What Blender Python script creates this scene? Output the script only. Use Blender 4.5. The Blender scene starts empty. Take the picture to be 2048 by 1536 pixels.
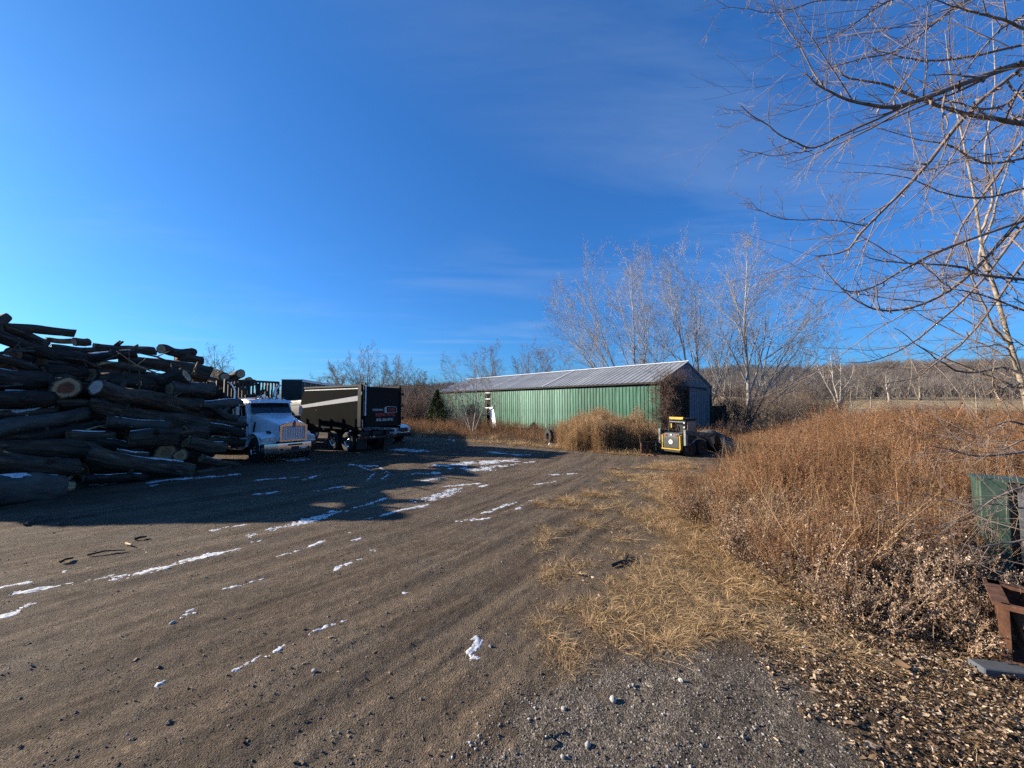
import bpy, math, random
import numpy as np
from mathutils import Vector, Matrix, Euler

# ------------------------------------------------------------------ camera, sky, sun, exposure
SC = bpy.context.scene
COL = SC.collection
R = math.radians
FPX, HOR, EYE = 769.0, 810.0, 2.5          # focal length and eye level of the photograph (2048 px wide), eye height in metres
PITCH = math.atan((HOR - 768.0) / FPX)
cam_d = bpy.data.cameras.new("camera")
cam_d.sensor_fit = 'HORIZONTAL'; cam_d.sensor_width = 36.0; cam_d.lens = 36.0 * FPX / 2048.0
cam_d.clip_start = 0.05; cam_d.clip_end = 6000.0
cam = bpy.data.objects.new("camera", cam_d); COL.objects.link(cam)
cam.location = (0, 0, EYE); cam.rotation_euler = (R(90) + PITCH, 0, 0)
SC.camera = cam

CLOUD_X, CLOUD_Y = 1.2, 6.6
SUN_AZ, SUN_EL = 11.0, 20.0                 # sun stands to the left, 11 degrees ahead of the left-hand side
sun_dir = Vector((-math.cos(R(SUN_AZ)) * math.cos(R(SUN_EL)), math.sin(R(SUN_AZ)) * math.cos(R(SUN_EL)), math.sin(R(SUN_EL))))
W = bpy.data.worlds.new("World"); SC.world = W; W.use_nodes = True
nt = W.node_tree; nt.nodes.clear()
def wn(t, **k):
    n = nt.nodes.new(t)
    for a, b in k.items(): setattr(n, a, b)
    return n
sky = wn('ShaderNodeTexSky', sky_type='NISHITA', sun_disc=False)
sky.sun_elevation = R(SUN_EL); sky.sun_rotation = math.atan2(sun_dir.x, sun_dir.y)
sky.altitude = 100; sky.air_density = 1.0; sky.dust_density = 0.8; sky.ozone_density = 2.5
hsv = wn('ShaderNodeVectorMath', operation='MULTIPLY'); hsv.inputs[1].default_value = (.36, .93, 1.60)   # the camera's cool white balance
nt.links.new(sky.outputs[0], hsv.inputs[0])
evn = wn('ShaderNodeMix', data_type='RGBA'); evn.inputs[0].default_value = .24; nt.links.new(hsv.outputs[0], evn.inputs[6]); evn.inputs[7].default_value = (.36, 1.75, 5.5, 1)   # an even blue, as the phone evens out its skies
geo = wn('ShaderNodeTexCoord')
sep = wn('ShaderNodeSeparateXYZ'); nt.links.new(geo.outputs['Generated'], sep.inputs[0])
zc = wn('ShaderNodeMath', operation='MAXIMUM'); nt.links.new(sep.outputs[2], zc.inputs[0]); zc.inputs[1].default_value = 0.04
dx = wn('ShaderNodeMath', operation='DIVIDE'); nt.links.new(sep.outputs[0], dx.inputs[0]); nt.links.new(zc.outputs[0], dx.inputs[1])
dy = wn('ShaderNodeMath', operation='DIVIDE'); nt.links.new(sep.outputs[1], dy.inputs[0]); nt.links.new(zc.outputs[0], dy.inputs[1])
cmb = wn('ShaderNodeCombineXYZ'); nt.links.new(dx.outputs[0], cmb.inputs[0]); nt.links.new(dy.outputs[0], cmb.inputs[1])
mp = wn('ShaderNodeMapping'); nt.links.new(cmb.outputs[0], mp.inputs[0]); mp.inputs['Rotation'].default_value = (0, 0, R(35)); mp.inputs['Scale'].default_value = (0.55, 1.5, 1); mp.inputs['Location'].default_value = (CLOUD_X, CLOUD_Y, 0)
mp2 = wn('ShaderNodeMapping'); nt.links.new(cmb.outputs[0], mp2.inputs[0]); mp2.inputs['Location'].default_value = (CLOUD_X * 2, CLOUD_Y, 0)
n1 = wn('ShaderNodeTexNoise'); nt.links.new(mp.outputs[0], n1.inputs['Vector']); n1.inputs['Scale'].default_value = 0.9; n1.inputs['Detail'].default_value = 9; n1.inputs['Roughness'].default_value = 0.62; n1.inputs['Distortion'].default_value = 0.6
n2 = wn('ShaderNodeTexNoise'); nt.links.new(mp2.outputs[0], n2.inputs['Vector']); n2.inputs['Scale'].default_value = 0.45; n2.inputs['Detail'].default_value = 2
r1 = wn('ShaderNodeMapRange'); nt.links.new(n1.outputs[0], r1.inputs[0]); r1.inputs[1].default_value = 0.44; r1.inputs[2].default_value = 0.82
r2 = wn('ShaderNodeMapRange'); nt.links.new(n2.outputs[0], r2.inputs[0]); r2.inputs[1].default_value = 0.44; r2.inputs[2].default_value = 0.66
cm = wn('ShaderNodeMath', operation='MULTIPLY'); nt.links.new(r1.outputs[0], cm.inputs[0]); nt.links.new(r2.outputs[0], cm.inputs[1])
cm2 = wn('ShaderNodeMath', operation='MULTIPLY'); nt.links.new(cm.outputs[0], cm2.inputs[0]); cm2.inputs[1].default_value = 0.33
mixc = wn('ShaderNodeMix', data_type='RGBA'); nt.links.new(cm2.outputs[0], mixc.inputs[0]); nt.links.new(evn.outputs[2], mixc.inputs[6]); mixc.inputs[7].default_value = (4.5, 5.6, 7.2, 1)
bg = wn('ShaderNodeBackground'); bg.inputs['Strength'].default_value = 0.054
nt.links.new(mixc.outputs[2], bg.inputs['Color'])
wo = wn('ShaderNodeOutputWorld'); nt.links.new(bg.outputs[0], wo.inputs[0])

sl = bpy.data.lights.new("sun", 'SUN'); sl.energy = 5.0; sl.angle = R(0.5); sl.color = (1.0, 0.89, 0.73)
so = bpy.data.objects.new("sun", sl); COL.objects.link(so)
so.rotation_euler = (-sun_dir).to_track_quat('-Z', 'Y').to_euler(); so.location = (-60, 20, 40)
SC.view_settings.view_transform = 'Standard'; SC.view_settings.look = 'None'
SC.view_settings.gamma = 1.0; SC.view_settings.exposure = 1.2; SC.view_settings.use_curve_mapping = False
SC.cycles.max_bounces = 6; SC.cycles.diffuse_bounces = 2; SC.cycles.glossy_bounces = 3; SC.cycles.transparent_max_bounces = 6
SC.cycles.use_adaptive_sampling = True; SC.cycles.adaptive_threshold = 0.015
SC.cycles.use_denoising = False

# ------------------------------------------------------------------ survey helpers: a line of sight of the photograph meets a depth or the ground
CP, SP = math.cos(PITCH), math.sin(PITCH)
def ray(u, v):
    a, b = (u - 1024.0) / FPX, -(v - 768.0) / FPX
    return a, CP - b * SP, SP + b * CP
def at(u, v, y):
    a, b, c = ray(u, v); t = y / b
    return Vector((a * t, y, EYE + c * t))
def ground_at(u, v, z=0.0):
    a, b, c = ray(u, v); t = (z - EYE) / c
    return Vector((a * t, b * t, z))

# ------------------------------------------------------------------ noise and terrain
def _h(ix, iy, s):
    n = (ix.astype(np.int64) * 374761393 + iy.astype(np.int64) * 668265263 + s * 974711) & 0x7fffffff
    n = ((n ^ (n >> 13)) * 1274126177) & 0x7fffffff
    return ((n ^ (n >> 16)) & 0xffff) / 65535.0
def vnoise(x, y, s=0):
    x = np.asarray(x, float); y = np.asarray(y, float)
    ix, iy = np.floor(x), np.floor(y); fx, fy = x - ix, y - iy
    fx = fx * fx * fx * (fx * (fx * 6 - 15) + 10); fy = fy * fy * fy * (fy * (fy * 6 - 15) + 10)
    a, b = _h(ix, iy, s), _h(ix + 1, iy, s); c, d = _h(ix, iy + 1, s), _h(ix + 1, iy + 1, s)
    return (a + (b - a) * fx) * (1 - fy) + (c + (d - c) * fx) * fy - 0.5
def fbm(x, y, s=0, o=4, g=0.5):
    t, a, f = 0.0, 1.0, 1.0
    for i in range(o):
        t = t + a * vnoise(x * f + 17.3 * i, y * f - 9.1 * i, s + i); a *= g; f *= 2.03
    return t
def sst(a, b, x):
    t = np.clip((np.asarray(x, float) - a) / (b - a), 0, 1); return t * t * (3 - 2 * t)
def sdf(poly, x, y):
    """signed distance to a polygon in plan, negative inside"""
    x = np.asarray(x, float); y = np.asarray(y, float)
    d = np.full(x.shape, 1e9); ins = np.zeros(x.shape, bool)
    for (ax, ay), (bx, by) in zip(poly, poly[1:] + poly[:1]):
        ex, ey = bx - ax, by - ay; wx, wy = x - ax, y - ay
        t = np.clip((wx * ex + wy * ey) / (ex * ex + ey * ey), 0, 1)
        d = np.minimum(d, (wx - ex * t) ** 2 + (wy - ey * t) ** 2)
        c = (ay > y) != (by > y)
        with np.errstate(divide='ignore', invalid='ignore'):
            xi = ax + (y - ay) * ex / (ey if ey else 1e-9)
        ins ^= c & (x < xi)
    d = np.sqrt(d); return np.where(ins, -d, d)
CT, ST = math.cos(R(40)), math.sin(R(40))
TRACKS = [[(0, 1330), (350, 1190), (700, 1080), (1060, 985), (1250, 935)], [(0, 1440), (400, 1270), (800, 1110), (1120, 1000), (1300, 945)], [(150, 1536), (560, 1310), (900, 1140), (1200, 1010), (1330, 950)], [(500, 1536), (800, 1330), (1050, 1150), (1230, 1010)],
          [(800, 1600), (1000, 1330), (1130, 1150), (1290, 1000)], [(-100, 1215), (470, 1095), (860, 1000), (1050, 950), (1180, 925)], [(-60, 1290), (300, 1160), (640, 1060), (900, 995), (1120, 940)], [(250, 1600), (640, 1360), (960, 1170), (1180, 1040)]]
TRACKS = [[(ground_at(u, v).x, ground_at(u, v).y) for u, v in tr_] for tr_ in TRACKS]
def rut(x, y):
    z = np.zeros_like(x); d_all = np.full(x.shape, 9.0)
    for k, tr_ in enumerate(TRACKS):
        d = np.full(x.shape, 1e9)
        for (ax, ay), (bx, by) in zip(tr_, tr_[1:]):
            ex, ey = bx - ax, by - ay; t = np.clip(((x - ax) * ex + (y - ay) * ey) / (ex * ex + ey * ey), 0, 1); d = np.minimum(d, np.hypot(x - ax - ex * t, y - ay - ey * t))
        d = d + .10 * vnoise(x * .8 + k, y * .8, 51 + k); am = .6 + .9 * (vnoise(x * .45, y * .45 + k * 3, 61) + .3)
        z = z + np.clip(am, 0, 1.4) * (-.010 * np.exp(-(d / .15) ** 2) + .009 * np.exp(-((d - .27) / .07) ** 2)); d_all = np.minimum(d_all, d)
    return z, d_all
def gz(x, y, fine=True):
    x = np.asarray(x, float); y = np.asarray(y, float)
    s, t = x * CT + y * ST, -x * ST + y * CT
    near = 1 - sst(25, 60, np.hypot(x, y))
    z = 0.05 * fbm(x * .25, y * .25, 3, 2) * near
    z = z + near * (0.016 * fbm(s * .16, t * 1.2, 7, 2) - 0.008 * np.abs(vnoise(s * .12, t * 2.6, 5)))
    z = z + rut(x, y)[0]
    if fine:
        z = z + near * (0.007 * fbm(s * 1.5, t * 6.5, 11, 2) + 0.012 * fbm(x * 4, y * 4, 12, 3) * sst(-.1, .25, fbm(x * .5, y * .5, 14, 2)) + 0.012 * fbm(x * 16, y * 16, 13, 2))
    z = z + sst(62, 150, y) * (4.4 * sst(8, 45, x) + 1.2)
    return z
def gz1(x, y): return float(gz(np.array([x]), np.array([y]), False)[0])

ASPHALT = [(-1.2, -3), (-0.7, 1.5), (-0.25, 2.7), (.35, 3.6), (1.2, 4.05), (1.9, 4.2), (2.5, 3.95), (2.75, 3.5), (2.65, 2.9), (2.5, 1), (2.5, -3)]
STRAW = [(.45, 3.95), (1.2, 4.15), (1.95, 4.3), (2.6, 4.0), (3.3, 3.9), (3.9, 5.2), (4.3, 7.7), (5.2, 10.1), (7.2, 14.8), (7.6, 17.2), (4.6, 14.0), (3.2, 11.8), (2.0, 9.4), (1.0, 6.8), (.35, 5.2)]
LEAVES = [(2.65, 4.1), (2.55, 3.2), (2.5, 2.0), (2.7, 0), (9, 0), (11, 4), (9, 7), (4.3, 5.3), (3.3, 4.7)]
WEEDS = [(3.75, 5.0), (4.0, 6.6), (4.15, 7.9), (4.9, 9.6), (5.9, 11.3), (8.6, 14.6), (11.2, 17.8), (13.0, 20.8), (14.4, 24.0), (16.4, 27), (24, 33), (60, 62), (110, 66), (80, 30), (30, 12), (16, 9.0), (8.2, 7.0), (7.0, 5.9), (6.4, 4.9), (4.6, 4.6)]
YARD_EDGE = [(-40, 33), (-7, 30), (-3.6, 27.5), (1.5, 23.5), (5.0, 20.6), (8.2, 20.2), (10.5, 20.5), (9, 17.5), (6, 13), (4, 8), (3, 4), (3, -40), (-90, -40), (-90, 33)]

# ------------------------------------------------------------------ mesh helpers
def np_mesh(name, V, *Fs, smooth=False, flat=False):
    me = bpy.data.meshes.new(name)
    V = np.ascontiguousarray(V, dtype=np.float32).reshape(-1, 3)
    me.vertices.add(len(V)); me.vertices.foreach_set('co', V.ravel())
    Fs = [np.asarray(F, dtype=np.int32) for F in Fs if len(F)]
    lv = np.concatenate([F.ravel() for F in Fs]); sz = np.concatenate([np.full(len(F), F.shape[1], np.int32) for F in Fs])
    me.loops.add(len(lv)); me.loops.foreach_set('vertex_index', lv)
    me.polygons.add(len(sz)); me.polygons.foreach_set('loop_start', np.concatenate([[0], np.cumsum(sz)[:-1]]).astype(np.int32))
    me.update(calc_edges=True)
    if smooth: me.shade_smooth()
    if flat: me.shade_flat()
    return me
def attr(me, name, vals):
    a = me.attributes.new(name, 'FLOAT', 'POINT'); a.data.foreach_set('value', np.asarray(vals, np.float32))
def link(name, me, mat=None, parent=None):
    o = bpy.data.objects.new(name, me); COL.objects.link(o)
    if mat is not None and me is not None and len(me.materials) == 0: me.materials.append(mat)
    if parent is not None: o.parent = parent
    return o
def tag(o, label=None, cat=None, group=None, kind=None):
    if label: o['label'] = label
    if cat: o['category'] = cat
    if group: o['group'] = group
    if kind: o['kind'] = kind
    return o
def empty(name, loc=(0, 0, 0), rz=0.0, label=None, cat=None, group=None):
    o = bpy.data.objects.new(name, None); COL.objects.link(o); o.empty_display_size = .2
    o.location = loc; o.rotation_euler = (0, 0, rz)
    return tag(o, label, cat, group)

class MB:
    """collects solid shapes for ONE mesh"""
    def __init__(s): s.v = []; s.f = []
    def add(s, vs, fs):
        b = len(s.v); s.v += [tuple(p) for p in vs]; s.f += [tuple(i + b for i in f) for f in fs]; return s
    def box(s, c, d, rot=None, bev=0.0):
        x, y, z = d[0] / 2, d[1] / 2, d[2] / 2
        if bev <= 0:
            vs = [(sx * x, sy * y, sz * z) for sx in (-1, 1) for sy in (-1, 1) for sz in (-1, 1)]
            fs = [(0, 1, 3, 2), (4, 6, 7, 5), (0, 4, 5, 1), (2, 3, 7, 6), (0, 2, 6, 4), (1, 5, 7, 3)]
        else:
            b = min(bev, x * .9, y * .9, z * .9); vs = []; fs = []
            prof = [(x - b, y), (x, y - b), (x, -y + b), (x - b, -y), (-x + b, -y), (-x, -y + b), (-x, y - b), (-x + b, y)]
            for zz, k in ((-z, b), (-z + b, 0), (z - b, 0), (z, b)):
                for px, py in prof: vs.append((px - math.copysign(k, px) if k else px, py - math.copysign(k, py) if k else py, zz))
            n = 8
            for r in range(3):
                for i in range(n): fs.append((r * n + i, r * n + (i + 1) % n, (r + 1) * n + (i + 1) % n, (r + 1) * n + i))
            fs = [tuple(reversed(f)) for f in fs]
            fs.append(tuple(range(n))); fs.append(tuple(reversed(range(3 * n, 4 * n))))
        m = Matrix.Translation(Vector(c)) @ (Euler(rot).to_matrix().to_4x4() if rot else Matrix())
        return s.add([m @ Vector(p) for p in vs], fs)
    def bar(s, a, b, w, h=None):
        a, b = Vector(a), Vector(b); d = b - a; L = d.length
        q = d.to_track_quat('X', 'Z').to_matrix().to_4x4(); h = h or w
        vs = [Matrix.Translation((a + b) / 2) @ q @ Vector((sx * L / 2, sy * w / 2, sz * h / 2)) for sx in (-1, 1) for sy in (-1, 1) for sz in (-1, 1)]
        return s.add(vs, [(0, 1, 3, 2), (4, 6, 7, 5), (0, 4, 5, 1), (2, 3, 7, 6), (0, 2, 6, 4), (1, 5, 7, 3)])
    def tube(s, pts, rad, n=8, cap=True):
        pts = [Vector(p) for p in pts]; K = len(pts)
        rad = rad if hasattr(rad, '__len__') else [rad] * K
        vs = []; up = Vector((0.13, 0.31, 0.94)); prev = None
        for i, p in enumerate(pts):
            t = (pts[min(i + 1, K - 1)] - pts[max(i - 1, 0)]).normalized()
            if prev is None:
                a = t.cross(up if abs(t.dot(up)) < .95 else Vector((1, 0, 0))).normalized()
            else: a = (prev - t * prev.dot(t)).normalized()
            prev = a; b = t.cross(a)
            for k in range(n):
                an = 2 * math.pi * k / n; vs.append(p + (a * math.cos(an) + b * math.sin(an)) * rad[i])
        fs = [(i * n + k, i * n + (k + 1) % n, (i + 1) * n + (k + 1) % n, (i + 1) * n + k) for i in range(K - 1) for k in range(n)]
        if cap: fs += [tuple(reversed(range(n))), tuple(range((K - 1) * n, K * n))]
        return s.add(vs, fs)
    def lathe(s, prof, c=(0, 0, 0), axis='Y', n=24):
        """prof: (radius, offset along axis)"""
        vs = []; fs = []; K = len(prof)
        for r, o in prof:
            for k in range(n):
                a = 2 * math.pi * k / n; p = (r * math.cos(a), o, r * math.sin(a)) if axis == 'Y' else ((o, r * math.cos(a), r * math.sin(a)) if axis == 'X' else (r * math.cos(a), r * math.sin(a), o))
                vs.append(Vector(p) + Vector(c))
        for i in range(K - 1):
            for k in range(n): fs.append((i * n + k, i * n + (k + 1) % n, (i + 1) * n + (k + 1) % n, (i + 1) * n + k))
        return s.add(vs, fs)
    def loft(s, secs, close=True, caps=True):
        n = len(secs[0]); vs = [p for q in secs for p in q]; fs = []
        for i in range(len(secs) - 1):
            for k in range(n if close else n - 1): fs.append((i * n + k, i * n + (k + 1) % n, (i + 1) * n + (k + 1) % n, (i + 1) * n + k))
        if caps: fs += [tuple(reversed(range(n))), tuple(range((len(secs) - 1) * n, len(secs) * n))]
        return s.add(vs, fs)
    def prism(s, poly, a, b, axis='Y'):
        f = {'Y': lambda p, o: (p[0], o, p[1]), 'X': lambda p, o: (o, p[0], p[1]), 'Z': lambda p, o: (p[0], p[1], o)}[axis]
        return s.loft([[f(p, a) for p in poly], [f(p, b) for p in poly]])
    def build(s, name, mat, parent=None, smooth=None, bevel=0):
        me = bpy.data.meshes.new(name); me.from_pydata(s.v, [], s.f); me.validate(); me.update()
        import bmesh
        bm = bmesh.new(); bm.from_mesh(me); bmesh.ops.recalc_face_normals(bm, faces=bm.faces); bm.to_mesh(me); bm.free()
        if smooth is not None:
            me.shade_smooth(); me.set_sharp_from_angle(angle=R(smooth))
        o = link(name, me, mat, parent)
        if bevel:
            m = o.modifiers.new('edge', 'BEVEL'); m.width = bevel; m.segments = 2; m.limit_method = 'ANGLE'; m.angle_limit = R(35)
        return o

def tubes(P, Rr, n=3):
    """P (B,K,3) centre lines, Rr (B,K) radii -> verts, quads"""
    B, K, _ = P.shape
    T = np.empty_like(P); T[:, 1:-1] = P[:, 2:] - P[:, :-2]; T[:, 0] = P[:, 1] - P[:, 0]; T[:, -1] = P[:, -1] - P[:, -2]
    T /= np.linalg.norm(T, axis=2, keepdims=True) + 1e-9
    M = T.mean(axis=1); ref = np.where(np.abs(M[:, 2:3]) > .8, np.array([[1., 0.1, 0]]), np.array([[0.05, 0, 1.]]))
    A = np.cross(T, ref[:, None, :]); A /= np.linalg.norm(A, axis=2, keepdims=True) + 1e-9
    C = np.cross(T, A)
    an = np.arange(n) * 2 * np.pi / n
    V = P[:, :, None, :] + Rr[:, :, None, None] * (A[:, :, None, :] * np.cos(an)[None, None, :, None] + C[:, :, None, :] * np.sin(an)[None, None, :, None])
    idx = np.arange(B * K * n).reshape(B, K, n); nx = np.roll(idx, -1, axis=2)
    Q = np.stack([idx[:, :-1], nx[:, :-1], nx[:, 1:], idx[:, 1:]], axis=-1).reshape(-1, 4)
    return V.reshape(-1, 3), Q
def join_np(parts):
    Vs, Fs, o = [], [], 0
    for V, F in parts: Vs.append(V); Fs.append(F + o); o += len(V)
    return np.concatenate(Vs), np.concatenate(Fs)
def unit(a): return a / (np.linalg.norm(a, axis=-1, keepdims=True) + 1e-9)
def grow(rng, S, D, L, K, wander, up, r0, r1, pw=1.0):
    B = len(S); P = np.empty((B, K, 3)); P[:, 0] = S; d = unit(D.astype(float))
    for k in range(1, K):
        P[:, k] = P[:, k - 1] + d * (L / (K - 1))[:, None]
        d = unit(d + wander * rng.normal(size=(B, 3)) + np.array([0, 0, up]))
    t = np.linspace(0, 1, K)[None, :] ** pw
    return P, r0[:, None] * (1 - t) + r1[:, None] * t
def kids(rng, P, Rr, n, t0, t1, ang, angv, lf, K, wander, up, rr=.6, tip=.35, lv=.35, tl=.55, rmin=.002, side=None):
    B, Kp, _ = P.shape; idx = np.repeat(np.arange(B), n)
    t = t0 + (t1 - t0) * ((np.tile(np.arange(n), B) + rng.random(B * n)) / n)
    f = t * (Kp - 1); i = np.minimum(f.astype(int), Kp - 2); w = (f - i)[:, None]
    S = P[idx, i] * (1 - w) + P[idx, i + 1] * w; T = unit(P[idx, i + 1] - P[idx, i])
    rad = Rr[idx, i] * (1 - w[:, 0]) + Rr[idx, i + 1] * w[:, 0]
    per = rng.normal(size=S.shape)
    if side is not None: per = per * np.array(side)
    per = unit(per - T * (per * T).sum(1, keepdims=True))
    a = np.radians(ang + angv * rng.normal(size=len(S)))[:, None]
    D = np.cos(a) * T + np.sin(a) * per
    PL = np.linalg.norm(np.diff(P, axis=1), axis=2).sum(1)[idx]
    L = PL * lf * (1 - tl * t) * (1 + lv * rng.uniform(-1, 1, len(S)))
    r0 = np.maximum(rad * rr, rmin)
    return grow(rng, S, D, L, K, wander, up, r0, np.maximum(r0 * tip, rmin * .6))

# ------------------------------------------------------------------ materials
def mat(name, c1, c2=None, scale=4.0, rough=.8, metal=0.0, bump=0.0, bscale=None, stretch=(1, 1, 1), obj_var=0.0, detail=6, spec=.5, c3=None, coat=0.0):
    m = bpy.data.materials.new(name); m.use_nodes = True; t = m.node_tree; b = t.nodes['Principled BSDF']
    b.inputs['Roughness'].default_value = rough; b.inputs['Metallic'].default_value = metal; b.inputs['Specular IOR Level'].default_value = spec
    b.inputs['Coat Weight'].default_value = coat
    tc = t.nodes.new('ShaderNodeTexCoord'); mpn = t.nodes.new('ShaderNodeMapping'); t.links.new(tc.outputs['Object'], mpn.inputs[0]); mpn.inputs['Scale'].default_value = stretch
    out = None
    if c2 is not None:
        n = t.nodes.new('ShaderNodeTexNoise'); t.links.new(mpn.outputs[0], n.inputs['Vector']); n.inputs['Scale'].default_value = scale; n.inputs['Detail'].default_value = detail; n.inputs['Roughness'].default_value = .62
        rp = t.nodes.new('ShaderNodeValToRGB'); t.links.new(n.outputs[0], rp.inputs[0])
        rp.color_ramp.elements[0].position = .34; rp.color_ramp.elements[0].color = (*c1, 1); rp.color_ramp.elements[1].position = .66; rp.color_ramp.elements[1].color = (*c2, 1)
        if c3 is not None:
            e = rp.color_ramp.elements.new(.74); e.color = (*c3, 1)
        out = rp.outputs[0]
        mr = t.nodes.new('ShaderNodeMapRange'); t.links.new(n.outputs[0], mr.inputs[0]); mr.inputs[3].default_value = max(rough - .12, .02); mr.inputs[4].default_value = min(rough + .12, 1)
        t.links.new(mr.outputs[0], b.inputs['Roughness'])
    if obj_var:
        oi = t.nodes.new('ShaderNodeObjectInfo'); hs = t.nodes.new('ShaderNodeHueSaturation')
        mv = t.nodes.new('ShaderNodeMapRange'); t.links.new(oi.outputs['Random'], mv.inputs[0]); mv.inputs[3].default_value = 1 - obj_var; mv.inputs[4].default_value = 1 + obj_var
        t.links.new(mv.outputs[0], hs.inputs['Value'])
        if out: t.links.new(out, hs.inputs['Color'])
        else: hs.inputs['Color'].default_value = (*c1, 1)
        out = hs.outputs[0]
    if out: t.links.new(out, b.inputs['Base Color'])
    else: b.inputs['Base Color'].default_value = (*c1, 1)
    if bump:
        n = t.nodes.new('ShaderNodeTexNoise'); t.links.new(mpn.outputs[0], n.inputs['Vector']); n.inputs['Scale'].default_value = bscale or scale * 3; n.inputs['Detail'].default_value = 6
        bp = t.nodes.new('ShaderNodeBump'); t.links.new(n.outputs[0], bp.inputs['Height']); bp.inputs['Strength'].default_value = 1.0; bp.inputs['Distance'].default_value = bump
        t.links.new(bp.outputs[0], b.inputs['Normal'])
    return m
def attr_mat(name, ca, cb, rough=.85, var=.25, at_name='tone', trans=0.0, mid=None):
    """colour runs from ca to cb with the stored tone of each piece; instances vary a little"""
    m = bpy.data.materials.new(name); m.use_nodes = True; t = m.node_tree; b = t.nodes['Principled BSDF']
    b.inputs['Roughness'].default_value = rough; b.inputs['Specular IOR Level'].default_value = .25
    a = t.nodes.new('ShaderNodeAttribute'); a.attribute_name = at_name
    rp = t.nodes.new('ShaderNodeValToRGB'); t.links.new(a.outputs['Fac'], rp.inputs[0])
    rp.color_ramp.elements[0].color = (*ca, 1); rp.color_ramp.elements[1].color = (*cb, 1)
    if mid: e = rp.color_ramp.elements.new(.5); e.color = (*mid, 1)
    oi = t.nodes.new('ShaderNodeObjectInfo'); hs = t.nodes.new('ShaderNodeHueSaturation'); mv = t.nodes.new('ShaderNodeMapRange')
    t.links.new(oi.outputs['Random'], mv.inputs[0]); mv.inputs[3].default_value = 1 - var; mv.inputs[4].default_value = 1 + var
    t.links.new(mv.outputs[0], hs.inputs['Value']); t.links.new(rp.outputs[0], hs.inputs['Color']); t.links.new(hs.outputs[0], b.inputs['Base Color'])
    if trans:
        tr = t.nodes.new('ShaderNodeBsdfTranslucent'); t.links.new(hs.outputs[0], tr.inputs[0]); mx = t.nodes.new('ShaderNodeMixShader'); mx.inputs[0].default_value = trans
        o = t.nodes['Material Output']; t.links.new(b.outputs[0], mx.inputs[1]); t.links.new(tr.outputs[0], mx.inputs[2]); t.links.new(mx.outputs[0], o.inputs[0])
    return m

M = {}
M['bark'] = mat('log_bark', (.008, .005, .0035), (.085, .056, .036), 4.2, .95, bump=.09, bscale=4.5, c3=(.24, .165, .105), stretch=(.35, 2.6, 2.6), obj_var=.55)
def peel(m, col, lo=.60, hi=.66, scale=1.6, stretch=(.5, 1.6, 1.6)):
    """patches where the bark has come away"""
    t = m.node_tree; b = t.nodes['Principled BSDF']; src = b.inputs['Base Color'].links[0].from_socket
    tc = t.nodes.new('ShaderNodeTexCoord'); oi = t.nodes.new('ShaderNodeObjectInfo'); mp_ = t.nodes.new('ShaderNodeMapping'); t.links.new(tc.outputs['Object'], mp_.inputs[0]); mp_.inputs['Scale'].default_value = stretch; t.links.new(oi.outputs['Location'], mp_.inputs['Location'])
    n = t.nodes.new('ShaderNodeTexNoise'); t.links.new(mp_.outputs[0], n.inputs['Vector']); n.inputs['Scale'].default_value = scale; n.inputs['Detail'].default_value = 7; n.inputs['Roughness'].default_value = .65
    r = t.nodes.new('ShaderNodeMapRange'); t.links.new(n.outputs[0], r.inputs[0]); r.inputs[1].default_value = lo; r.inputs[2].default_value = hi
    x = t.nodes.new('ShaderNodeMix'); x.data_type = 'RGBA'; t.links.new(r.outputs[0], x.inputs[0]); t.links.new(src, x.inputs[6]); x.inputs[7].default_value = (*col, 1); t.links.new(x.outputs[2], b.inputs['Base Color'])
peel(M['bark'], (.17, .115, .075))
M['bark_smooth'] = mat('grey_bark', (.022, .019, .016), (.088, .078, .064), 3.0, .85, bump=.02, bscale=7, stretch=(.6, 1.6, 1.6), obj_var=.2)
M['bark_brown'] = mat('brown_bark', (.018, .011, .007), (.13, .084, .052), 3.8, .92, bump=.07, bscale=5, c3=(.28, .19, .115), stretch=(.35, 2.4, 2.4), obj_var=.3)
peel(M['bark_brown'], (.26, .17, .10), .57, .64)
M['snow'] = mat('snow', (.36, .35, .34), (.74, .75, .77), 18, .75, bump=.006, bscale=70)
M['rubber'] = mat('tyre_rubber', (.012, .012, .012), (.03, .028, .025), 8, .85)
M['white_paint'] = mat('white_paint', (.60, .62, .66), (.74, .75, .77), 2.2, .32, coat=.4, spec=.5)
M['chrome'] = mat('chrome', (.62, .62, .63), (.50, .49, .47), 3, .16, metal=1.0)
M['steel'] = mat('dull_steel', (.28, .28, .28), (.40, .39, .37), 6, .42, metal=.8)
M['black_paint'] = mat('black_paint', (.004, .0045, .005), (.009, .0095, .010), 2, .5, spec=.12)
M['black_steel'] = mat('black_steel', (.010, .010, .010), (.028, .024, .021), 5, .7)
M['dark_glass'] = mat('dark_glass', (.012, .016, .02), None, rough=.06, spec=.8)
M['lens'] = mat('lamp_lens', (.55, .57, .58), None, rough=.12, spec=.8)
M['amber'] = mat('amber_lens', (.55, .14, .03), None, rough=.25)
M['red'] = mat('red_lens', (.35, .015, .012), None, rough=.3)
M['rust'] = mat('rusted_steel', (.055, .024, .013), (.17, .075, .038), 9, .9, bump=.004, bscale=40, metal=.2)
M['grass_dry'] = None
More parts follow.
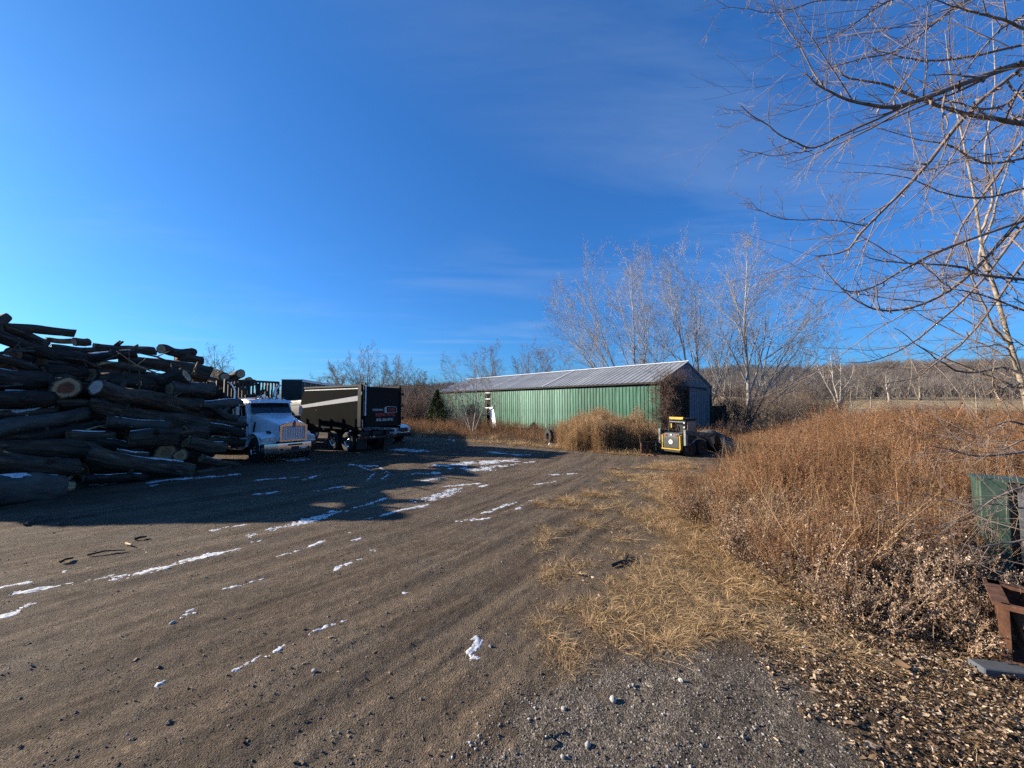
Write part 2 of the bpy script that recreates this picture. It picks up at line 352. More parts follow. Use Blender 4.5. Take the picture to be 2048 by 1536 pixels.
def ring_mat(name, sap, heart, heart_r=.55, dark=.75):
    m = bpy.data.materials.new(name); m.use_nodes = True; t = m.node_tree; b = t.nodes['Principled BSDF']; b.inputs['Roughness'].default_value = .85
    def nd(ty, **k):
        n = t.nodes.new(ty)
        for a_, b_ in k.items(): setattr(n, a_, b_)
        return n
    tc = nd('ShaderNodeTexCoord'); ns = nd('ShaderNodeTexNoise'); ns.inputs['Scale'].default_value = 5; ns.inputs['Detail'].default_value = 5; t.links.new(tc.outputs['Object'], ns.inputs['Vector'])
    a = nd('ShaderNodeAttribute'); a.attribute_name = 'rad'
    ad = nd('ShaderNodeMath', operation='MULTIPLY_ADD'); t.links.new(ns.outputs[0], ad.inputs[0]); ad.inputs[1].default_value = .22; t.links.new(a.outputs['Fac'], ad.inputs[2])
    r = nd('ShaderNodeValToRGB'); t.links.new(ad.outputs[0], r.inputs[0]); e = r.color_ramp.elements
    e[0].position = heart_r; e[0].color = (*heart, 1); e[1].position = heart_r + .12; e[1].color = (*sap, 1)
    e2 = e.new(1.04); e2.color = (*sap, 1); e3 = e.new(1.09); e3.color = (sap[0] * .35, sap[1] * .3, sap[2] * .3, 1)
    sn = nd('ShaderNodeMath', operation='MULTIPLY'); t.links.new(ad.outputs[0], sn.inputs[0]); sn.inputs[1].default_value = 75
    si = nd('ShaderNodeMath', operation='SINE'); t.links.new(sn.outputs[0], si.inputs[0])
    mr = nd('ShaderNodeMapRange'); t.links.new(si.outputs[0], mr.inputs[0]); mr.inputs[1].default_value = -1; mr.inputs[3].default_value = dark; mr.inputs[4].default_value = 1.05
    hs = nd('ShaderNodeHueSaturation'); t.links.new(r.outputs[0], hs.inputs['Color']); t.links.new(mr.outputs[0], hs.inputs['Value']); t.links.new(hs.outputs[0], b.inputs['Base Color'])
    return m
M['cut_pale'] = ring_mat('cut_pale_wood', (.50, .37, .22), (.42, .28, .15))
M['cut_red'] = ring_mat('cut_red_wood', (.52, .32, .16), (.26, .075, .035), .62)
M['cut_brown'] = ring_mat('cut_brown_wood', (.30, .18, .09), (.20, .11, .05))
M['cut_grey'] = ring_mat('cut_grey_wood', (.40, .35, .30), (.36, .30, .25), .4)
M['split_wood'] = mat('split_wood', (.22, .13, .07), (.50, .34, .19), 3.5, .9, bump=.02, bscale=12, stretch=(.3, 3, 3))

# ------------------------------------------------------------------ ground: one sheet, fine near the camera, out to the horizon
ang = np.concatenate([np.arange(25, 155.01, .36), np.arange(158, 382, 4.0)]); ang = np.radians(ang)
rad = np.concatenate([[0.02, .3, .7, 1.1, 1.5, 1.8, 2.0], 2.0 * 1.0088 ** np.arange(1, 390), 61 * 1.055 ** np.arange(0, 68)])
Rg, Ag = np.meshgrid(rad, ang, indexing='ij'); gx, gy = Rg * np.cos(Ag), Rg * np.sin(Ag)
gzv = gz(gx, gy); nr_, na_ = Rg.shape
ii = np.arange(nr_ * na_).reshape(nr_, na_); jj = np.roll(ii, -1, axis=1)
F = np.stack([ii[:-1], ii[1:], jj[1:], jj[:-1]], -1).reshape(-1, 4)
def edge_noise(x, y, amp): return amp * (fbm(x * 1.3, y * 1.3, 21, 3) + .7 * fbm(x * 5, y * 5, 23, 3))
asp = 1 - sst(-.18, .22, sdf(ASPHALT, gx, gy) + edge_noise(gx, gy, .55))
asp = np.maximum(asp, .75 * (1 - sst(0, .45, np.hypot((gx - 2.15) / 1.5, gy - 6.3) - .35 + edge_noise(gx, gy, .5))))
stw = 1 - sst(-.5, .5, sdf(STRAW, gx, gy) + edge_noise(gx, gy, 1.2))
lvs = 1 - sst(-.25, .25, sdf(LEAVES, gx, gy) + edge_noise(gx, gy, .6))
yard = 1 - sst(-.6, .8, sdf(YARD_EDGE, gx, gy) + edge_noise(gx, gy, 1.5))
far = sst(58, 75, gy)
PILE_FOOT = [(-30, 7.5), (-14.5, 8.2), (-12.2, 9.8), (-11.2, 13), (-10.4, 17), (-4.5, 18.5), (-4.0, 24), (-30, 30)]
mul = (1 - sst(-1.0, 5.5, sdf(PILE_FOOT, gx, gy) + edge_noise(gx, gy, 3.0))) * .85  # bark debris round the pile, with extra darkening that deepens the shade there
REF = [(-9.0, -1.5), (-5.0, 1.8), (-2.6, 4.2), (-.6, 6.6), (1.2, 9.6), (3.2, 13.2), (5.0, 17.0), (6.2, 21.0)]
def along(x, y):
    d = np.full(x.shape, 1e9); sg = np.zeros(x.shape); s0 = 0.0
    for (ax, ay), (bx, by) in zip(REF, REF[1:]):
        ex, ey = bx - ax, by - ay; L = math.hypot(ex, ey); t = np.clip(((x - ax) * ex + (y - ay) * ey) / (L * L), 0, 1); q = np.hypot(x - ax - ex * t, y - ay - ey * t); k = q < d
        d = np.where(k, q, d); sg = np.where(k, np.sign(ex * (y - ay) - ey * (x - ax)) * q, sg)
    return sg
gme = np_mesh('ground', np.stack([gx, gy, gzv], -1), F, smooth=True)
for nm, vv in (('asphalt', asp), ('straw', stw), ('leaf', lvs), ('yard', yard), ('far', far), ('mulch_shade', mul), ('cross', along(gx, gy)), ('rut', np.exp(-(rut(gx, gy)[1] / .20) ** 2) * (gy < 24))): attr(gme, nm, vv.ravel())
gm = bpy.data.materials.new('ground_earth'); gm.use_nodes = True; t = gm.node_tree; b = t.nodes['Principled BSDF']; b.inputs['Roughness'].default_value = .95; b.inputs['Specular IOR Level'].default_value = .2
def nd(ty, **k):
    n = t.nodes.new(ty)
    for a_, b_ in k.items(): setattr(n, a_, b_)
    return n
tc = nd('ShaderNodeTexCoord')
def noise(scale, detail=6, rough=.6, vec=None, ntype='ShaderNodeTexNoise'):
    n = nd(ntype); n.inputs['Scale'].default_value = scale
    if ntype == 'ShaderNodeTexNoise': n.inputs['Detail'].default_value = detail; n.inputs['Roughness'].default_value = rough
    t.links.new(vec or tc.outputs['Object'], n.inputs['Vector']); return n
def ramp(src, *st):
    r = nd('ShaderNodeValToRGB'); t.links.new(src, r.inputs[0]); e = r.color_ramp.elements
    e[0].position, e[0].color = st[0][0], (*st[0][1], 1); e[1].position, e[1].color = st[-1][0], (*st[-1][1], 1)
    for p, c in st[1:-1]: k = e.new(p); k.color = (*c, 1)
    return r.outputs[0]
def mix(f, a_, b_, blend='MIX'):
    n = nd('ShaderNodeMix', data_type='RGBA', blend_type=blend)
    if hasattr(f, 'node'): t.links.new(f, n.inputs[0])
    else: n.inputs[0].default_value = f
    for s, i in ((a_, 6), (b_, 7)):
        if hasattr(s, 'node'): t.links.new(s, n.inputs[i])
        else: n.inputs[i].default_value = (*s, 1)
    return n.outputs[2]
def at_(nm):
    a_ = nd('ShaderNodeAttribute'); a_.attribute_name = nm; return a_.outputs['Fac']
mpa = nd('ShaderNodeMapping'); t.links.new(tc.outputs['Object'], mpa.inputs[0]); mpa.inputs['Rotation'].default_value = (0, 0, R(-40)); mpa.inputs['Scale'].default_value = (.35, 2.2, 1)
n_rut = noise(1.1, 6, .6, mpa.outputs[0]); n_big = noise(.55, 5); n_mid = noise(7, 8, .7); n_fin = noise(48, 7, .78); n_grit = noise(190, 3, .7)
vor = noise(75, ntype='ShaderNodeTexVoronoi'); vor2 = noise(34, ntype='ShaderNodeTexVoronoi')
dirt = ramp(n_rut.outputs[0], (.28, (.080, .054, .034)), (.5, (.166, .121, .081)), (.74, (.250, .190, .132)))
dirt = mix(.55, dirt, ramp(n_big.outputs[0], (.3, (.155, .122, .089)), (.7, (.192, .136, .087))))
dirt = mix(.75, dirt, ramp(n_fin.outputs[0], (.32, (.10, .095, .09)), (.5, (.92, .92, .92)), (.68, (2.0, 1.96, 1.90))), 'MULTIPLY')
dirt = mix(.6, dirt, ramp(n_mid.outputs[0], (.3, (.55, .55, .55)), (.7, (1.3, 1.3, 1.3))), 'MULTIPLY')
grav = ramp(vor.outputs['Color'], (.15, (.070, .056, .043)), (.5, (.165, .137, .108)), (.82, (.30, .255, .208)), (.97, (.56, .50, .43)))
grav = mix(.7, grav, ramp(n_mid.outputs[0], (.32, (.45, .44, .43)), (.68, (1.4, 1.38, 1.35))), 'MULTIPLY')
grav = mix(.5, grav, ramp(n_grit.outputs[0], (.35, (.5, .5, .5)), (.65, (1.4, 1.4, 1.4))), 'MULTIPLY')
strw = ramp(n_fin.outputs[0], (.3, (.10, .070, .044)), (.55, (.20, .145, .092)), (.75, (.32, .24, .15)))
leaf = ramp(n_fin.outputs[0], (.3, (.045, .028, .016)), (.55, (.12, .075, .042)), (.75, (.22, .15, .09)))
soil = ramp(n_mid.outputs[0], (.3, (.055, .040, .026)), (.7, (.115, .080, .048)))
ffar = ramp(n_big.outputs[0], (.3, (.30, .225, .125)), (.7, (.40, .32, .20)))
ffar = mix(.5, ffar, ramp(noise(.06, 5).outputs[0], (.35, (.55, .42, .30)), (.65, (1.15, 1.1, 1.0))), 'MULTIPLY')
spk = ramp(vor2.outputs['Color'], (.90, (0, 0, 0)), (.97, (1, 1, 1)))
mulc_shade = ramp(n_fin.outputs[0], (.3, (.034, .020, .011)), (.55, (.090, .056, .032)), (.78, (.17, .115, .070)))  # debris brown, kept dark to carry part of the pile's shade
c = mix(at_('yard'), soil, mix(at_('mulch_shade'), dirt, mulc_shade)); c = mix(at_('asphalt'), c, grav)
rc = nd('ShaderNodeMath', operation='MULTIPLY'); t.links.new(at_('rut'), rc.inputs[0]); t.links.new(n_big.outputs[0], rc.inputs[1])
c = mix(rc.outputs[0], c, (.135, .098, .068))
cv = nd('ShaderNodeCombineXYZ'); t.links.new(at_('cross'), cv.inputs[0])
sx_ = nd('ShaderNodeSeparateXYZ'); t.links.new(tc.outputs['Object'], sx_.inputs[0]); sy_ = nd('ShaderNodeMath', operation='MULTIPLY'); t.links.new(sx_.outputs[1], sy_.inputs[0]); sy_.inputs[1].default_value = .055; t.links.new(sy_.outputs[0], cv.inputs[1])
st1 = noise(2.6, 7, .62, cv.outputs[0]); st2 = noise(9.0, 4, .6, cv.outputs[0])
trk = ramp(st1.outputs[0], (.34, (.50, .47, .44)), (.50, (1, 1, 1)), (.64, (1.38, 1.36, 1.33)))
ym = nd('ShaderNodeMath', operation='MULTIPLY'); t.links.new(at_('yard'), ym.inputs[0]); ym.inputs[1].default_value = .85
c = mix(ym.outputs[0], c, trk, 'MULTIPLY')
ym2 = nd('ShaderNodeMath', operation='MULTIPLY'); t.links.new(at_('yard'), ym2.inputs[0]); ym2.inputs[1].default_value = .5
c = mix(ym2.outputs[0], c, ramp(st2.outputs[0], (.36, (.62, .60, .58)), (.52, (1, 1, 1)), (.66, (1.2, 1.2, 1.2))), 'MULTIPLY')
peb = ramp(vor2.outputs['Color'], (.55, (1, 1, 1)), (.80, (1.25, 1.22, 1.18)), (.96, (2.0, 1.95, 1.85)))
c = mix(.8, c, peb, 'MULTIPLY')
# scattered grey stone in the dirt
gs = nd('ShaderNodeMath', operation='MULTIPLY'); t.links.new(ramp(noise(.9, 4).outputs[0], (.46, (0, 0, 0)), (.66, (1, 1, 1))), gs.inputs[0]); t.links.new(at_('yard'), gs.inputs[1])
g2 = nd('ShaderNodeMath', operation='MULTIPLY'); t.links.new(gs.outputs[0], g2.inputs[0]); g2.inputs[1].default_value = .40
c = mix(g2.outputs[0], c, grav)
c = mix(at_('straw'), c, strw); c = mix(at_('leaf'), c, leaf); c = mix(at_('far'), c, ffar)
t.links.new(c, b.inputs['Base Color'])
hh = nd('ShaderNodeMath', operation='MULTIPLY_ADD'); t.links.new(n_fin.outputs[0], hh.inputs[0]); hh.inputs[1].default_value = 1.0
h2 = nd('ShaderNodeMath', operation='MULTIPLY_ADD'); t.links.new(vor.outputs['Distance'], h2.inputs[0]); h2.inputs[1].default_value = -.7; t.links.new(n_mid.outputs[0], h2.inputs[2])
h3 = nd('ShaderNodeMath', operation='MULTIPLY_ADD'); t.links.new(st2.outputs[0], h3.inputs[0]); h3.inputs[1].default_value = .9; t.links.new(h2.outputs[0], h3.inputs[2]); t.links.new(h3.outputs[0], hh.inputs[2])
bp = nd('ShaderNodeBump'); t.links.new(hh.outputs[0], bp.inputs['Height']); bp.inputs['Strength'].default_value = 1.0; bp.inputs['Distance'].default_value = .055
t.links.new(bp.outputs[0], b.inputs['Normal'])
tag(link('ground', gme, gm), 'brown dirt and gravel yard running out into dry fields', kind='structure')

# ------------------------------------------------------------------ hills on the horizon
hu = [-2200, -700, 0, 400, 700, 900, 1050, 1250, 1430, 1500, 1600, 1700, 1800, 1900, 2048, 2500, 4200]
hv = [785, 785, 790, 792, 788, 777, 769, 756, 748, 745, 748, 743, 736, 737, 733, 741, 776]
ha = np.radians(np.linspace(-8, 188, 260)); hr = np.linspace(0, 1, 22)
def crest(a):
    uu = 1024 + FPX / np.tan(np.clip(a, .18, np.pi - .18)); return np.interp(uu, hu, hv)
HV, HF = [], []
AA, QQ = np.meshgrid(ha, hr, indexing='ij')
elev = (HOR - crest(AA)) / FPX * np.clip(np.sin(AA), .25, 1)
dist = 260 + 560 * QQ
hz = (EYE + elev * 820) * sst(0, 1, QQ) ** .8 * (1 + .10 * fbm(AA * 14, QQ * 5, 31, 3)) + 3.0
HX, HY = dist * np.cos(AA), dist * np.sin(AA)
hz = np.where(QQ >= .99, hz * .98, hz)
# a back slope closes the ridge
ii = np.arange(hz.size).reshape(hz.shape); F = np.stack([ii[:-1, :-1], ii[1:, :-1], ii[1:, 1:], ii[:-1, 1:]], -1).reshape(-1, 4)
hme = np_mesh('hills', np.stack([HX, HY, hz - 2.0], -1), F, smooth=True)
hm = mat('wooded_hillside', (.050, .043, .042), (.098, .084, .080), .09, 1.0, bump=3.0, bscale=.16, detail=9)
tag(link('hills', hme, hm), 'low wooded hills along the horizon', kind='structure')
def hill_z(a, q):
    e = (HOR - crest(a)) / FPX * np.clip(np.sin(a), .25, 1)
    return (EYE + e * 820) * sst(0, 1, q) ** .8 * (1 + .10 * fbm(a * 14, q * 5, 31, 3)) + 1.0

# ------------------------------------------------------------------ snow left in the ruts
SNOW = [(0, 1192, 218, 1150, 8), (236, 1155, 468, 1098, 11), (0, 1175, 65, 1163, 5), (123, 1144, 191, 1133, 5), (-10, 1238, 70, 1204, 15), (420, 1059, 489, 1046, 6),
    (489, 1073, 600, 1044, 10), (590, 1046, 690, 1018, 9), (505, 1084, 535, 1076, 4), (554, 1114, 649, 1080, 6), (663, 1144, 685, 1129, 10), (448, 1179, 530, 1156, 3),
    (457, 1345, 540, 1308, 8), (545, 1304, 612, 1272, 8), (615, 1270, 690, 1240, 3), (362, 1236, 392, 1215, 4), (243, 1339, 256, 1333, 9), (310, 1372, 330, 1366, 6),
    (823, 949, 878, 945, 6), (825, 1003, 880, 992, 10), (870, 995, 922, 977, 15), (734, 1036, 856, 1009, 5), (712, 1015, 775, 996, 5), (600, 1046, 680, 1020, 12),
    (965, 1027, 1040, 1002, 6), (1031, 1022, 1062, 1000, 8), (915, 1042, 985, 1037, 5), (696, 1066, 708, 1062, 7), (704, 1080, 720, 1074, 5), (618, 1092, 648, 1080, 6),
    (738, 1102, 768, 1095, 6), (716, 1120, 730, 1113, 7), (690, 1130, 702, 1124, 5), (856, 932, 940, 928, 6), (925, 926, 1000, 922, 7), (930, 940, 985, 936, 6), (1000, 923, 1036, 919, 6),
    (960, 935, 1010, 929, 7), (1018, 930, 1036, 926, 5), (900, 938, 935, 934, 4), (1045, 926, 1070, 923, 3), (787, 898, 856, 903, 6), (975, 905, 1010, 908, 4), (1020, 909, 1060, 911, 3),
    (700, 928, 756, 933, 4), (756, 933, 779, 947, 4), (779, 947, 762, 960, 4), (712, 929, 750, 945, 3), (750, 945, 735, 961, 3), (600, 962, 645, 949, 4), (632, 982, 690, 973, 4),
    (560, 921, 616, 916, 8), (500, 962, 600, 955, 3),
    (295, 965, 390, 955, 5), (390, 958, 480, 948, 5), (300, 972, 318, 970, 4), (170, 972, 230, 967, 3), (505, 990, 560, 984, 3),
    (942, 1280, 966, 1284, 7), (960, 1282, 938, 1312, 10), (938, 1312, 955, 1322, 8), (952, 1324, 932, 1338, 8), (805, 1180, 815, 1186, 4), (385, 1228, 392, 1224, 3), (1090, 950, 1160, 946, 2),
    (845, 962, 905, 954, 4), (880, 975, 960, 966, 3), (960, 972, 1000, 965, 3), (1070, 968, 1120, 960, 2)]
rng = np.random.default_rng(5); parts = []
for (u1, v1, u2, v2, w) in SNOW:
    a_, b_ = ground_at(u1, v1), ground_at(u2, v2); mp_ = (a_ + b_) / 2
    d = (b_ - a_).to_2d(); L = d.length; d = d / L; n_ = Vector((-d.y, d.x))
    # half width on the ground of a streak w pixels tall
    ww = max(.035, .30 * abs((ground_at((u1 + u2) / 2, (v1 + v2) / 2 - w * .62) - ground_at((u1 + u2) / 2, (v1 + v2) / 2 + w * .62)).to_2d().dot(n_)))
    st = float(np.clip(mp_.length / 330, .010, .045))
    ns, nw = int((L * 1.15) / st) + 2, int(ww * 3.4 / st) + 2
    if ns * nw > 60000: st *= 1.6; ns, nw = int((L * 1.15) / st) + 2, int(ww * 3.4 / st) + 2
    s_, w_ = np.meshgrid(np.linspace(-.075, 1.075, ns), np.linspace(-1.7, 1.7, nw), indexing='ij')
    sh = .35 * ww * np.sin(s_ * 6 + u1)
    X = a_.x + d.x * s_ * L + n_.x * (w_ * ww + sh); Y = a_.y + d.y * s_ * L + n_.y * (w_ * ww + sh)
    f = 1 - w_ ** 2 * 1.1 - (2 * s_ - 1) ** 8 * .8 + 2.6 * fbm(X * 3.2, Y * 3.2, 41, 3) + 2.6 * fbm((X * CT + Y * ST) * 9 + u1, (Y * CT - X * ST) * 30, 43, 3) + 1.6 * fbm(X * 55, Y * 55, 45, 2) - .62
    Z = gz(X, Y) + np.clip(f, -.6, .8) * .007
    ok = f > 0; q = ok[:-1, :-1] | ok[1:, :-1] | ok[1:, 1:] | ok[:-1, 1:]
    ii = np.arange(ns * nw).reshape(ns, nw)
    Fq = np.stack([ii[:-1, :-1], ii[1:, :-1], ii[1:, 1:], ii[:-1, 1:]], -1)[q]
    if not len(Fq): continue
    use, inv = np.unique(Fq.ravel(), return_inverse=True)
    parts.append((np.stack([X, Y, Z], -1).reshape(-1, 3)[use], inv.reshape(-1, 4)))
V, F = join_np(parts)
tag(link('snow_patches', np_mesh('snow_patches', V, F, smooth=True), M['snow']), 'thin melting snow left in streaks along the wheel ruts', 'snow', kind='stuff')

# ------------------------------------------------------------------ scatter helper (stuff only): the prototypes stand among their copies as parts of the mass
def scatter(name, protos, XY, scale, rot=None, tilt=0.0, idx=None, seed=1, label=None, cat=None, zoff=0.0, material=None):
    rng = np.random.default_rng(seed); n = len(XY)
    P = np.empty((n, 3)); P[:, :2] = XY[:, :2]; P[:, 2] = (gz(XY[:, 0], XY[:, 1]) if XY.shape[1] == 2 else XY[:, 2]) + zoff
    me = bpy.data.meshes.new(name); me.vertices.add(n); me.vertices.foreach_set('co', P.astype(np.float32).ravel())
    rz = rng.uniform(0, 2 * np.pi, n) if rot is None else rot
    e = np.stack([rng.normal(size=n) * tilt, rng.normal(size=n) * tilt, rz], -1)
    a_ = me.attributes.new('rot', 'FLOAT_VECTOR', 'POINT'); a_.data.foreach_set('vector', e.astype(np.float32).ravel())
    attr(me, 'scl', scale); a_ = me.attributes.new('pick', 'INT', 'POINT'); a_.data.foreach_set('value', (rng.integers(0, len(protos), n) if idx is None else idx).astype(np.int32))
    o = link(name, me); tag(o, label, cat, kind='stuff')
    g = bpy.data.node_groups.new(name, 'GeometryNodeTree'); g.interface.new_socket('Geometry', in_out='INPUT', socket_type='NodeSocketGeometry'); g.interface.new_socket('Geometry', in_out='OUTPUT', socket_type='NodeSocketGeometry')
    gi, go = g.nodes.new('NodeGroupInput'), g.nodes.new('NodeGroupOutput'); ip = g.nodes.new('GeometryNodeInstanceOnPoints'); jn = g.nodes.new('GeometryNodeJoinGeometry')
    for k, (pn, pm) in enumerate(protos):
        po = link(pn, pm, material, o); k0 = (k * 37) % n; po.location = P[k0]; po.rotation_euler = e[k0]; po.scale = [scale[k0]] * 3; tag(po, kind='stuff')
        oi = g.nodes.new('GeometryNodeObjectInfo'); oi.transform_space = 'ORIGINAL'; oi.inputs['Object'].default_value = po; oi.inputs['As Instance'].default_value = True
        g.links.new(oi.outputs['Geometry'], jn.inputs[0])
    def na(nm, ty):
        x = g.nodes.new('GeometryNodeInputNamedAttribute'); x.data_type = ty; x.inputs[0].default_value = nm; return x.outputs[0]
    g.links.new(gi.outputs[0], ip.inputs['Points']); g.links.new(jn.outputs[0], ip.inputs['Instance']); ip.inputs['Pick Instance'].default_value = True
    g.links.new(na('pick', 'INT'), ip.inputs['Instance Index'])
    er = g.nodes.new('FunctionNodeEulerToRotation'); g.links.new(na('rot', 'FLOAT_VECTOR'), er.inputs[0]); g.links.new(er.outputs[0], ip.inputs['Rotation'])
    g.links.new(na('scl', 'FLOAT'), ip.inputs['Scale']); g.links.new(ip.outputs[0], go.inputs[0])
    md = o.modifiers.new('scatter', 'NODES'); md.node_group = g
    return o
def rand_in(poly, n, rng, bx=None, grow_=0.0, dens=None, amp=.8):
    xs = [p[0] for p in poly]; ys = [p[1] for p in poly]; bx = bx or (min(xs), max(xs), min(ys), max(ys)); out = []; c = 0
    while c < n and len(out) < 60:
        x = rng.uniform(bx[0], bx[1], n * 3); y = rng.uniform(bx[2], bx[3], n * 3)
        k = sdf(poly, x, y) + edge_noise(x, y, amp) < grow_
        if dens is not None: k &= rng.random(len(x)) < dens(x, y)
        p = np.stack([x[k], y[k]], -1); out.append(p); c += len(p)
    return np.concatenate(out)[:n]
# ------------------------------------------------------------------ the log pile: every log a thing with its own cut faces
def log_mesh(L, r1, r2, seed, bend=.0, rough_=.06, n=28):
    rg = np.random.default_rng(seed); K = int(np.clip(L / .11, 8, 44))
    t = np.linspace(0, 1, K); th = np.arange(n) * 2 * np.pi / n
    ph = rg.uniform(0, 6.28, 4)
    bend = bend * 1.35; cy = bend * np.sin(np.pi * t + .4 * np.sin(ph[0])) + .012 * np.sin(9 * t + ph[1]); cz = .5 * bend * np.sin(2 * np.pi * t + ph[2])
    rr = (r1 + (r2 - r1) * t)[:, None] * (1 + rough_ * 1.6 * fbm(t[:, None] * L * 1.5 + seed, np.cos(th)[None, :] * 1.2 + np.sin(th)[None, :] * .7 + 5, seed % 97, 2) + rough_ * 1.2 * vnoise(t[:, None] * L * 1.1, th[None, :] * 3.5 + seed, seed % 89) + rough_ * .8 * vnoise(t[:, None] * L * 4, th[None, :] * 4.2 + seed, seed % 83) + .05 * vnoise(t[:, None] * L * 2.5, th[None, :] * 9.0 + seed, seed % 79) + .035 * np.cos(2 * th[None, :] + ph[3]))
    X = np.repeat(t[:, None] * L, n, 1); Y = cy[:, None] + rr * np.cos(th); Z = cz[:, None] + rr * np.sin(th)
    V = np.stack([X, Y, Z], -1); rings = [V]
    # sawn ends: slightly skewed, bark rim proud of the wood
    for e in (0, -1):
        sk = rg.uniform(-.25, .25); V[e, :, 0] += sk * (V[e, :, 2] - cz[e])
    body = V.reshape(-1, 3)
    ii = np.arange(K * n).reshape(K, n); jj = np.roll(ii, -1, 1)
    F = np.stack([ii[:-1], jj[:-1], jj[1:], ii[1:]], -1).reshape(-1, 4)
    faces = []
    ext = []; base = K * n; FF = [F]
    for e, s in ((0, -1), (-1, 1)):
        c = np.array([V[e, :, 0].mean(), cy[e], cz[e]]); rim = c + (V[e] - c) * .90
        cut_in = rim.copy(); cut_in[:, 0] -= s * .012
        ext.append(cut_in); rid = base + np.arange(n); rj = np.roll(rid, -1); base += n
        a_, b_ = ii[e], jj[e]; FF.append(np.stack([b_, a_, rid, rj], -1) if s < 0 else np.stack([a_, b_, rj, rid], -1))
        k = 3; dv = [c[None] + np.array([[-s * .012, 0, 0]])]; radv = [np.zeros(1)]
        for q in range(1, k + 1):
            dv.append(c + (cut_in - c) * q / k + np.array([[s * .002 + s * .01 * rg.normal(), 0, 0]])); radv.append(np.full(n, q / k))
        dv = np.concatenate(dv); T = []; Qd = []
        for i in range(n):
            j = (i + 1) % n; T.append((0, 1 + i, 1 + j) if s > 0 else (0, 1 + j, 1 + i))
            for q in range(k - 1):
                o1, o2 = 1 + q * n, 1 + (q + 1) * n; Qd.append((o1 + i, o2 + i, o2 + j, o1 + j) if s > 0 else (o1 + j, o2 + j, o2 + i, o1 + i))
        me = np_mesh('cut_face', dv, np.array(T), np.array(Qd)); attr(me, 'rad', np.concatenate(radv)); faces.append(me)
    me = np_mesh('log', np.concatenate([body] + ext), np.concatenate(FF), smooth=True)
    return me, faces, (t, cy, cz, r1, r2, L)
def snow_strip(info, t0, t1, wd, seed):
    t, cy, cz, r1, r2, L = info; K = 22; s = np.linspace(t0, t1, K); n = 5
    wv = wd * 1.5 * np.clip(.45 + 2.2 * vnoise(s * L * 2.2, s * 0 + seed, 3) + 1.2 * vnoise(s * L * 7, s * 0 + seed, 5), 0, 1.3) * np.sin(np.pi * np.clip((s - t0) / (t1 - t0), .03, .97)) ** .35
    r = (r1 + (r2 - r1) * s) * 1.03; y0 = np.interp(s, t, cy); z0 = np.interp(s, t, cz)
    return s * L, y0, z0, r, wv, n
def stubs(o, info, n, seed):
    """short broken branch stubs left on the bark"""
    rg = random.Random(seed); t, cy, cz, r1, r2, L = info
    for k in range(n):
        s_ = rg.uniform(.12, .9); r = r1 + (r2 - r1) * s_; a = rg.uniform(-.4, 3.5); d = Vector((rg.uniform(-.5, .7), math.cos(a), math.sin(a))).normalized(); c = Vector((s_ * L, float(np.interp(s_, t, cy)), float(np.interp(s_, t, cz))))
        ln = rg.uniform(.10, .32); rr = rg.uniform(.035, .075); m = MB(); p0 = c + d * r * .75
        m.tube([p0, p0 + d * (ln * .6 + r * .2), p0 + d * (ln + r * .25) + Vector((.03, .02, .02))], [rr * 1.25, rr, rr * .8], 7); m.build('branch_stub', o.data.materials[0], o, 50)
def put_log(p1, p2, r1, r2, label, group=None, bark='bark', cut='cut_pale', bend=.05, snow=None, seed=0, rough_=.06, cat='log'):
    p1, p2 = Vector(p1), Vector(p2); d = p2 - p1; L = d.length
    me, fc, info = log_mesh(L, r1, r2, seed, bend, rough_)
    o = link('log', me, M[bark]); o.location = p1; q = d.to_track_quat('X', 'Z'); o.rotation_mode = 'QUATERNION'; o.rotation_quaternion = q
    tag(o, label, cat, group)
    cuts = cut if isinstance(cut, tuple) else (cut, cut)
    for f, c in zip(fc, cuts): link('cut_face', f, M[c], o)
    if 100 <= seed < 160 and L > 1.2 and seed % 2: stubs(o, info, 1 + seed % 4, seed)
    if snow:
        # snow lies on the upper side: find the up direction in the log's own frame
        up = q.to_matrix().inverted() @ Vector((0, 0, 1)); ua = math.atan2(up.z, up.y)
        vs, fs = [], []
        for (t0, t1, wd) in (snow if isinstance(snow[0], tuple) else (snow,)):
            X, y0, z0, r, wv, n = snow_strip(info, t0, t1, wd, seed); b0 = len(vs)
            for k in range(len(X)):
                for j in range(n):
                    e = (j / (n - 1) - .5) * 2; an = ua + .12 * math.sin(X[k] * 5 + seed) + e * min(1.2, wv[k] / r[k] * .5); rr = r[k] + (.028 * (1 - e * e) - .014)
                    vs.append((X[k], y0[k] + rr * math.cos(an), z0[k] + rr * math.sin(an)))
            fs += [(b0 + k * n + j, b0 + (k + 1) * n + j, b0 + (k + 1) * n + j + 1, b0 + k * n + j + 1) for k in range(len(X) - 1) for j in range(n - 1)]
        link('snow_cover', np_mesh('snow_cover', np.array(vs), np.array(fs), smooth=True), M['snow'], o)
    return o
def face_pt(u, v, back=0.0):
    """point on the sloping face of the pile along a line of sight"""
    yb = np.interp(u, [-60, 0, 170, 300, 380, 480, 520], [9.4, 9.9, 11.7, 13.0, 14.0, 16.3, 17.5]); k = np.interp(u, [0, 200, 420], [.45, .50, .45])
    a, b, c = ray(u, v); s = c / b
    y = (yb + k * EYE) / (1 - k * s) + back
    return at(u, v, y)
GP = 'logs stacked in the tall pile'
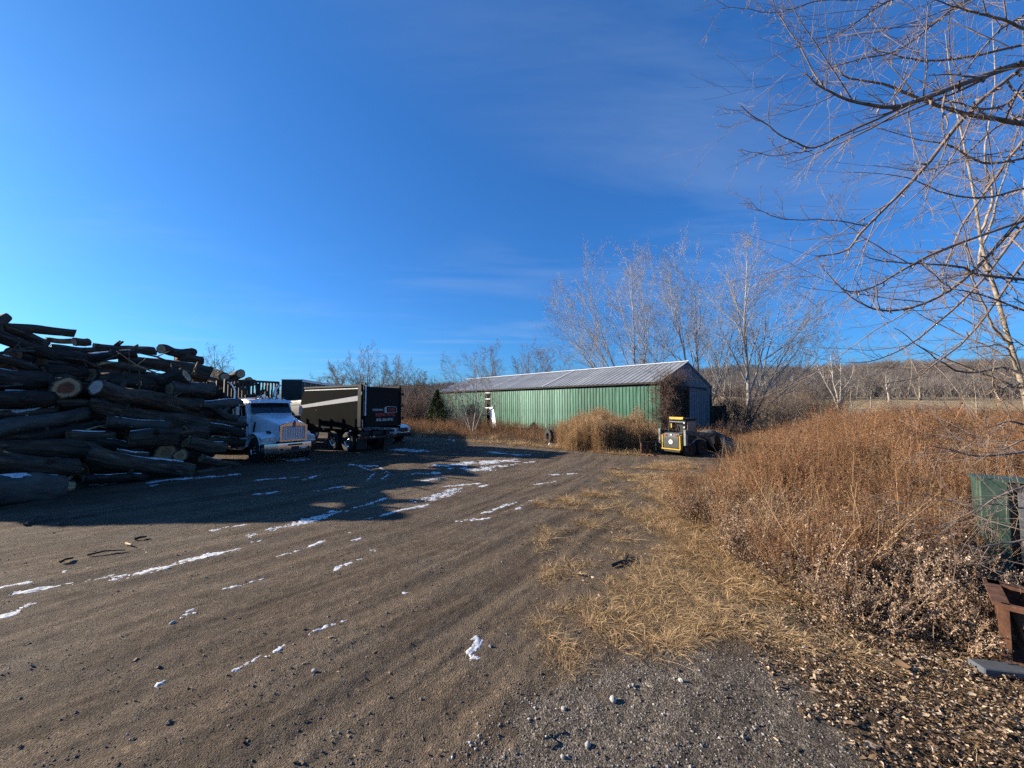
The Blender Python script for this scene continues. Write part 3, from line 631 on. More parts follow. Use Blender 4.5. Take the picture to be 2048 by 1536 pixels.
# u1, v1, u2, v2 (axis ends in the photograph), half thickness at both ends (px), how far back each end lies, bark, cut, bend, snow, label
PILE = [
 (-40, 668, 12, 636, 9, 9, .4, .7, 'bark', 'cut_brown', .03, None, 'short dark log poking up at the very top left of the pile'),
 (-30, 650, 151, 666, 9, 7.5, 2.0, 1.6, 'bark', 'cut_brown', .03, None, 'topmost log overhanging the pile against the sky, snags on its back'),
 (-12, 646, 98, 689, 9, 8, .9, .9, 'bark', 'cut_brown', .05, None, 'dark log slanting down below the topmost overhanging log'),
 (-45, 662, 168, 722, 14, 12, .1, .1, 'bark', 'cut_brown', .10, None, 'long thick dark log slanting down across the upper left of the pile'),
 (92, 680, 152, 683, 5, 5, 2.2, 2.2, 'bark_brown', 'cut_pale', .03, None, 'thin reddish log lying under the overhanging top log'),
 (148, 684, 178, 684, 7.5, 7, 1.8, 1.9, 'bark_brown', 'cut_pale', .02, None, 'short brown stub with pale cut end just under the skyline'),
 (100, 696, 192, 702, 7, 7, 1.3, 1.3, 'bark', 'cut_pale', .03, None, 'slim dark log below the short brown stub at the skyline'),
 (187, 694, 310, 703, 8.5, 8, 1.6, 2.2, 'bark_brown', 'cut_pale', .04, None, 'brown skyline log with a bright sawn left end'),
 (320, 700, 387, 706, 9.5, 8, .8, 2.4, 'bark', 'cut_pale', .10, None, 'bent log on the skyline showing a round tan cut end'),
 (352, 713, 404, 721, 8, 7.5, 2.0, 2.2, 'bark', 'cut_brown', .02, None, 'round-ended log peeping out behind the bent skyline log'),
 (238, 717, 421, 748, 10, 16, .5, .2, 'bark_brown', 'cut_brown', .06, None, 'long pale brown log thickest at its right end, top right of the pile'),
 (148, 717, 271, 708, 9, 8.5, .0, .0, 'bark', 'cut_brown', .02, (.05, .93, .10), 'dark log with a thin snow line above a long brown one'),
 (172, 727, 292, 739, 9, 8, .35, .35, 'bark_brown', 'cut_brown', .04, None, 'brown log with peeling bark under the snow-lined log'),
 (200, 766, 347, 766, 17, 17, .5, .4, 'bark', 'cut_brown', .03, (.15, .9, .06), 'shaggy dark log with torn pale bark along its top'),
 (222, 763, 279, 768, 8, 7, .1, -.3, 'bark', 'cut_pale', .02, None, 'small log ending in a little round yellowish cut face'),
 (322, 762, 374, 751, 15, 14, .4, -.1, 'bark', 'cut_pale', .02, None, 'stubby log with an upright wedge-shaped pale cut face'),
 (338, 777, 424, 778, 13, 12, .05, .2, 'bark_smooth', 'cut_brown', .02, (.08, .85, .12), 'grey split log with deep cracks near the right end of the pile'),
 (189, 771, 388, 822, 17, 14, -1.3, .9, 'bark', ('cut_grey', 'cut_brown'), .12, None, 'big log with a pale grey cracked cut face on its left end'),
 (131, 776, 118, 764, 22, 20, -.25, 2.6, 'bark', ('cut_red', 'cut_brown'), .0, None, 'log seen end on with a large red-hearted cut face'),
 (-30, 712, 72, 734, 9, 8, .2, .3, 'bark', 'cut_brown', .05, ((.30, .48, .12), (.45, .9, .06)), 'dark log with a snow patch at the left edge below the long slanting log'),
 (-50, 752, 97, 762, 21, 15, -.1, .2, 'bark', 'cut_brown', .04, (.30, .78, .13), 'thick log with a snow line, left of the red-hearted end'),
 (-50, 799, 101, 797, 17, 15, -.1, .1, 'bark', 'cut_brown', .03, (.38, .75, .10), 'stout log with faint snow under the thick snow-lined log'),
 (104, 801, 172, 808, 8, 8, .1, .1, 'bark_brown', 'cut_pale', .02, None, 'short rough log wedged under the red-hearted end'),
 (-45, 833, 112, 823, 11, 9, .3, .3, 'bark', 'cut_brown', .05, (.25, .97, .24), 'log with a broad band of snow all along its top'),
 (-40, 868, 171, 826, 17, 13, -.1, .1, 'bark_smooth', 'cut_brown', .05, None, 'log rising to the right below the broad snow band'),
 (-30, 884, 232, 851, 12, 9, .2, .2, 'bark', 'cut_brown', .08, None, 'slender log half hidden under the rising one'),
 (132, 873, 229, 872, 11, 10, .0, .0, 'bark', ('cut_brown', 'cut_pale'), .02, (.1, .8, .10), 'short log with snow flecks and a pale lower cut edge'),
 (213, 844, 338, 853, 11, 9, -.3, -.2, 'bark_smooth', ('cut_brown', 'cut_pale'), .03, (.1, .9, .10), 'smooth grey log with brown cut left end and snow on top'),
 (178, 813, 412, 856, 16, 17, .25, .2, 'bark', 'cut_brown', .08, None, 'long dark log running down to the right across the middle of the pile'),
 (256, 880, 357, 871, 17, 17, -.35, -.55, 'bark', ('cut_brown', 'cut_pale'), .02, (.05, .6, .08), 'stout log with a big clean pale oval cut face to the right'),
 (352, 869, 388, 862, 4, 4, .0, -.1, 'bark_brown', 'cut_pale', .01, None, 'little stick log beside the big pale oval cut face'),
 (368, 862, 411, 866, 14, 14, .3, .2, 'bark', 'cut_red', .02, None, 'short upright-ended log right of the little stick log'),
 (413, 852, 485, 867, 9, 9, .0, .0, 'bark', 'cut_pale', .04, (.05, .8, .09), 'snow-dusted log pointing at the white truck wheel'),
 (425, 843, 494, 851, 6, 6, .4, .4, 'bark', 'cut_brown', .02, None, 'thin log just above the one pointing at the truck wheel'),
 (400, 811, 479, 806, 9, 9, .3, .3, 'bark_smooth', 'cut_pale', .03, (.1, .9, .05), 'grey log near the truck cab with a light ragged top'),
 (404, 808, 474, 834, 6, 6, -.1, -.1, 'bark_smooth', 'cut_brown', .12, None, 'curved slim log crossing in front of the ragged grey one'),
 (372, 886, 447, 896, 12, 11, -.1, -.1, 'bark', 'cut_brown', .05, (.05, .95, .09), 'low log with a curved snow line left of the truck tyre'),
 (176, 908, 385, 946, 15, 14, -.3, -.35, 'bark', 'cut_pale', .08, (.08, .86, .11), 'long low log with a wavy snow line, near the foot of the pile'),
 (-60, 890, 190, 902, 20, 18, .2, .1, 'bark', ('cut_brown', 'cut_pale'), .04, None, 'very long dark log low in the left of the pile'),
 (-60, 920, 153, 938, 19, 16, -.1, -.1, 'bark', 'cut_brown', .04, (.3, .7, .09), 'dark log with light snow lying above the grey trunk at bottom left'),
 (-70, 988, 118, 977, 34, 27, -.35, -.45, 'bark_smooth', 'cut_brown', .05, ((.30, .70, .45), (.33, .60, .60), (.5, .95, .2)), 'huge smooth grey trunk with snow patches on the ground, bottom left'),
 (112, 977, 143, 976, 15, 13, .1, .1, 'split_wood', 'cut_pale', .01, None, 'short splintered orange chunk beside the huge grey trunk'),
 (136, 977, 168, 976, 12, 12, .3, .3, 'bark', 'cut_brown', .01, None, 'dark stub behind the splintered orange chunk'),
 (166, 957, 293, 955, 8, 7, -.1, -.1, 'bark', 'cut_brown', .03, (.15, .9, .10), 'low snow-topped log lying on the ground at the pile foot'),
 (333, 905, 318, 897, 18, 17, -.2, 2.0, 'bark', ('cut_brown', 'cut_brown'), .0, None, 'log seen end on with a large dull brown face under the oval cut'),
 (362, 911, 350, 903, 13, 13, -.25, 2.0, 'bark', ('cut_brown', 'cut_brown'), .0, None, 'smaller dull brown end-on log right of the larger brown one'),
 (400, 917, 480, 933, 7, 6, -.1, -.1, 'bark', 'cut_brown', .04, (.0, .5, .06), 'thin log sloping to the ground next to the truck tyre'),
 (388, 946, 482, 938, 6, 6, -.1, -.2, 'bark', 'cut_brown', .03, None, 'lowest thin log on the ground in front of the truck tyre'),
 (190, 880, 283, 901, 8, 8, .0, -.1, 'bark', 'cut_brown', .04, (.2, .6, .08), 'narrow log slanting over the long wavy snow-lined log'),
 (232, 903, 299, 910, 4, 4, -.35, -.35, 'bark', 'cut_brown', .02, (.0, .95, .09), 'thin snow-covered pole resting on the wavy snow-lined log'),
 (280, 793, 402, 813, 9, 9, .2, .3, 'bark', 'cut_brown', .04, (.05, .4, .12), 'log with a snow clump behind the grey cracked one'),
 (338, 800, 395, 806, 8, 7, .5, .6, 'bark_brown', 'cut_brown', .03, None, 'short brown log under the grey split one'),
 (410, 880, 498, 884, 8, 8, .5, .5, 'bark', 'cut_brown', .03, (.1, .95, .30), 'log blanketed in patchy snow beside the truck'),
]
for k, (u1, v1, u2, v2, a_, b_, d1, d2, bk, ct, bd, sn, lab) in enumerate(PILE):
    p, q = face_pt(u1, v1, d1), face_pt(u2, v2, d2)
    put_log(p, q, max(.05, a_ * p.y / FPX), max(.05, b_ * q.y / FPX), lab, GP, bk, ct, bd, sn, seed=100 + k, rough_=.26 if 'shaggy' in lab or 'split' in lab else .15)
# logs lying deeper in the pile: they close the dark gaps and carry the front ones
rng = np.random.default_rng(77)
deep = 0
for row in range(8):
    h = .30 + row * .56
    for j in range(9):
        u0 = -120 + j * 62 + rng.uniform(-20, 20)
        v0 = HOR - (h - EYE) / 13.5 * FPX
        top = np.interp(u0 + 60, [-200, 0, 150, 250, 420, 480], [5.1, 5.0, 4.5, 4.35, 3.7, 2.2])
        if h > top - .25: continue
        y0 = float(np.interp(u0, [-120, 0, 170, 300, 420], [9.6, 9.9, 11.7, 13.2, 15.2])) + .50 * h + rng.uniform(1.0, 1.6)
        x0 = (u0 - 1024) / FPX * y0; L = rng.uniform(2.6, 4.6); an = R(rng.uniform(78, 108)); r = rng.uniform(.24, .34)
        p = Vector((x0, y0, h)); q = p + Vector((math.cos(an) * L, math.sin(an) * L, rng.uniform(-.25, .15)))
        if q.x / q.y > -0.76: q = p + (q - p) * .55
        put_log(p, q, r, r * .9, 'dark log buried deep inside the pile, only glimpsed between front logs', GP, 'bark', 'cut_brown', .05, None, seed=300 + row * 20 + j)
        deep += 1
# the pile goes on to the left and back, outside the frame
for k in range(24):
    row = k // 4; h = .50 + row * .88; yy = 9.9 + .34 * h + (k % 4) * 1.3; x1 = -1.40 * yy - rng.uniform(.1, .5)
    if h > 5.2: continue
    put_log((x1 - rng.uniform(6.5, 8.5), yy + rng.uniform(-.9, -.3), h), (x1, yy + rng.uniform(0, .25), h + rng.uniform(-.1, .1)), .50, .44, 'thick dark log at the hidden left end of the tall pile', GP, 'bark', 'cut_brown', .05, None, seed=700 + k)
# unseen stack added beyond the truck, to shade the dump truck's lower side
for k in range(20):
    row = k // 5; h = .5 + row * 1.05; yy = 23.2 + (k % 5) * .85 + row * .2
    put_log((-26.5 + rng.uniform(-1, 0), yy + rng.uniform(0, .5), h), (-18.3 + row * -.25, yy + rng.uniform(-.4, .3), h + rng.uniform(-.1, .1)), .52, .46, 'thick log of the hidden stack beyond the truck', 'logs stacked beyond the truck', 'bark', 'cut_brown', .05, None, seed=760 + k)

# broken branches and bark slabs caught between the logs
rng = np.random.default_rng(404)
for k in range(34):
    u0, v0 = rng.uniform(5, 400), rng.uniform(0, 1); v0 = np.interp(u0, [0, 150, 300, 420], [665, 690, 705, 745]) * (1 - v0) + np.interp(u0, [0, 150, 300, 420], [980, 960, 945, 925]) * v0
    p = face_pt(u0, v0, -.15); d = Vector((rng.normal() * .5, rng.normal() * .8, rng.normal() * .25)).normalized(); L = rng.uniform(.5, 1.6); r = rng.uniform(.02, .05)
    m = MB(); q = p + d * L; mid = (p + q) / 2 + Vector((0, 0, rng.uniform(-.12, .12))); m.tube([p, mid, q], [r, r * .9, r * .5], 6); a_ = mid; e_ = Vector((rng.normal(), rng.normal(), rng.normal() + .4)).normalized(); m.tube([a_, a_ + e_ * L * .3], [r * .6, r * .3], 5)
    tag(m.build('broken_branch', M[['bark_brown', 'split_wood', 'bark_smooth'][k % 3]], None, 50), 'thin broken branch caught between the logs of the pile', 'branch', 'broken branches in the log pile')
# ------------------------------------------------------------------ vehicles
def wheel(parent, x, y, r=.52, w=.30, side=1, rim='steel', dual=False, name='wheel'):
    """axle along Y; the rim faces +side"""
    e = MB()
    pr = [(r * .56, -w * .46), (r * .80, -w * .5), (r * .95, -w * .46), (r, -w * .34), (r, w * .34), (r * .95, w * .46), (r * .80, w * .5), (r * .56, w * .46)]
    e.lathe(pr, (x, y, r), 'Y', 28); e.lathe([(r * .56, -w * .46), (r * .56, w * .46)], (x, y, r), 'Y', 28)
    for k in range(28):   # tread blocks
        a = 2 * math.pi * k / 28
        for sy in (-.22, .22): e.box((x + (r + .004) * math.cos(a + sy * .3), y + sy * w, r + (r + .004) * math.sin(a + sy * .3)), (.03, w * .30, r * .14), (0, -a, 0))
    if dual: e.lathe([(p, q - side * w * 1.15) for p, q in pr], (x, y, r), 'Y', 24)
    t_ = e.build(name, M['rubber'], parent, 40)
    m = MB(); s = side; o = w * .40 * s
    m.lathe([(r * .57, o), (r * .55, o - .02 * s), (r * .50, o - .05 * s), (r * .36, o - .07 * s), (r * .20, o - .03 * s), (r * .17, o + .04 * s), (r * .10, o + .06 * s), (.001, o + .06 * s)], (x, y, r), 'Y', 24)
    for k in range(10):
        a = 2 * math.pi * k / 10; m.tube([(x + r * .28 * math.cos(a), y + o - .07 * s, r + r * .28 * math.sin(a)), (x + r * .28 * math.cos(a), y + o - .02 * s, r + r * .28 * math.sin(a))], .014, 6)
    m.build('rim', M[rim], t_, 40)
    return t_
def text_mesh(body, size, mat_, parent, loc, rot, name='lettering', bold=.0, ext=.004, xs=1.0):
    c = bpy.data.curves.new(name, 'FONT'); c.body = body; c.size = size; c.align_x = 'CENTER'; c.align_y = 'CENTER'; c.extrude = ext; c.offset = bold; c.resolution_u = 3
    tmp = bpy.data.objects.new('tmp_text', c); COL.objects.link(tmp); dg = bpy.context.evaluated_depsgraph_get(); me = bpy.data.meshes.new_from_object(tmp.evaluated_get(dg)); me.name = name
    bpy.data.objects.remove(tmp); bpy.data.curves.remove(c)
    o = link(name, me, mat_, parent); o.location = loc; o.rotation_euler = rot; o.scale = (xs, 1, 1); return o

# --- white conventional truck with a log rack behind the cab; local X forward from the bumper, Y to its left
F0 = at(590, 900, 17.3); HEAD = -33.0
tr = empty('truck', (F0.x, F0.y, gz1(F0.x, F0.y)), R(HEAD), 'white long-nosed truck with tall chrome grille, parked nose out beside the log pile', 'truck')
f = MB()
for s in (-1, 1): f.box((-4.6, s * .42, .86), (8.6, .09, .26))
for x in (-.6, -2.2, -4.0, -6.0, -8.4): f.box((x, 0, .86), (.12, .84, .2))
f.box((-1.25, 0, .52), (.14, 2.0, .14)); f.box((-1.25, 0, 1.0), (1.2, .8, .7)); f.box((-6.6, 0, .52), (.16, 1.9, .16)); f.box((-7.9, 0, .52), (.16, 1.9, .16))
f.build('chassis', M['black_steel'], tr)
# bumper: flat centre, swept-back ends
def bsec(y, x, z0, z1): return [(x, y, z0), (x + .02, y, (z0 + z1) / 2), (x, y, z1), (x - .10, y, z1), (x - .10, y, z0)]
bm_ = MB(); bm_.loft([bsec(-1.22, -.42, .44, .80), bsec(-1.14, -.30, .43, .82), bsec(-.72, 0, .42, .84), bsec(.72, 0, .42, .84), bsec(1.14, -.30, .43, .82), bsec(1.22, -.42, .44, .80)])
bu = bm_.build('bumper', M['chrome'], tr, 20)
m = MB(); m.box((.022, 0, .76), (.012, .62, .07)); m.box((.022, 0, .60), (.012, .34, .16)); m.build('licence_plate_recess', M['black_steel'], bu)
for s in (-1, 1): m = MB(); m.box((.022, s * .58, .58), (.012, .11, .10)); m.build('tow_hole', M['black_steel'], bu)
m = MB(); m.box((.024, .36, .60), (.008, .16, .07)); m.box((.026, .40, .60), (.008, .05, .05)); m.build('sticker', M['white_paint'], bu)
# hood
def hsec(x, hw, zb, zt, r): return [(x, -hw, zb), (x, -hw, zt - r), (x, -hw + r * .35, zt - r * .3), (x, -hw + r, zt), (x, -hw * .35, zt + .025), (x, 0, zt + .04), (x, hw * .35, zt + .025), (x, hw - r, zt), (x, hw - r * .35, zt - r * .3), (x, hw, zt - r), (x, hw, zb)]
hd = MB(); hd.loft([hsec(-.20, .60, .95, 1.64, .10), hsec(-.35, .63, .90, 1.70, .12), hsec(-1.0, .72, .9, 1.86, .16), hsec(-1.7, .82, .9, 2.02, .2), hsec(-2.15, .88, .9, 2.12, .22)])
ho = hd.build('hood', M['white_paint'], tr, 32)
for s in (-1, 1):
    m = MB(); m.prism([(-1.05, 1.36), (-.72, 1.33), (-.72, 1.25), (-1.05, 1.28)], s * .735, s * .70); m.build('hood_vent', M['black_steel'], ho)
    m = MB(); m.prism([(-1.95, 1.55), (-1.86, 1.75), (-1.80, 1.75), (-1.89, 1.2), (-1.98, 1.2)], s * .885, s * .85); m.build('hood_latch', M['black_steel'], ho)
m = MB(); m.loft([hsec(-.38, .64, .95, 1.715, .12), hsec(-.50, .66, .93, 1.745, .13)], caps=False); 
# grille: chrome surround, dark core, upright bars
g = MB(); GX = -.13
out = [(-.60, .90), (-.60, 1.60), (-.50, 1.66), (0, 1.76), (.50, 1.66), (.60, 1.60), (.60, .90)]; inn = [(-.50, .98), (-.50, 1.54), (-.45, 1.56), (0, 1.60), (.45, 1.56), (.50, 1.54), (.50, .98)]
n_ = len(out)
for (x0, x1) in ((-.24, GX),):
    vs = [(x0, *p) for p in out] + [(x1, *p) for p in out] + [(x1, *p) for p in inn] + [(x0, *p) for p in inn]
    fs = []
    for i in range(n_):
        j = (i + 1) % n_
        for k in range(3): fs.append((k * n_ + i, k * n_ + j, (k + 1) * n_ + j, (k + 1) * n_ + i))
    g.add(vs, fs)
gr = g.build('grille', M['chrome'], tr, 30)
m = MB(); m.box((-.23, 0, 1.27), (.03, 1.0, .62)); m.build('radiator', M['black_steel'], gr)
for i in range(9):
    y = -.44 + i * .11; m = MB(); m.box((GX - .02, y, 1.27), (.04, .016, .60)); m.build('grille_bar', M['chrome'], gr)
m = MB(); m.prism([(-.05, 1.62), (-.06, 1.78), (0, 1.83), (.06, 1.78), (.05, 1.62), (0, 1.52)], GX, GX + .03, 'X'); m.build('emblem', M['red'], gr)
# fenders with headlamps
for s in (-1, 1):
    fe = MB(); arc = []
    for k in range(11):
        a = R(-8 + k * 18.5); arc.append((-1.25 + .74 * math.cos(a), .60 + .72 * math.sin(a)))
    inner = [(-1.25 + (px + 1.25) * .93, .60 + (pz - .60) * .93) for px, pz in arc]
    secs = []
    for y, k in ((.74, 1.0), (.98, 1.0), (1.14, .985), (1.20, .93)):
        sec = [( -1.25 + (px + 1.25) * k, s * y, .60 + (pz - .60) * k) for px, pz in arc] + [(-1.25 + (px + 1.25) * .90, s * y, .60 + (pz - .60) * .90) for px, pz in reversed(arc)]
        secs.append(sec)
    fe.loft(secs)
    # nose of the fender down to the bumper, carrying the lamps
    fe.loft([[(-.52, s * .62, .84), (-.40, s * .62, .84), (-.36, s * .62, 1.06), (-.46, s * .62, 1.22), (-.60, s * .62, 1.26)], [(-.62, s * 1.18, .82), (-.46, s * 1.18, .84), (-.47, s * 1.18, 1.04), (-.62, s * 1.18, 1.12), (-.74, s * 1.18, 1.12)]])
    fo = fe.build('fender', M['white_paint'], tr, 35)
    hl = MB(); hl.loft([[(-.345, s * .68, .93), (-.345, s * .68, 1.11), (-.40, s * .68, 1.11), (-.40, s * .68, .93)], [(-.435, s * 1.16, .93), (-.44, s * 1.16, 1.06), (-.50, s * 1.16, 1.06), (-.50, s * 1.16, .93)]]); h_ = hl.build('headlight', M['steel'], tr)
    for y in (.80, .98):
        m = MB(); xx = -.345 - (y - .68) / .48 * .095; m.box((xx + .008, s * y, 1.01), (.02, .14, .09), (0, 0, s * .19), .008); m.build('lens', M['lens'], h_)
    m = MB(); m.box((-.455, s * 1.16, .99), (.03, .04, .07)); m.build('turn_signal', M['amber'], h_)
    wheel(tr, -1.25, s * 1.02, .52, .30, s, 'chrome')
# cab
def csec(x, hw, z0, z1, r): return [(x, -hw, z0), (x, -hw, z1 - r * 1.6), (x, -hw + .06, z1 - r * .5), (x, -hw + r + .06, z1), (x, 0, z1 + .03), (x, hw - r - .06, z1), (x, hw - .06, z1 - r * .5), (x, hw, z1 - r * 1.6), (x, hw, z0)]
cb = MB(); cb.loft([[(p[0] + (.30 if p[2] < 2.2 else 0) , p[1], p[2]) for p in csec(-2.42, .95, 1.0, 2.72, .10)], csec(-2.62, .98, 1.0, 2.80, .12), csec(-3.6, 1.0, 1.0, 2.86, .12), csec(-3.75, .96, 1.05, 2.80, .12)])
cab = cb.build('cab', M['white_paint'], tr, 30)
wsb, wst = (-2.115, 2.13), (-2.405, 2.62)
m = MB(); m.add([(wsb[0] + .015, -.90, wsb[1]), (wsb[0] + .045, 0, wsb[1]), (wsb[0] + .015, .90, wsb[1]), (wst[0] + .02, .84, wst[1]), (wst[0] + .05, 0, wst[1]), (wst[0] + .02, -.84, wst[1])], [(0, 1, 4, 5), (1, 2, 3, 4)]); ws = m.build('windscreen', M['dark_glass'], cab)
m = MB(); m.bar((wsb[0] + .06, 0, wsb[1]), (wst[0] + .065, 0, wst[1]), .03); m.bar((wsb[0] + .06, .08, 2.14), (wsb[0] - .10, .50, 2.36), .018); m.bar((wsb[0] + .06, -.08, 2.14), (wsb[0] - .10, -.50, 2.36), .018); m.build('wiper', M['black_steel'], ws)
m = MB(); m.box((wsb[0] - .06, .72, 2.24), (.01, .14, .06), (0, -.53, 0)); m.build('inspection_sticker', M['white_paint'], ws)
v = MB(); v.loft([[(-2.40, -.93, 2.66), (-2.14, -.93, 2.60), (-2.14, -.93, 2.63), (-2.40, -.93, 2.74)], [(-2.36, 0, 2.70), (-2.08, 0, 2.62), (-2.08, 0, 2.65), (-2.36, 0, 2.79)], [(-2.40, .93, 2.66), (-2.14, .93, 2.60), (-2.14, .93, 2.63), (-2.40, .93, 2.74)]]); v.build('sun_visor', M['white_paint'], cab, 30)
for i in range(5):
    m = MB(); y = -.62 + i * .31; m.tube([(-2.50, y, 2.80), (-2.44, y, 2.84), (-2.38, y, 2.83)], [.035, .045, .02], 8); m.build('roof_marker', M['amber'], cab)
for y in (-.30, .38):
    m = MB(); m.tube([(-3.1, y, 2.92), (-2.6, y, 2.94), (-2.45, y, 2.94), (-2.36, y, 2.94)], [.02, .03, .05, .09], 10); m.box((-2.9, y, 2.88), (.05, .05, .1)); m.build('air_horn', M['chrome'], cab)
for s in (-1, 1):
    d = MB(); d.prism([(-2.30, 1.10), (-2.30, 2.05), (-2.52, 2.62), (-3.42, 2.66), (-3.42, 1.10)], s * 1.012, s * .96); do = d.build('door', M['white_paint'], tr)
    m = MB(); m.prism([(-2.42, 2.02), (-2.60, 2.55), (-3.32, 2.58), (-3.32, 2.02)], s * 1.022, s * 1.0); m.build('side_window', M['dark_glass'], do)
    m = MB(); m.bar((-2.78, s * 1.03, 2.02), (-2.90, s * 1.03, 2.57), .035); m.build('window_post', M['white_paint'], do)
    m = MB(); m.box((-3.28, s * 1.04, 1.86), (.16, .04, .04)); m.build('handle', M['chrome'], do)
    mr = MB(); mr.bar((-2.40, s * 1.0, 2.50), (-2.26, s * 1.36, 2.52), .03); mr.bar((-2.40, s * 1.0, 1.98), (-2.26, s * 1.36, 1.98), .03); mr.bar((-2.26, s * 1.36, 1.95), (-2.26, s * 1.36, 2.55), .03); mo = mr.build('mirror_bracket', M['steel'], tr)
    m = MB(); m.box((-2.27, s * 1.42, 2.25), (.08, .17, .42), None, .03); m.build('mirror', M['steel'], mo)
    m = MB(); m.tube([(-2.85, s * 1.02, .72), (-3.9, s * 1.02, .72)], .30, 20); ft = m.build('fuel_tank', M['chrome'], tr, 40)
    m = MB(); m.box((-2.95, s * 1.25, 1.06), (.5, .28, .05)); m.box((-2.95, s * 1.30, .55), (.5, .22, .05)); m.build('step', M['steel'], ft)
    m = MB(); m.tube([(-2.55, s * 1.10, 1.55), (-2.55, s * 1.10, 1.10)], .17, 14); m.tube([(-2.55, s * 1.10, 1.62), (-2.55, s * 1.10, 1.55)], [.10, .17], 14); m.build('air_cleaner', M['chrome'], tr, 40)
    st = MB(); st.tube([(-3.92, s * .93, 1.0), (-3.92, s * .93, 2.6), (-3.92, s * .93, 3.18), (-3.92, s * .97, 3.32), (-3.92, s * 1.05, 3.45), (-3.92, s * 1.17, 3.58)], [.10, .10, .075, .075, .075, .075], 14, False); st.tube([(-3.92, s * .93, 1.2), (-3.92, s * .93, 2.3)], .125, 14); st.build('exhaust_stack', M['chrome'], tr, 40)
    for xx in (-6.6, -7.9): wheel(tr, xx, s * 1.05, .52, .27, s, 'steel', True)
# log rack
rk = MB(); rk.box((-7.3, 0, 1.16), (6.4, 2.44, .16)); rb = rk.build('bed', M['black_steel'], tr)
hb = MB(); HX_ = -4.2
for z in (1.3, 2.5, 3.72): hb.box((HX_, 0, z), (.10, 2.46, .10))
for s in (-1, 1): hb.box((HX_, s * 1.20, 2.5), (.12, .12, 2.5))
hbo = hb.build('headboard', M['black_steel'], tr)
for i in range(15):
    m = MB(); m.box((HX_, -1.06 + i * .1515, 2.5), (.06, .075, 2.40)); m.build('slat', M['black_steel'], hbo)
for xx in (-5.2, -6.4, -7.6, -8.8, -10.2):
    for s in (-1, 1):
        m = MB(); m.box((xx, s * 1.18, 2.45), (.12, .10, 2.55)); m.build('stake', M['black_steel'], tr)
# load on the rack (rests on it, so things of their own)
TM = Matrix.Translation(Vector((F0.x, F0.y, 0))) @ Matrix.Rotation(R(HEAD), 4, 'Z')
rng = np.random.default_rng(9)
LOAD = ['pale crooked log on top of the black rack behind the truck cab', 'mossy log at the left edge of the truck load', 'curved light log between the black stakes of the truck', 'broken log with a torn orange end on the truck load',
        'knobbly log standing highest on the truck load', 'grey log low in the truck rack', 'log with a white barked end showing left of the stakes', 'dark log tucked behind the headboard of the truck', 'thin light log lying along the top of the truck load', 'rounded burl log on the truck load above the cab', 'brown log in the middle of the truck load', 'stout log at the bottom of the truck rack']
for k, lab in enumerate(LOAD):
    row = k % 3; yy = -.95 + (k * .47) % 1.9; zz = [3.80, 2.9, 1.9][row] + rng.uniform(-.1, .25); L = rng.uniform(3.6, 5.2); r = rng.uniform(.13, .25)
    x0 = -4.55 - rng.uniform(0, .5)
    a_ = TM @ Vector((x0, yy, zz)); b_ = TM @ Vector((x0 - L, yy + rng.uniform(-.2, .2), zz + rng.uniform(-.25, .2)))
    put_log(a_, b_, r, r * .8, lab, 'logs loaded on the truck rack', ['bark_brown', 'bark_smooth', 'bark'][k % 3], ['cut_pale', 'cut_brown', 'cut_brown'][k % 3], .30, None, seed=900 + k, rough_=.10)

# --- black dump truck seen from behind; local X to the rear, Y to the right of the picture
A0 = Vector((-7.65, 19.8, 0)); HB = -34.0
side = Vector((-math.sin(R(HB)), math.cos(R(HB)), 0))   # local +Y
D0 = A0 + side * 1.25
dt = empty('dump_truck', (D0.x, D0.y, gz1(D0.x, D0.y)), R(HB), 'black dump truck body with a white diagonal stripe, tailgate towards us', 'dump truck')
M['stripe'] = mat('stripe_white', (.17, .18, .20), (.24, .25, .27), 5, .6)
M['box_side'] = mat('dusty_black_paint', (.005, .0055, .005), (.011, .012, .010), 1.6, .85, detail=8, spec=.015)
M['letter_white'] = mat('letter_white', (.42, .42, .41), None, rough=.5); M['letter_red'] = mat('letter_red', (.32, .02, .02), None, rough=.5)
bx = MB(); ZB, ZT = 1.34, 3.46
for s in (-1, 1):
    bx.prism([(-.12, ZB), (-.12, ZT), (-5.75, ZT), (-6.15, ZT - .75), (-6.15, ZB)], s * 1.25, s * 1.18)
bx.box((-3.1, 0, ZB + .05), (6.0, 2.34, .10)); bx.box((-6.12, 0, 2.1), (.06, 2.34, 1.5))
bo = bx.build('dump_body', M['box_side'], dt)
m = MB()
for s in (-1, 1): m.box((-2.95, s * 1.235, ZT + .05), (5.6, .13, .10)); 
m.build('top_rail', M['black_paint'], bo)
for s in (-1, 1):
    m = MB(); m.box((-2.95, s * 1.262, ZT - .10), (5.5, .02, .05)); m.build('side_trim', M['steel'], bo)
    m = MB(); m.prism([(-.42, 2.98), (-.42, 2.72), (-6.1, 2.30), (-6.1, 2.48)], s * 1.254, s * 1.258); m.build('stripe', M['stripe'], bo)
    m = MB(); m.box((-.27, s * 1.27, (ZB + ZT) / 2 + .02), (.30, .06, ZT - ZB), None, .01); m.build('corner_post', M['black_paint'], bo)
    m = MB(); m.prism([(-.1, ZB - .02), (-.1, ZB - .16), (-6.1, ZB - .10), (-6.1, ZB + .02)], s * 1.262, s * 1.16); m.build('side_rail', M['black_paint'], bo)
    for xx in (-1.0, -3.6): m = MB(); m.box((xx, s * 1.275, ZB - .20), (.14, .03, .05)); m.build('side_marker', M['lens'], bo)
    m = MB(); m.box((-4.4, s * 1.262, 2.2), (.06, .02, .04)); m.build('side_lamp', M['amber'], bo)
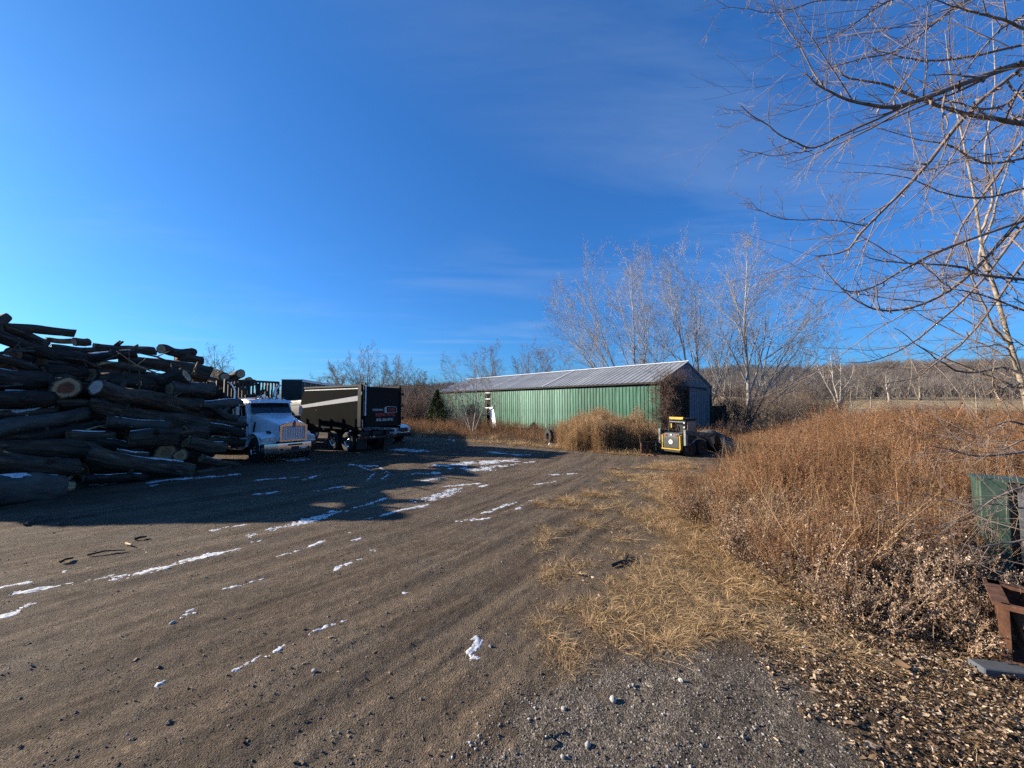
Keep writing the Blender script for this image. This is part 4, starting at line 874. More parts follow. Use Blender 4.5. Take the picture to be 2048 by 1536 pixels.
tg = MB(); tg.box((-.03, 0, (ZB + ZT) / 2 + .02), (.10, 2.36, ZT - ZB - .06), None, .02); tg.box((.035, 0, ZT - .12), (.04, 2.3, .16)); tg.box((.035, 0, ZB + .12), (.04, 2.3, .18))
for s in (-1, 1): tg.box((.035, s * 1.10, 2.4), (.04, .12, 1.9))
to = tg.build('tailgate', M['black_paint'], dt)
for s, zz in ((1, 3.1), (1, 2.45), (1, 1.75), (-1, 3.1)): m = MB(); m.tube([(-.02, s * 1.20, zz), (-.02, s * 1.36, zz)], .05, 8); m.box((-.02, s * 1.33, zz), (.08, .05, .16)); m.build('hinge', M['black_steel'], to)
m = MB(); m.tube([(.06, -1.16, ZT + .06), (.06, -1.16, 1.95)], .035, 10); m.build('pole', M['white_paint'], dt)
m = MB(); m.box((-.1, -1.10, ZT + .12), (.08, .08, .2)); m.build('tarp_arm', M['black_steel'], dt)
m = MB(); m.tube([(.03, -1.3, 1.75), (.05, -1.3, 1.35), (.12, -1.18, 1.22), (.12, -.85, 1.20)], .018, 6); m.build('hose', M['steel'], dt)
TXr = (R(90), 0, R(90))
text_mesh('FREEMAN', .16, M['letter_white'], to, (.029, -.38, 2.23), TXr, 'lettering', .004, xs=.95)
text_mesh('TREE', .22, M['letter_red'], to, (.029, .50, 2.24), TXr, 'lettering', .008)
text_mesh('REMOVAL', .26, M['letter_red'], to, (.029, .12, 1.97), TXr, 'lettering', .010, xs=1.12)
text_mesh('845-260-8791', .20, M['letter_white'], to, (.029, .10, 1.70), TXr, 'lettering', .006)
# the outlined saw-log emblem round TREE
def ring(cy, cz, hw, hh, k=1.0):
    pts = []
    for i in range(28):
        a = 2 * math.pi * i / 28; e = .45
        pts.append((cy + hw * k * math.copysign(abs(math.cos(a)) ** e, math.cos(a)), cz + hh * (k if k == 1 else .86) * math.copysign(abs(math.sin(a)) ** e, math.sin(a)) * (1 - .08 * math.sin(3 * a))))
    return pts
o_, i_ = ring(.45, 2.24, .42, .17), ring(.45, 2.24, .42, .17, .95); n_ = 28
m = MB(); m.add([(.024, *p) for p in o_] + [(.030, *p) for p in o_] + [(.030, *p) for p in i_] + [(.024, *p) for p in i_], [(k * n_ + i, k * n_ + (i + 1) % n_, (k + 1) * n_ + (i + 1) % n_, (k + 1) * n_ + i) for k in range(3) for i in range(n_)])
m.box((.027, .13, 2.24), (.006, .10, .26)); m.build('emblem', M['letter_white'], to)
ch = MB()
for s in (-1, 1): ch.box((-4.0, s * .42, .98), (7.6, .09, .26))
ch.box((-.5, 0, 1.0), (.2, 2.2, .22)); ch.box((-.35, 0, .78), (.16, 2.3, .14)); ch.box((-1.6, 0, .55), (.2, 2.0, .2)); ch.box((-2.95, 0, .55), (.2, 2.0, .2)); ch.build('chassis', M['black_steel'], dt)
for s in (-1, 1):
    for xx in (-1.55, -2.95): wheel(dt, xx, s * .98, .52, .28, s, 'chrome', True)
    m = MB(); m.box((-.62, s * .86, .46), (.02, .62, .58)); m.build('mudflap', M['rubber'], dt)
    m = MB(); m.box((-.25, s * .92, .80), (.03, .14, .10)); m.build('tail_light', M['red'], dt)
m = MB(); m.box((-.25, -.40, .80), (.03, .16, .08)); m.box((-.25, -.62, .82), (.03, .06, .06)); m.build('licence_plate', M['steel'], dt)
m = MB(); m.tube([(-.2, .55, .98), (-.2, 1.12, .96)], .035, 8); m.tube([(-.2, 1.12, .96), (-.16, 1.30, .93)], [.05, .07], 8); m.build('exhaust_pipe', M['steel'], dt, 40)
m = MB(); m.box((-.2, 1.12, 1.16), (.03, .2, .12)); m.build('placard', M['stripe'], dt)
# its own cab, hidden behind the body
cbm = MB(); cbm.loft([csec(-6.6, 1.0, 1.1, 2.86, .12), csec(-8.3, 1.0, 1.1, 2.80, .12)]); cbm.build('cab', M['black_paint'], dt, 30)
cbm = MB(); cbm.loft([hsec(-8.3, .85, .9, 2.0, .2), hsec(-10.0, .62, .9, 1.65, .15)]); cbm.build('hood', M['black_paint'], dt, 30)
for s in (-1, 1): wheel(dt, -9.3, s * 1.0, .52, .30, s, 'chrome')

# --- pickup behind the dump truck: only its nose shows past the tailgate
pk0 = at(805, 884, 25.6); pk = empty('pickup_truck', (pk0.x, pk0.y, gz1(pk0.x, pk0.y)), R(-20), 'white pickup truck nose peeping out behind the black dump truck', 'pickup')
def ps(x, hw, z0, z1): return [(x, -hw, z0), (x, -hw, z1 - .12), (x, -hw + .1, z1), (x, hw - .1, z1), (x, hw, z1 - .12), (x, hw, z0)]
m = MB(); m.loft([ps(-.05, .86, .45, 1.05), ps(-.3, .95, .40, 1.16), ps(-1.6, .97, .40, 1.24), ps(-5.4, .97, .45, 1.24)]); m.build('body', M['white_paint'], pk, 30)
m = MB(); m.loft([ps(-1.7, .86, 1.2, 1.30), ps(-2.3, .80, 1.2, 1.86), ps(-3.5, .80, 1.2, 1.88), ps(-3.8, .86, 1.2, 1.30)]); m.build('cab', M['dark_glass'], pk, 30)
m = MB(); m.box((.02, 0, .55), (.16, 1.84, .22), None, .04); m.build('bumper', M['black_paint'], pk)
m = MB(); m.box((-.02, 0, .86), (.06, 1.1, .26)); m.build('grille', M['black_steel'], pk)
for s in (-1, 1):
    m = MB(); m.box((-.06, s * .74, .88), (.14, .32, .20), None, .03); m.build('headlight', M['lens'], pk)
    for xx in (-.95, -4.3): wheel(pk, xx, s * .86, .39, .25, s, 'steel')

# --- covered trailer behind the two trucks: its snowy roof edge shows above them
q1, q2 = at(604, 759, 25.6), at(692, 773, 35.5); dv = (q2 - q1).to_2d(); LL = dv.length; an = math.atan2(dv.y, dv.x)
ct = empty('box_trailer', (q1.x, q1.y, 0), an, 'long dark trailer with a pale top rail behind the two trucks', 'trailer')
hh = q1.z - .05
m = MB(); m.box((LL / 2, .65, hh / 2 + .5), (LL, 1.3, hh - 1.0), None, .03); bo = m.build('body', mat('dark_greygreen_metal', (.018, .021, .019), (.032, .036, .032), 2, .6), ct)
m = MB(); m.box((LL / 2, .65, hh + .035), (LL + .05, 1.36, .07), None, .03); m.build('snow_cover', M['snow'], bo)
m = MB(); m.box((LL / 2, -.04, hh - .03), (LL, .06, .16)); m.build('top_rail', M['white_paint'], bo)
for i in range(10): m = MB(); m.box((.4 + i * (LL - .8) / 9, -.02, hh / 2 + .5), (.08, .05, hh - 1.2)); m.build('rib', M['steel'], bo)
for xx in (2.0, 3.2):
    for y in (.2, 1.2): wheel(ct, xx, y, .5, .28, -1 if y < .5 else 1, 'steel')
# ------------------------------------------------------------------ green pole barn; local X along the long wall away from the near corner, depth towards -Y
BL, BW, BE, BR = 33.0, 10.87, 4.4, 6.41
BO = Vector((11.72, 30.37, 0)); BA = 133.1
bn = empty('barn', (BO.x, BO.y, -.05), R(BA), 'long green metal pole barn with a grey ribbed roof and weathered end', 'barn')
def green_mat():
    m = mat('faded_green_metal', (.016, .080, .044), (.038, .130, .077), .8, .42, metal=.15, bump=.002, bscale=3, detail=7, obj_var=.18, coat=.0)
    t = m.node_tree; b = t.nodes['Principled BSDF']; src = b.inputs['Base Color'].links[0].from_socket
    tc = t.nodes.new('ShaderNodeTexCoord'); mp = t.nodes.new('ShaderNodeMapping'); t.links.new(tc.outputs['Object'], mp.inputs[0]); mp.inputs['Scale'].default_value = (9, 1, .45)
    n = t.nodes.new('ShaderNodeTexNoise'); t.links.new(mp.outputs[0], n.inputs['Vector']); n.inputs['Scale'].default_value = 1.2; n.inputs['Detail'].default_value = 6
    r = t.nodes.new('ShaderNodeMapRange'); t.links.new(n.outputs[0], r.inputs[0]); r.inputs[1].default_value = .5; r.inputs[2].default_value = .85
    # chalky fading is strongest on the middle panels, as an attribute of each panel
    at2 = t.nodes.new('ShaderNodeAttribute'); at2.attribute_type = 'OBJECT'; at2.attribute_name = 'fade'
    mu = t.nodes.new('ShaderNodeMath'); mu.operation = 'MULTIPLY_ADD'; t.links.new(r.outputs[0], mu.inputs[0]); mu.inputs[1].default_value = .55; t.links.new(at2.outputs['Fac'], mu.inputs[2]); mu.use_clamp = True
    mx = t.nodes.new('ShaderNodeMix'); mx.data_type = 'RGBA'; t.links.new(mu.outputs[0], mx.inputs[0]); t.links.new(src, mx.inputs[6]); mx.inputs[7].default_value = (.26, .42, .33, 1)
    t.links.new(mx.outputs[2], b.inputs['Base Color']); return m
M['green'] = green_mat()
M['roof'] = mat('galvanised_roof', (.20, .21, .22), (.30, .305, .31), .5, .55, metal=.05, detail=8, obj_var=.16, c3=(.36, .36, .36))
M['frost'] = mat('ridge_white', (.66, .67, .69), (.80, .81, .83), 4, .6)
M['timber_dark'] = mat('dark_timber', (.014, .012, .010), (.035, .030, .026), 4, .9)
M['grey_board'] = mat('weathered_grey_board', (.105, .112, .122), (.165, .172, .185), 1.2, .75, bump=.006, bscale=5, stretch=(3, 3, .3), obj_var=.14, detail=8)
M['timber'] = mat('raw_timber', (.20, .13, .085), (.34, .23, .15), 3, .9, stretch=(3, 3, .5))
def rib_profile(w, ribs, d, base=0.0):
    p = []; s = w / ribs
    for i in range(ribs): x = i * s; p += [(x, base), (x + s * .62, base), (x + s * .70, base + d), (x + s * .88, base + d), (x + s * .96, base)]
    p.append((w, base)); return p
def panel_mesh(name, w, ribs, d, z0, z1):
    pr = rib_profile(w, ribs, d); V = [(x, y, z0) for x, y in pr] + [(x, y, z1) for x, y in pr]; n = len(pr)
    V += [(x, y - .012, z0) for x, y in pr] + [(x, y - .012, z1) for x, y in pr]
    F = [(i + 1, i, n + i, n + i + 1) for i in range(n - 1)] + [(2 * n + i, 2 * n + i + 1, 3 * n + i + 1, 3 * n + i) for i in range(n - 1)] + [(n + i, 3 * n + i, 3 * n + i + 1, n + i + 1) for i in range(n - 1)]
    return np_mesh(name, np.array(V), np.array(F), flat=True)
fw = empty('front_wall'); fw.parent = bn
pme = panel_mesh('panel', .985, 3, .035, .05, 4.13); pme.materials.append(M['green'])
rng = random.Random(4); WY = -.28
for i in range(33):
    if i == 21: continue
    o = link('panel', pme, None, fw); o.location = (.30 + i * 1.0 if i < 32 else 32.0, WY + rng.uniform(-.012, .012), rng.uniform(-.02, .02)); o.rotation_euler = (0, rng.uniform(-.003, .003), 0)
    fd = max(0, 1 - abs(i - 12.5) / 6.0); o['fade'] = -.06 + .40 * fd * rng.uniform(.4, 1.2) + (.15 if i in (10, 14, 15) else 0)
    if i == 22: o['label'] = 'panel beside the gap with a pale torn edge'
m = MB(); m.box((.16, WY + .02, 2.1), (.26, .03, 4.1)); m.build('corner_trim', M['green'], bn)
fr = MB()
for i in range(12): fr.box((.1 + i * 3.0, WY - .18, 2.15), (.14, .14, 4.3))
fr.box((BL / 2, WY - .08, 4.27), (BL, .10, .26)); fr.box((BL / 2, WY - .08, 1.4), (BL, .06, .12)); fr.box((BL / 2, WY - .08, 2.8), (BL, .06, .12)); fr.build('frame', M['timber_dark'], bn)
# pale girts and stud seen through the missing sheet
for z in (4.02, 3.28, 2.22):
    m = MB(); m.box((21.75, WY - .05, z), (.95, .05, .12)); m.build('girt', M['frost'], bn)
m = MB(); m.box((22.12, WY - .10, 2.1), (.10, .08, 4.1)); m.box((21.65, WY - .75, 2.1), (1.3, .03, 4.1)); m.build('inner_boarding', M['timber'], bn)
# roof
rf = empty('roof'); rf.parent = bn
sl_ = math.hypot(BW / 2, BR - BE); sa = math.atan2(BR - BE, BW / 2)
rme = panel_mesh('roof_panel', 1.0, 2, .03, 0, sl_ + .03); rme.materials.append(M['roof'])
for i in range(33):
    o = link('roof_panel', rme, None, rf); o.location = (i * 1.0, .02, BE + (.006 if i % 2 else 0)); o.rotation_euler = (R(90) - sa, 0, 0)
m = MB(); m.prism([(-BW / 2, BR + .01), (-BW - .25, BE - .06), (-BW - .25, BE - .11), (-BW / 2, BR - .06)], 0, BL, 'X'); m.build('back_slope', M['roof'], rf)
m = MB(); m.prism([(-BW / 2 + .16, BR + .02), (-BW / 2, BR + .10), (-BW / 2 - .16, BR + .02), (-BW / 2, BR + .055)], -.05, BL + .05, 'X'); m.build('ridge_cap', M['frost'], rf)
m = MB(); q = Vector((0, -math.cos(sa), math.sin(sa)))
a_ = Vector((12.6, 0, BE + .055)); m.bar(a_, a_ + q * sl_, .10, .035); m.build('pale_seam', M['frost'], rf)
m = MB(); m.box((BL / 2, -.02, BE - .07), (BL, .05, .13)); m.build('eave_board', M['timber_dark'], rf)
# near end: weathered boards, header, leaning sliding door
ew = empty('end_wall'); ew.parent = bn
nb = 12; bwid = (BW - .4) / nb
def roofz(y): return BE - .10 + (BR - BE) * (1 - abs(y + BW / 2) / (BW / 2))
for i in range(nb):
    y1 = -.2 - i * bwid - .012; y2 = -.2 - (i + 1) * bwid + .012; low = 4.12 if i < nb - 2 else 3.55
    pts = [(y1, low), (y2, low), (y2, roofz(y2))]
    if y2 < -BW / 2 < y1: pts.append((-BW / 2, roofz(-BW / 2)))
    pts.append((y1, roofz(y1)))
    m = MB(); m.prism(pts, .03 + rng.uniform(0, .012), .075, 'X'); m.build('board', M['grey_board'], ew)
for i in range(nb):
    y1 = -.2 - i * bwid - .012; y2 = -.2 - (i + 1) * bwid + .012
    if 4.0 < -(y1 + y2) / 2 < 9.2: continue
    m = MB(); m.prism([(y1, .05), (y2, .05), (y2, 3.54 if i >= nb - 2 else 4.1), (y1, 3.54 if i >= nb - 2 else 4.1)], .09, .13, 'X'); m.build('lower_board', M['timber_dark'] if i >= nb - 2 else M['bark_brown'], ew)
m = MB(); m.box((-.02, -6.2, 4.02), (.10, 6.4, .34)); m.build('door_header', M['timber_dark'], bn)
dr = empty('sliding_door'); dr.parent = bn; dr.location = (-.10, -9.75, .12); dr.rotation_euler = (R(2.6), 0, 0)
for i in range(9):
    m = MB(); m.box((0, .27 + i * .52, 1.88), (.05, .50, 3.72)); m.box((-.035, .27 + i * .52 + .22, 1.88), (.03, .05, 3.7)); m.build('board', M['grey_board'], dr)
m = MB(); m.box((BL - .05, -BW / 2, 2.15), (.06, BW - .3, 4.2)); m.prism([(-.2, 4.3), (-BW + .2, 4.3), (-BW / 2, BR - .1)], BL - .08, BL - .02, 'X'); m.box((BL / 2, -BW + .05, 2.15), (BL, .06, 4.25)); m.build('back_walls', M['green'], bn)
for r_ in m.v[:0]: pass
m = MB(); m.prism([(-.3, BE - .12), (-.28, BE - .2), (-BW / 2, BR - .18), (-BW + .28, BE - .2), (-BW + .3, BE - .12), (-BW / 2, BR - .10)], -.03, .03, 'X'); m.build('rake_board', M['grey_board'], rf)
BM = Matrix.Translation(BO) @ Matrix.Rotation(R(BA), 4, 'Z')

# white sheet leaning against the wall by the gap
wp = at(990, 878, 40.6); wp.z = 0
ws_ = empty('white_panel', (wp.x, wp.y, gz1(wp.x, wp.y)), R(BA), 'white metal sheet leaning askew against the barn by the gap', 'panel')
m = MB(); m.box((.62, -.25, 1.05), (.72, .03, 2.35), (.20, .50, 0)); m.box((1.15, -.42, 2.15), (.6, .03, .28), (.5, .3, .1)); m.build('sheet', M['frost'], ws_)
pl = MB(); a_, b_ = at(1022, 855, 39), at(985, 884, 34); b_.z = .05; pl.tube([a_, (a_ + b_) / 2 + Vector((0, 0, -.03)), b_], [.035, .04, .04], 6)
tag(pl.build('pole', M['timber'], None, 40), 'thin bare pole leaning low beside the white sheet', 'pole')
# old tyre and a pale stone at the foot of the tall tan grass
ty = at(1098, 888, 25.5); t_ = empty('old_tyre', (ty.x, ty.y, gz1(ty.x, ty.y) - .02), R(25), 'black tyre standing in the grass below the barn wall', 'tyre')
e = MB(); pr = [(.22, -.11), (.34, -.13), (.43, -.11), (.46, 0), (.43, .11), (.34, .13), (.22, .11), (.20, 0), (.22, -.11)]; e.lathe(pr, (0, 0, .45), 'X', 24); e.build('tread', M['rubber'], t_, 40)
def rock(name, c, r, seed, m_, label=None, cat='stone', sq=.7, parent=None):
    rg = np.random.default_rng(seed); import bmesh
    bm = bmesh.new(); bmesh.ops.create_icosphere(bm, subdivisions=2, radius=1)
    for v_ in bm.verts:
        k = 1 + .35 * float(fbm(np.array([v_.co.x * 1.3 + seed]), np.array([v_.co.y * 1.3 + v_.co.z]), seed, 3)[0]); v_.co = Vector((v_.co.x * r * k, v_.co.y * r * k * .8, v_.co.z * r * k * sq))
    me = bpy.data.meshes.new(name); bm.to_mesh(me); bm.free(); o = link(name, me, m_, parent); o.location = c; o.rotation_euler = (0, 0, rg.uniform(0, 6)); return tag(o, label, cat)
s_ = ground_at(1100, 890); rock('stone', (s_.x, s_.y, .05), .13, 3, M['frost'], 'pale stone on the ground by the black tyre')
for k, (u, v, r_, lab) in enumerate([(898, 881, .10, 'small white lump left of its pair at the end of the shadow'), (907, 883, .13, 'larger white lump right of its pair at the end of the shadow')]):
    s_ = ground_at(u, v); rock('snow_lump', (s_.x, s_.y, .05), r_, 11 + k, M['snow'], lab, 'snow lump')

# dark box standing at the far right corner of the barn
d_ = at(1434, 846, 40.0); db = empty('storage_box', (d_.x, d_.y, 0), R(BA - 90), 'dark box standing just right of the barn end', 'box')
m = MB(); m.box((0, 0, 1.25), (1.0, 1.6, 2.2), None, .04); m.build('body', M['timber_dark'], db); m = MB(); m.box((0, 0, 2.38), (1.1, 1.7, .07), None, .02); m.build('lid', M['black_steel'], db)
for s in (-1, 1): m = MB(); m.box((0, s * .6, .08), (.9, .12, .16)); m.build('skid', M['timber_dark'], db)

# ------------------------------------------------------------------ skid steer loader, rear towards us; local X forward
M['jd_yellow'] = mat('loader_yellow', (.32, .20, .012), (.52, .33, .02), 6, .55); M['jd_grey'] = mat('loader_grey', (.026, .030, .028), (.060, .065, .060), 4, .6)
M['grey_arm'] = mat('arm_grey', (.13, .135, .13), (.20, .205, .20), 3, .5); M['glass'] = mat('cab_glass', (.05, .06, .065), None, rough=.08, spec=.8)
KC = Vector((8.78, 19.75, 0)); sk = empty('skid_steer_loader', (KC.x, KC.y, gz1(KC.x, KC.y)), R(32), 'yellow and black skid steer loader with its rear grille towards us', 'loader')
m = MB(); m.prism([(-.95, .30), (-1.0, .55), (-.98, 1.02), (-.75, 1.14), (.2, 1.0), (.75, .55), (.8, .26)], -.46, .46); m.build('body', M['jd_grey'], sk)
for s in (-1, 1):
    m = MB(); m.prism([(-1.06, .34), (-1.08, 1.00), (-.90, 1.05), (-.88, .34)], s * .52, s * .46); m.build('rear_corner', M['jd_yellow'], sk)
m = MB(); m.box((-1.04, 0, .33), (.20, 1.12, .07), None, .02); m.build('rear_bumper', M['jd_yellow'], sk); m = MB(); m.box((-1.0, 0, .24), (.16, 1.0, .10), None, .02); m.build('belly_guard', M['black_steel'], sk)
g = MB(); g.prism([(-1.055, .40), (-1.07, .92), (-.98, 1.10), (-.92, 1.10), (-.95, .40)], -.42, .42); go_ = g.build('rear_door', M['jd_grey'], sk)
for i in range(9): m = MB(); m.box((-1.066, 0, .45 + i * .045), (.02, .74, .012)); m.build('louvre', M['black_steel'], go_)
m = MB(); m.lathe([(.11, 0), (.11, -.02), (.08, -.028), (.001, -.028)], (-1.065, 0, .68), 'X', 20); m.build('badge', M['frost'], go_)
m = MB(); m.prism([(-.05, .64), (.0, .73), (.045, .68), (.02, .66), (.01, .69), (-.02, .64)], -1.1, -1.095, 'X'); m.build('badge_mark', M['jd_grey'], go_)
for s in (-1, 1):
    m = MB(); m.box((-1.06, s * .30, 1.0), (.04, .13, .06)); m.build('tail_light', M['red'], sk)
m = MB(); m.box((-1.03, 0, 1.03), (.04, .10, .08)); m.build('work_light', M['lens'], sk)
# cab: posts, roof, glass, seat
cp_ = MB()
for s in (-1, 1):
    for (x0, x1) in ((-.62, -.50), (.38, .30)): cp_.bar((x0, s * .44, .95), (x1, s * .42, 1.76), .07)
    cp_.bar((-.5, s * .42, 1.74), (.30, s * .42, 1.74), .07); cp_.bar((-.6, s * .44, 1.02), (.4, s * .44, 1.02), .06)
cp_.bar((-.5, -.42, 1.74), (-.5, .42, 1.74), .07); cp_.bar((.30, -.42, 1.74), (.30, .42, 1.74), .07); cb_ = cp_.build('cab_frame', M['black_paint'], sk)
m = MB(); m.box((-.10, 0, 1.81), (.92, .90, .06), None, .02); m.build('roof', M['black_steel'], cb_)
m = MB(); m.prism([(-.36, 1.78), (.36, 1.78), (.40, 1.90), (-.40, 1.90)], -.62, -.52, 'X'); m.build('rear_visor', M['jd_yellow'], cb_)
m = MB(); m.box((-.565, 0, 1.66), (.03, .80, .04)); m.box((-.60, 0, 1.30), (.03, .03, .02)); m.build('window_rail', M['grey_arm'], cb_)
m = MB(); m.box((.0, -.455, 1.38), (.74, .015, .62)); m.build('side_screen', mat('tan_side_screen', (.16, .11, .075), (.22, .16, .11), 6, .5), cb_)
m = MB(); m.box((-.05, 0, 1.12), (.42, .48, .14), None, .04); m.box((-.26, 0, 1.40), (.12, .46, .5), (0, -.15, 0), .04); m.build('seat', M['black_steel'], cb_)
m = MB(); m.box((-.58, .30, 1.46), (.03, .06, .22)); m.build('decal', M['jd_yellow'], cb_)
for zz in (1.62, 1.40): m = MB(); m.box((-.60, -.44, zz), (.05, .07, .08)); m.build('rear_lamp', M['lens'], cb_)
for s in (-1, 1):
    m = MB(); m.prism([(-1.0, .55), (-1.0, 1.30), (-.82, 1.30), (-.82, .55)], s * .76, s * .66); m.build('arm_tower', M['grey_arm'], sk)
    m = MB(); m.prism([(-.92, 1.26), (.2, 1.16), (.95, .92), (1.22, .55), (1.40, .30), (1.30, .24), (1.10, .45), (.82, .74), (.15, .96), (-.92, 1.06)], s * .77, s * .64); ao = m.build('lift_arm', M['jd_grey'], sk)
    m = MB(); m.box((.28, s * .775, 1.05), (.34, .006, .09), (0, .12, 0)); m.build('number_decal', M['grey_arm'], ao)
    m = MB(); m.tube([(-.7, s * .70, .55), (.3, s * .70, .95)], .035, 8); m.build('ram', M['steel'], ao)
    for xx in (-.50, .45): wheel(sk, xx, s * .60, .37, .27, s, 'rust')
bk = MB(); prf = [(1.40, .12), (1.46, .10), (2.12, .34), (2.16, .40), (2.10, .41), (1.52, .20), (1.44, .32), (1.40, .78), (1.66, 1.02), (1.60, 1.06), (1.32, .84), (1.36, .30)]
bk.prism(prf, -.82, .82); bo_ = bk.build('bucket', M['black_paint'], sk)
for s in (-1, 1): m = MB(); m.prism([(1.42, .12), (2.12, .36), (1.64, 1.03), (1.38, .80)], s * .82, s * .79); m.build('bucket_side', M['black_paint'], bo_)
for i in range(7): m = MB(); m.box((2.18, -.72 + i * .24, .40), (.14, .06, .03), (0, -.3, 0)); m.build('tooth', M['steel'], bo_)

# fork carriage frame lying left of the loader
fk = at(1298, 906, 19.8); fo_ = empty('fork_frame', (fk.x, fk.y, gz1(fk.x, fk.y)), R(8), 'grey steel fork carriage frame on the ground left of the loader', 'fork frame')
m = MB()
for z in (.12, .40, .62): m.box((0, 0, z), (.95, .06, .05))
for x in (-.42, .0, .42): m.box((x, .03, .38), (.05, .05, .56))
m.build('frame', M['black_steel'], fo_)
m = MB(); m.tube([(-.45, .05, .6), (-.45, .05, .98), (.1, .05, .98), (.15, .05, .8), (.5, .05, .8)], .018, 6); m.build('hose', M['rust'], fo_)
for x in (-.40, -.12): m = MB(); m.box((x, -.05, .30), (.11, .06, .60)); m.box((x, -.40, .04), (.11, .75, .05)); m.build('fork', M['rust'], fo_)

# gravel mound behind the loader
mc = at(1412, 880, 24.2); th_ = np.linspace(0, 2 * np.pi, 40, endpoint=False); rr_ = np.linspace(0, 1, 18); TT, RR = np.meshgrid(th_, rr_, indexing='ij')
mx_ = mc.x + RR * np.cos(TT) * 2.4; my_ = mc.y + RR * np.sin(TT) * 1.7; mz_ = .80 * (1 - RR ** 1.5) * (1 + .5 * fbm(mx_ * 1.2, my_ * 1.2, 61, 3)) + .06 * fbm(mx_ * 5, my_ * 5, 62, 2) - .08 * RR + gz(mx_, my_)
ii = np.arange(mx_.size).reshape(mx_.shape); jj = np.roll(ii, -1, 0); Fm = np.stack([ii[:, :-1], jj[:, :-1], jj[:, 1:], ii[:, 1:]], -1).reshape(-1, 4)
tag(link('gravel_mound', np_mesh('gravel_mound', np.stack([mx_, my_, mz_], -1), Fm, smooth=True), mat('grey_gravel', (.045, .042, .034), (.105, .098, .078), 9, .95, bump=.05, bscale=16)), 'low grey-green mound of gravel behind the loader arm', 'mound')

# ------------------------------------------------------------------ things at the right edge
M['bin_green'] = mat('weathered_green_paint', (.018, .040, .029), (.048, .082, .060), 5, .65, bump=.004, bscale=30, c3=(.085, .115, .09))
gb = ground_at(1968, 1146); gbn = empty('green_cabinet', (gb.x, gb.y, gz1(gb.x, gb.y)), R(-40), 'green painted metal cabinet with an open dark front half hidden by twigs, right edge', 'cabinet')
m = MB(); m.box((.02, .20, .70), (.04, .4, 1.36)); m.box((1.4, .20, .70), (.04, .4, 1.36)); m.box((.7, .38, .70), (1.36, .04, 1.36)); m.box((.7, .2, 1.39), (1.46, .44, .04)); m.box((.7, .2, .08), (1.36, .36, .05)); m.build('shell', M['bin_green'], gbn)
for xx, w_ in ((.11, .28), (1.36, .12)): m = MB(); m.box((xx + .03, -.02, .70), (w_, .05, 1.36), None, .015); m.build('front_post', M['bin_green'], gbn)
m = MB(); m.box((.40, -.01, .72), (.07, .05, 1.25)); m.build('grey_post', M['steel'], gbn)
m = MB(); m.box((.7, -.02, 1.30), (1.2, .04, .10)); m.build('front_rail', M['black_steel'], gbn)
m = MB(); m.box((.80, .05, .66), (1.05, .02, 1.2)); m.build('opening_shade', M['black_steel'], gbn)  # black sheet standing in for the shade inside the open front
rb_ = ground_at(2004, 1335); rbx = empty('rusty_box', (rb_.x, rb_.y, gz1(rb_.x, rb_.y)), R(-46), 'rusty steel box with a torn open front at the right edge', 'box')
m = MB(); m.box((.03, .35, .30), (.04, .7, .56)); m.box((.97, .35, .30), (.04, .7, .56)); m.box((.5, .68, .30), (.9, .04, .56)); m.box((.5, .35, .03), (1.0, .7, .04)); m.build('shell', M['rust'], rbx)
m = MB(); m.loft([[(.07, .10, .54), (.20, .03, .50), (.21, .04, .52), (.07, .12, .55)], [(.09, .12, .38), (.13, .03, .36), (.14, .04, .37), (.09, .13, .39)], [(.11, .10, .20), (.21, .02, .10), (.22, .03, .11), (.11, .12, .21)]]); m.build('torn_flap', M['rust'], rbx)
m = MB(); m.box((.5, .64, .585), (1.02, .14, .03)); m.box((.5, -.01, .575), (.96, .05, .05)); m.box((.02, .35, .585), (.11, .74, .03)); m.box((.03, -.01, .30), (.07, .03, .56)); m.box((.50, -.01, .05), (.90, .03, .07)); m.build('front_lip', M['rust'], rbx)
pk_ = ground_at(2015, 1352); m = MB(); m.box((.3, 0, .035), (1.1, .16, .06), (0, .03, 0), .008); o = m.build('plank', mat('slate_grey_plank', (.06, .068, .075), (.10, .11, .12), 5, .7, bump=.003, bscale=20), None); o.location = (pk_.x, pk_.y, gz1(pk_.x, pk_.y)); o.rotation_euler = (0, 0, R(-8)); tag(o, 'dark grey plank lying in the leaves below the rusty box', 'plank')
def stick(name, pts, r, mat_, label, cat, n=6):
    P = [ground_at(u, v) for u, v in pts]; P = [Vector((p.x, p.y, gz1(p.x, p.y) + h)) for p, h in zip(P, [.03 + .02 * (i % 2) for i in range(len(P))])]
    m = MB(); m.tube(P, [r * (1 - .4 * i / (len(P) - 1)) for i in range(len(P))], n); return tag(m.build(name, mat_, None, 40), label, cat)
def board(u1, v1, u2, v2, w, th, mat_, label, cat='board', lift=.05):
    a_, b_ = ground_at(u1, v1), ground_at(u2, v2); a_.z = gz1(a_.x, a_.y) + lift; b_.z = gz1(b_.x, b_.y) + lift * 1.6
    m = MB(); d = (b_ - a_); n_ = Vector((-d.y, d.x, 0)).normalized(); K = 6; secs = []
    for k in range(K):
        f_ = k / (K - 1); ww = w * (.6 + .4 * math.sin(3 * f_ + u1)) * (.35 if k in (0, K - 1) else 1) / 2; c_ = a_ + d * f_
        secs.append([c_ + n_ * ww, c_ + n_ * ww * .6 + Vector((0, 0, th)), c_ - n_ * ww * .7 + Vector((0, 0, th * .9)), c_ - n_ * ww])
    m.loft(secs); return tag(m.build('wood_splinter', mat_, None), label, cat)
M['fresh_wood'] = mat('fresh_split_wood', (.42, .29, .15), (.62, .46, .27), 6, .85, stretch=(1, 1, 1), bump=.004, bscale=40)
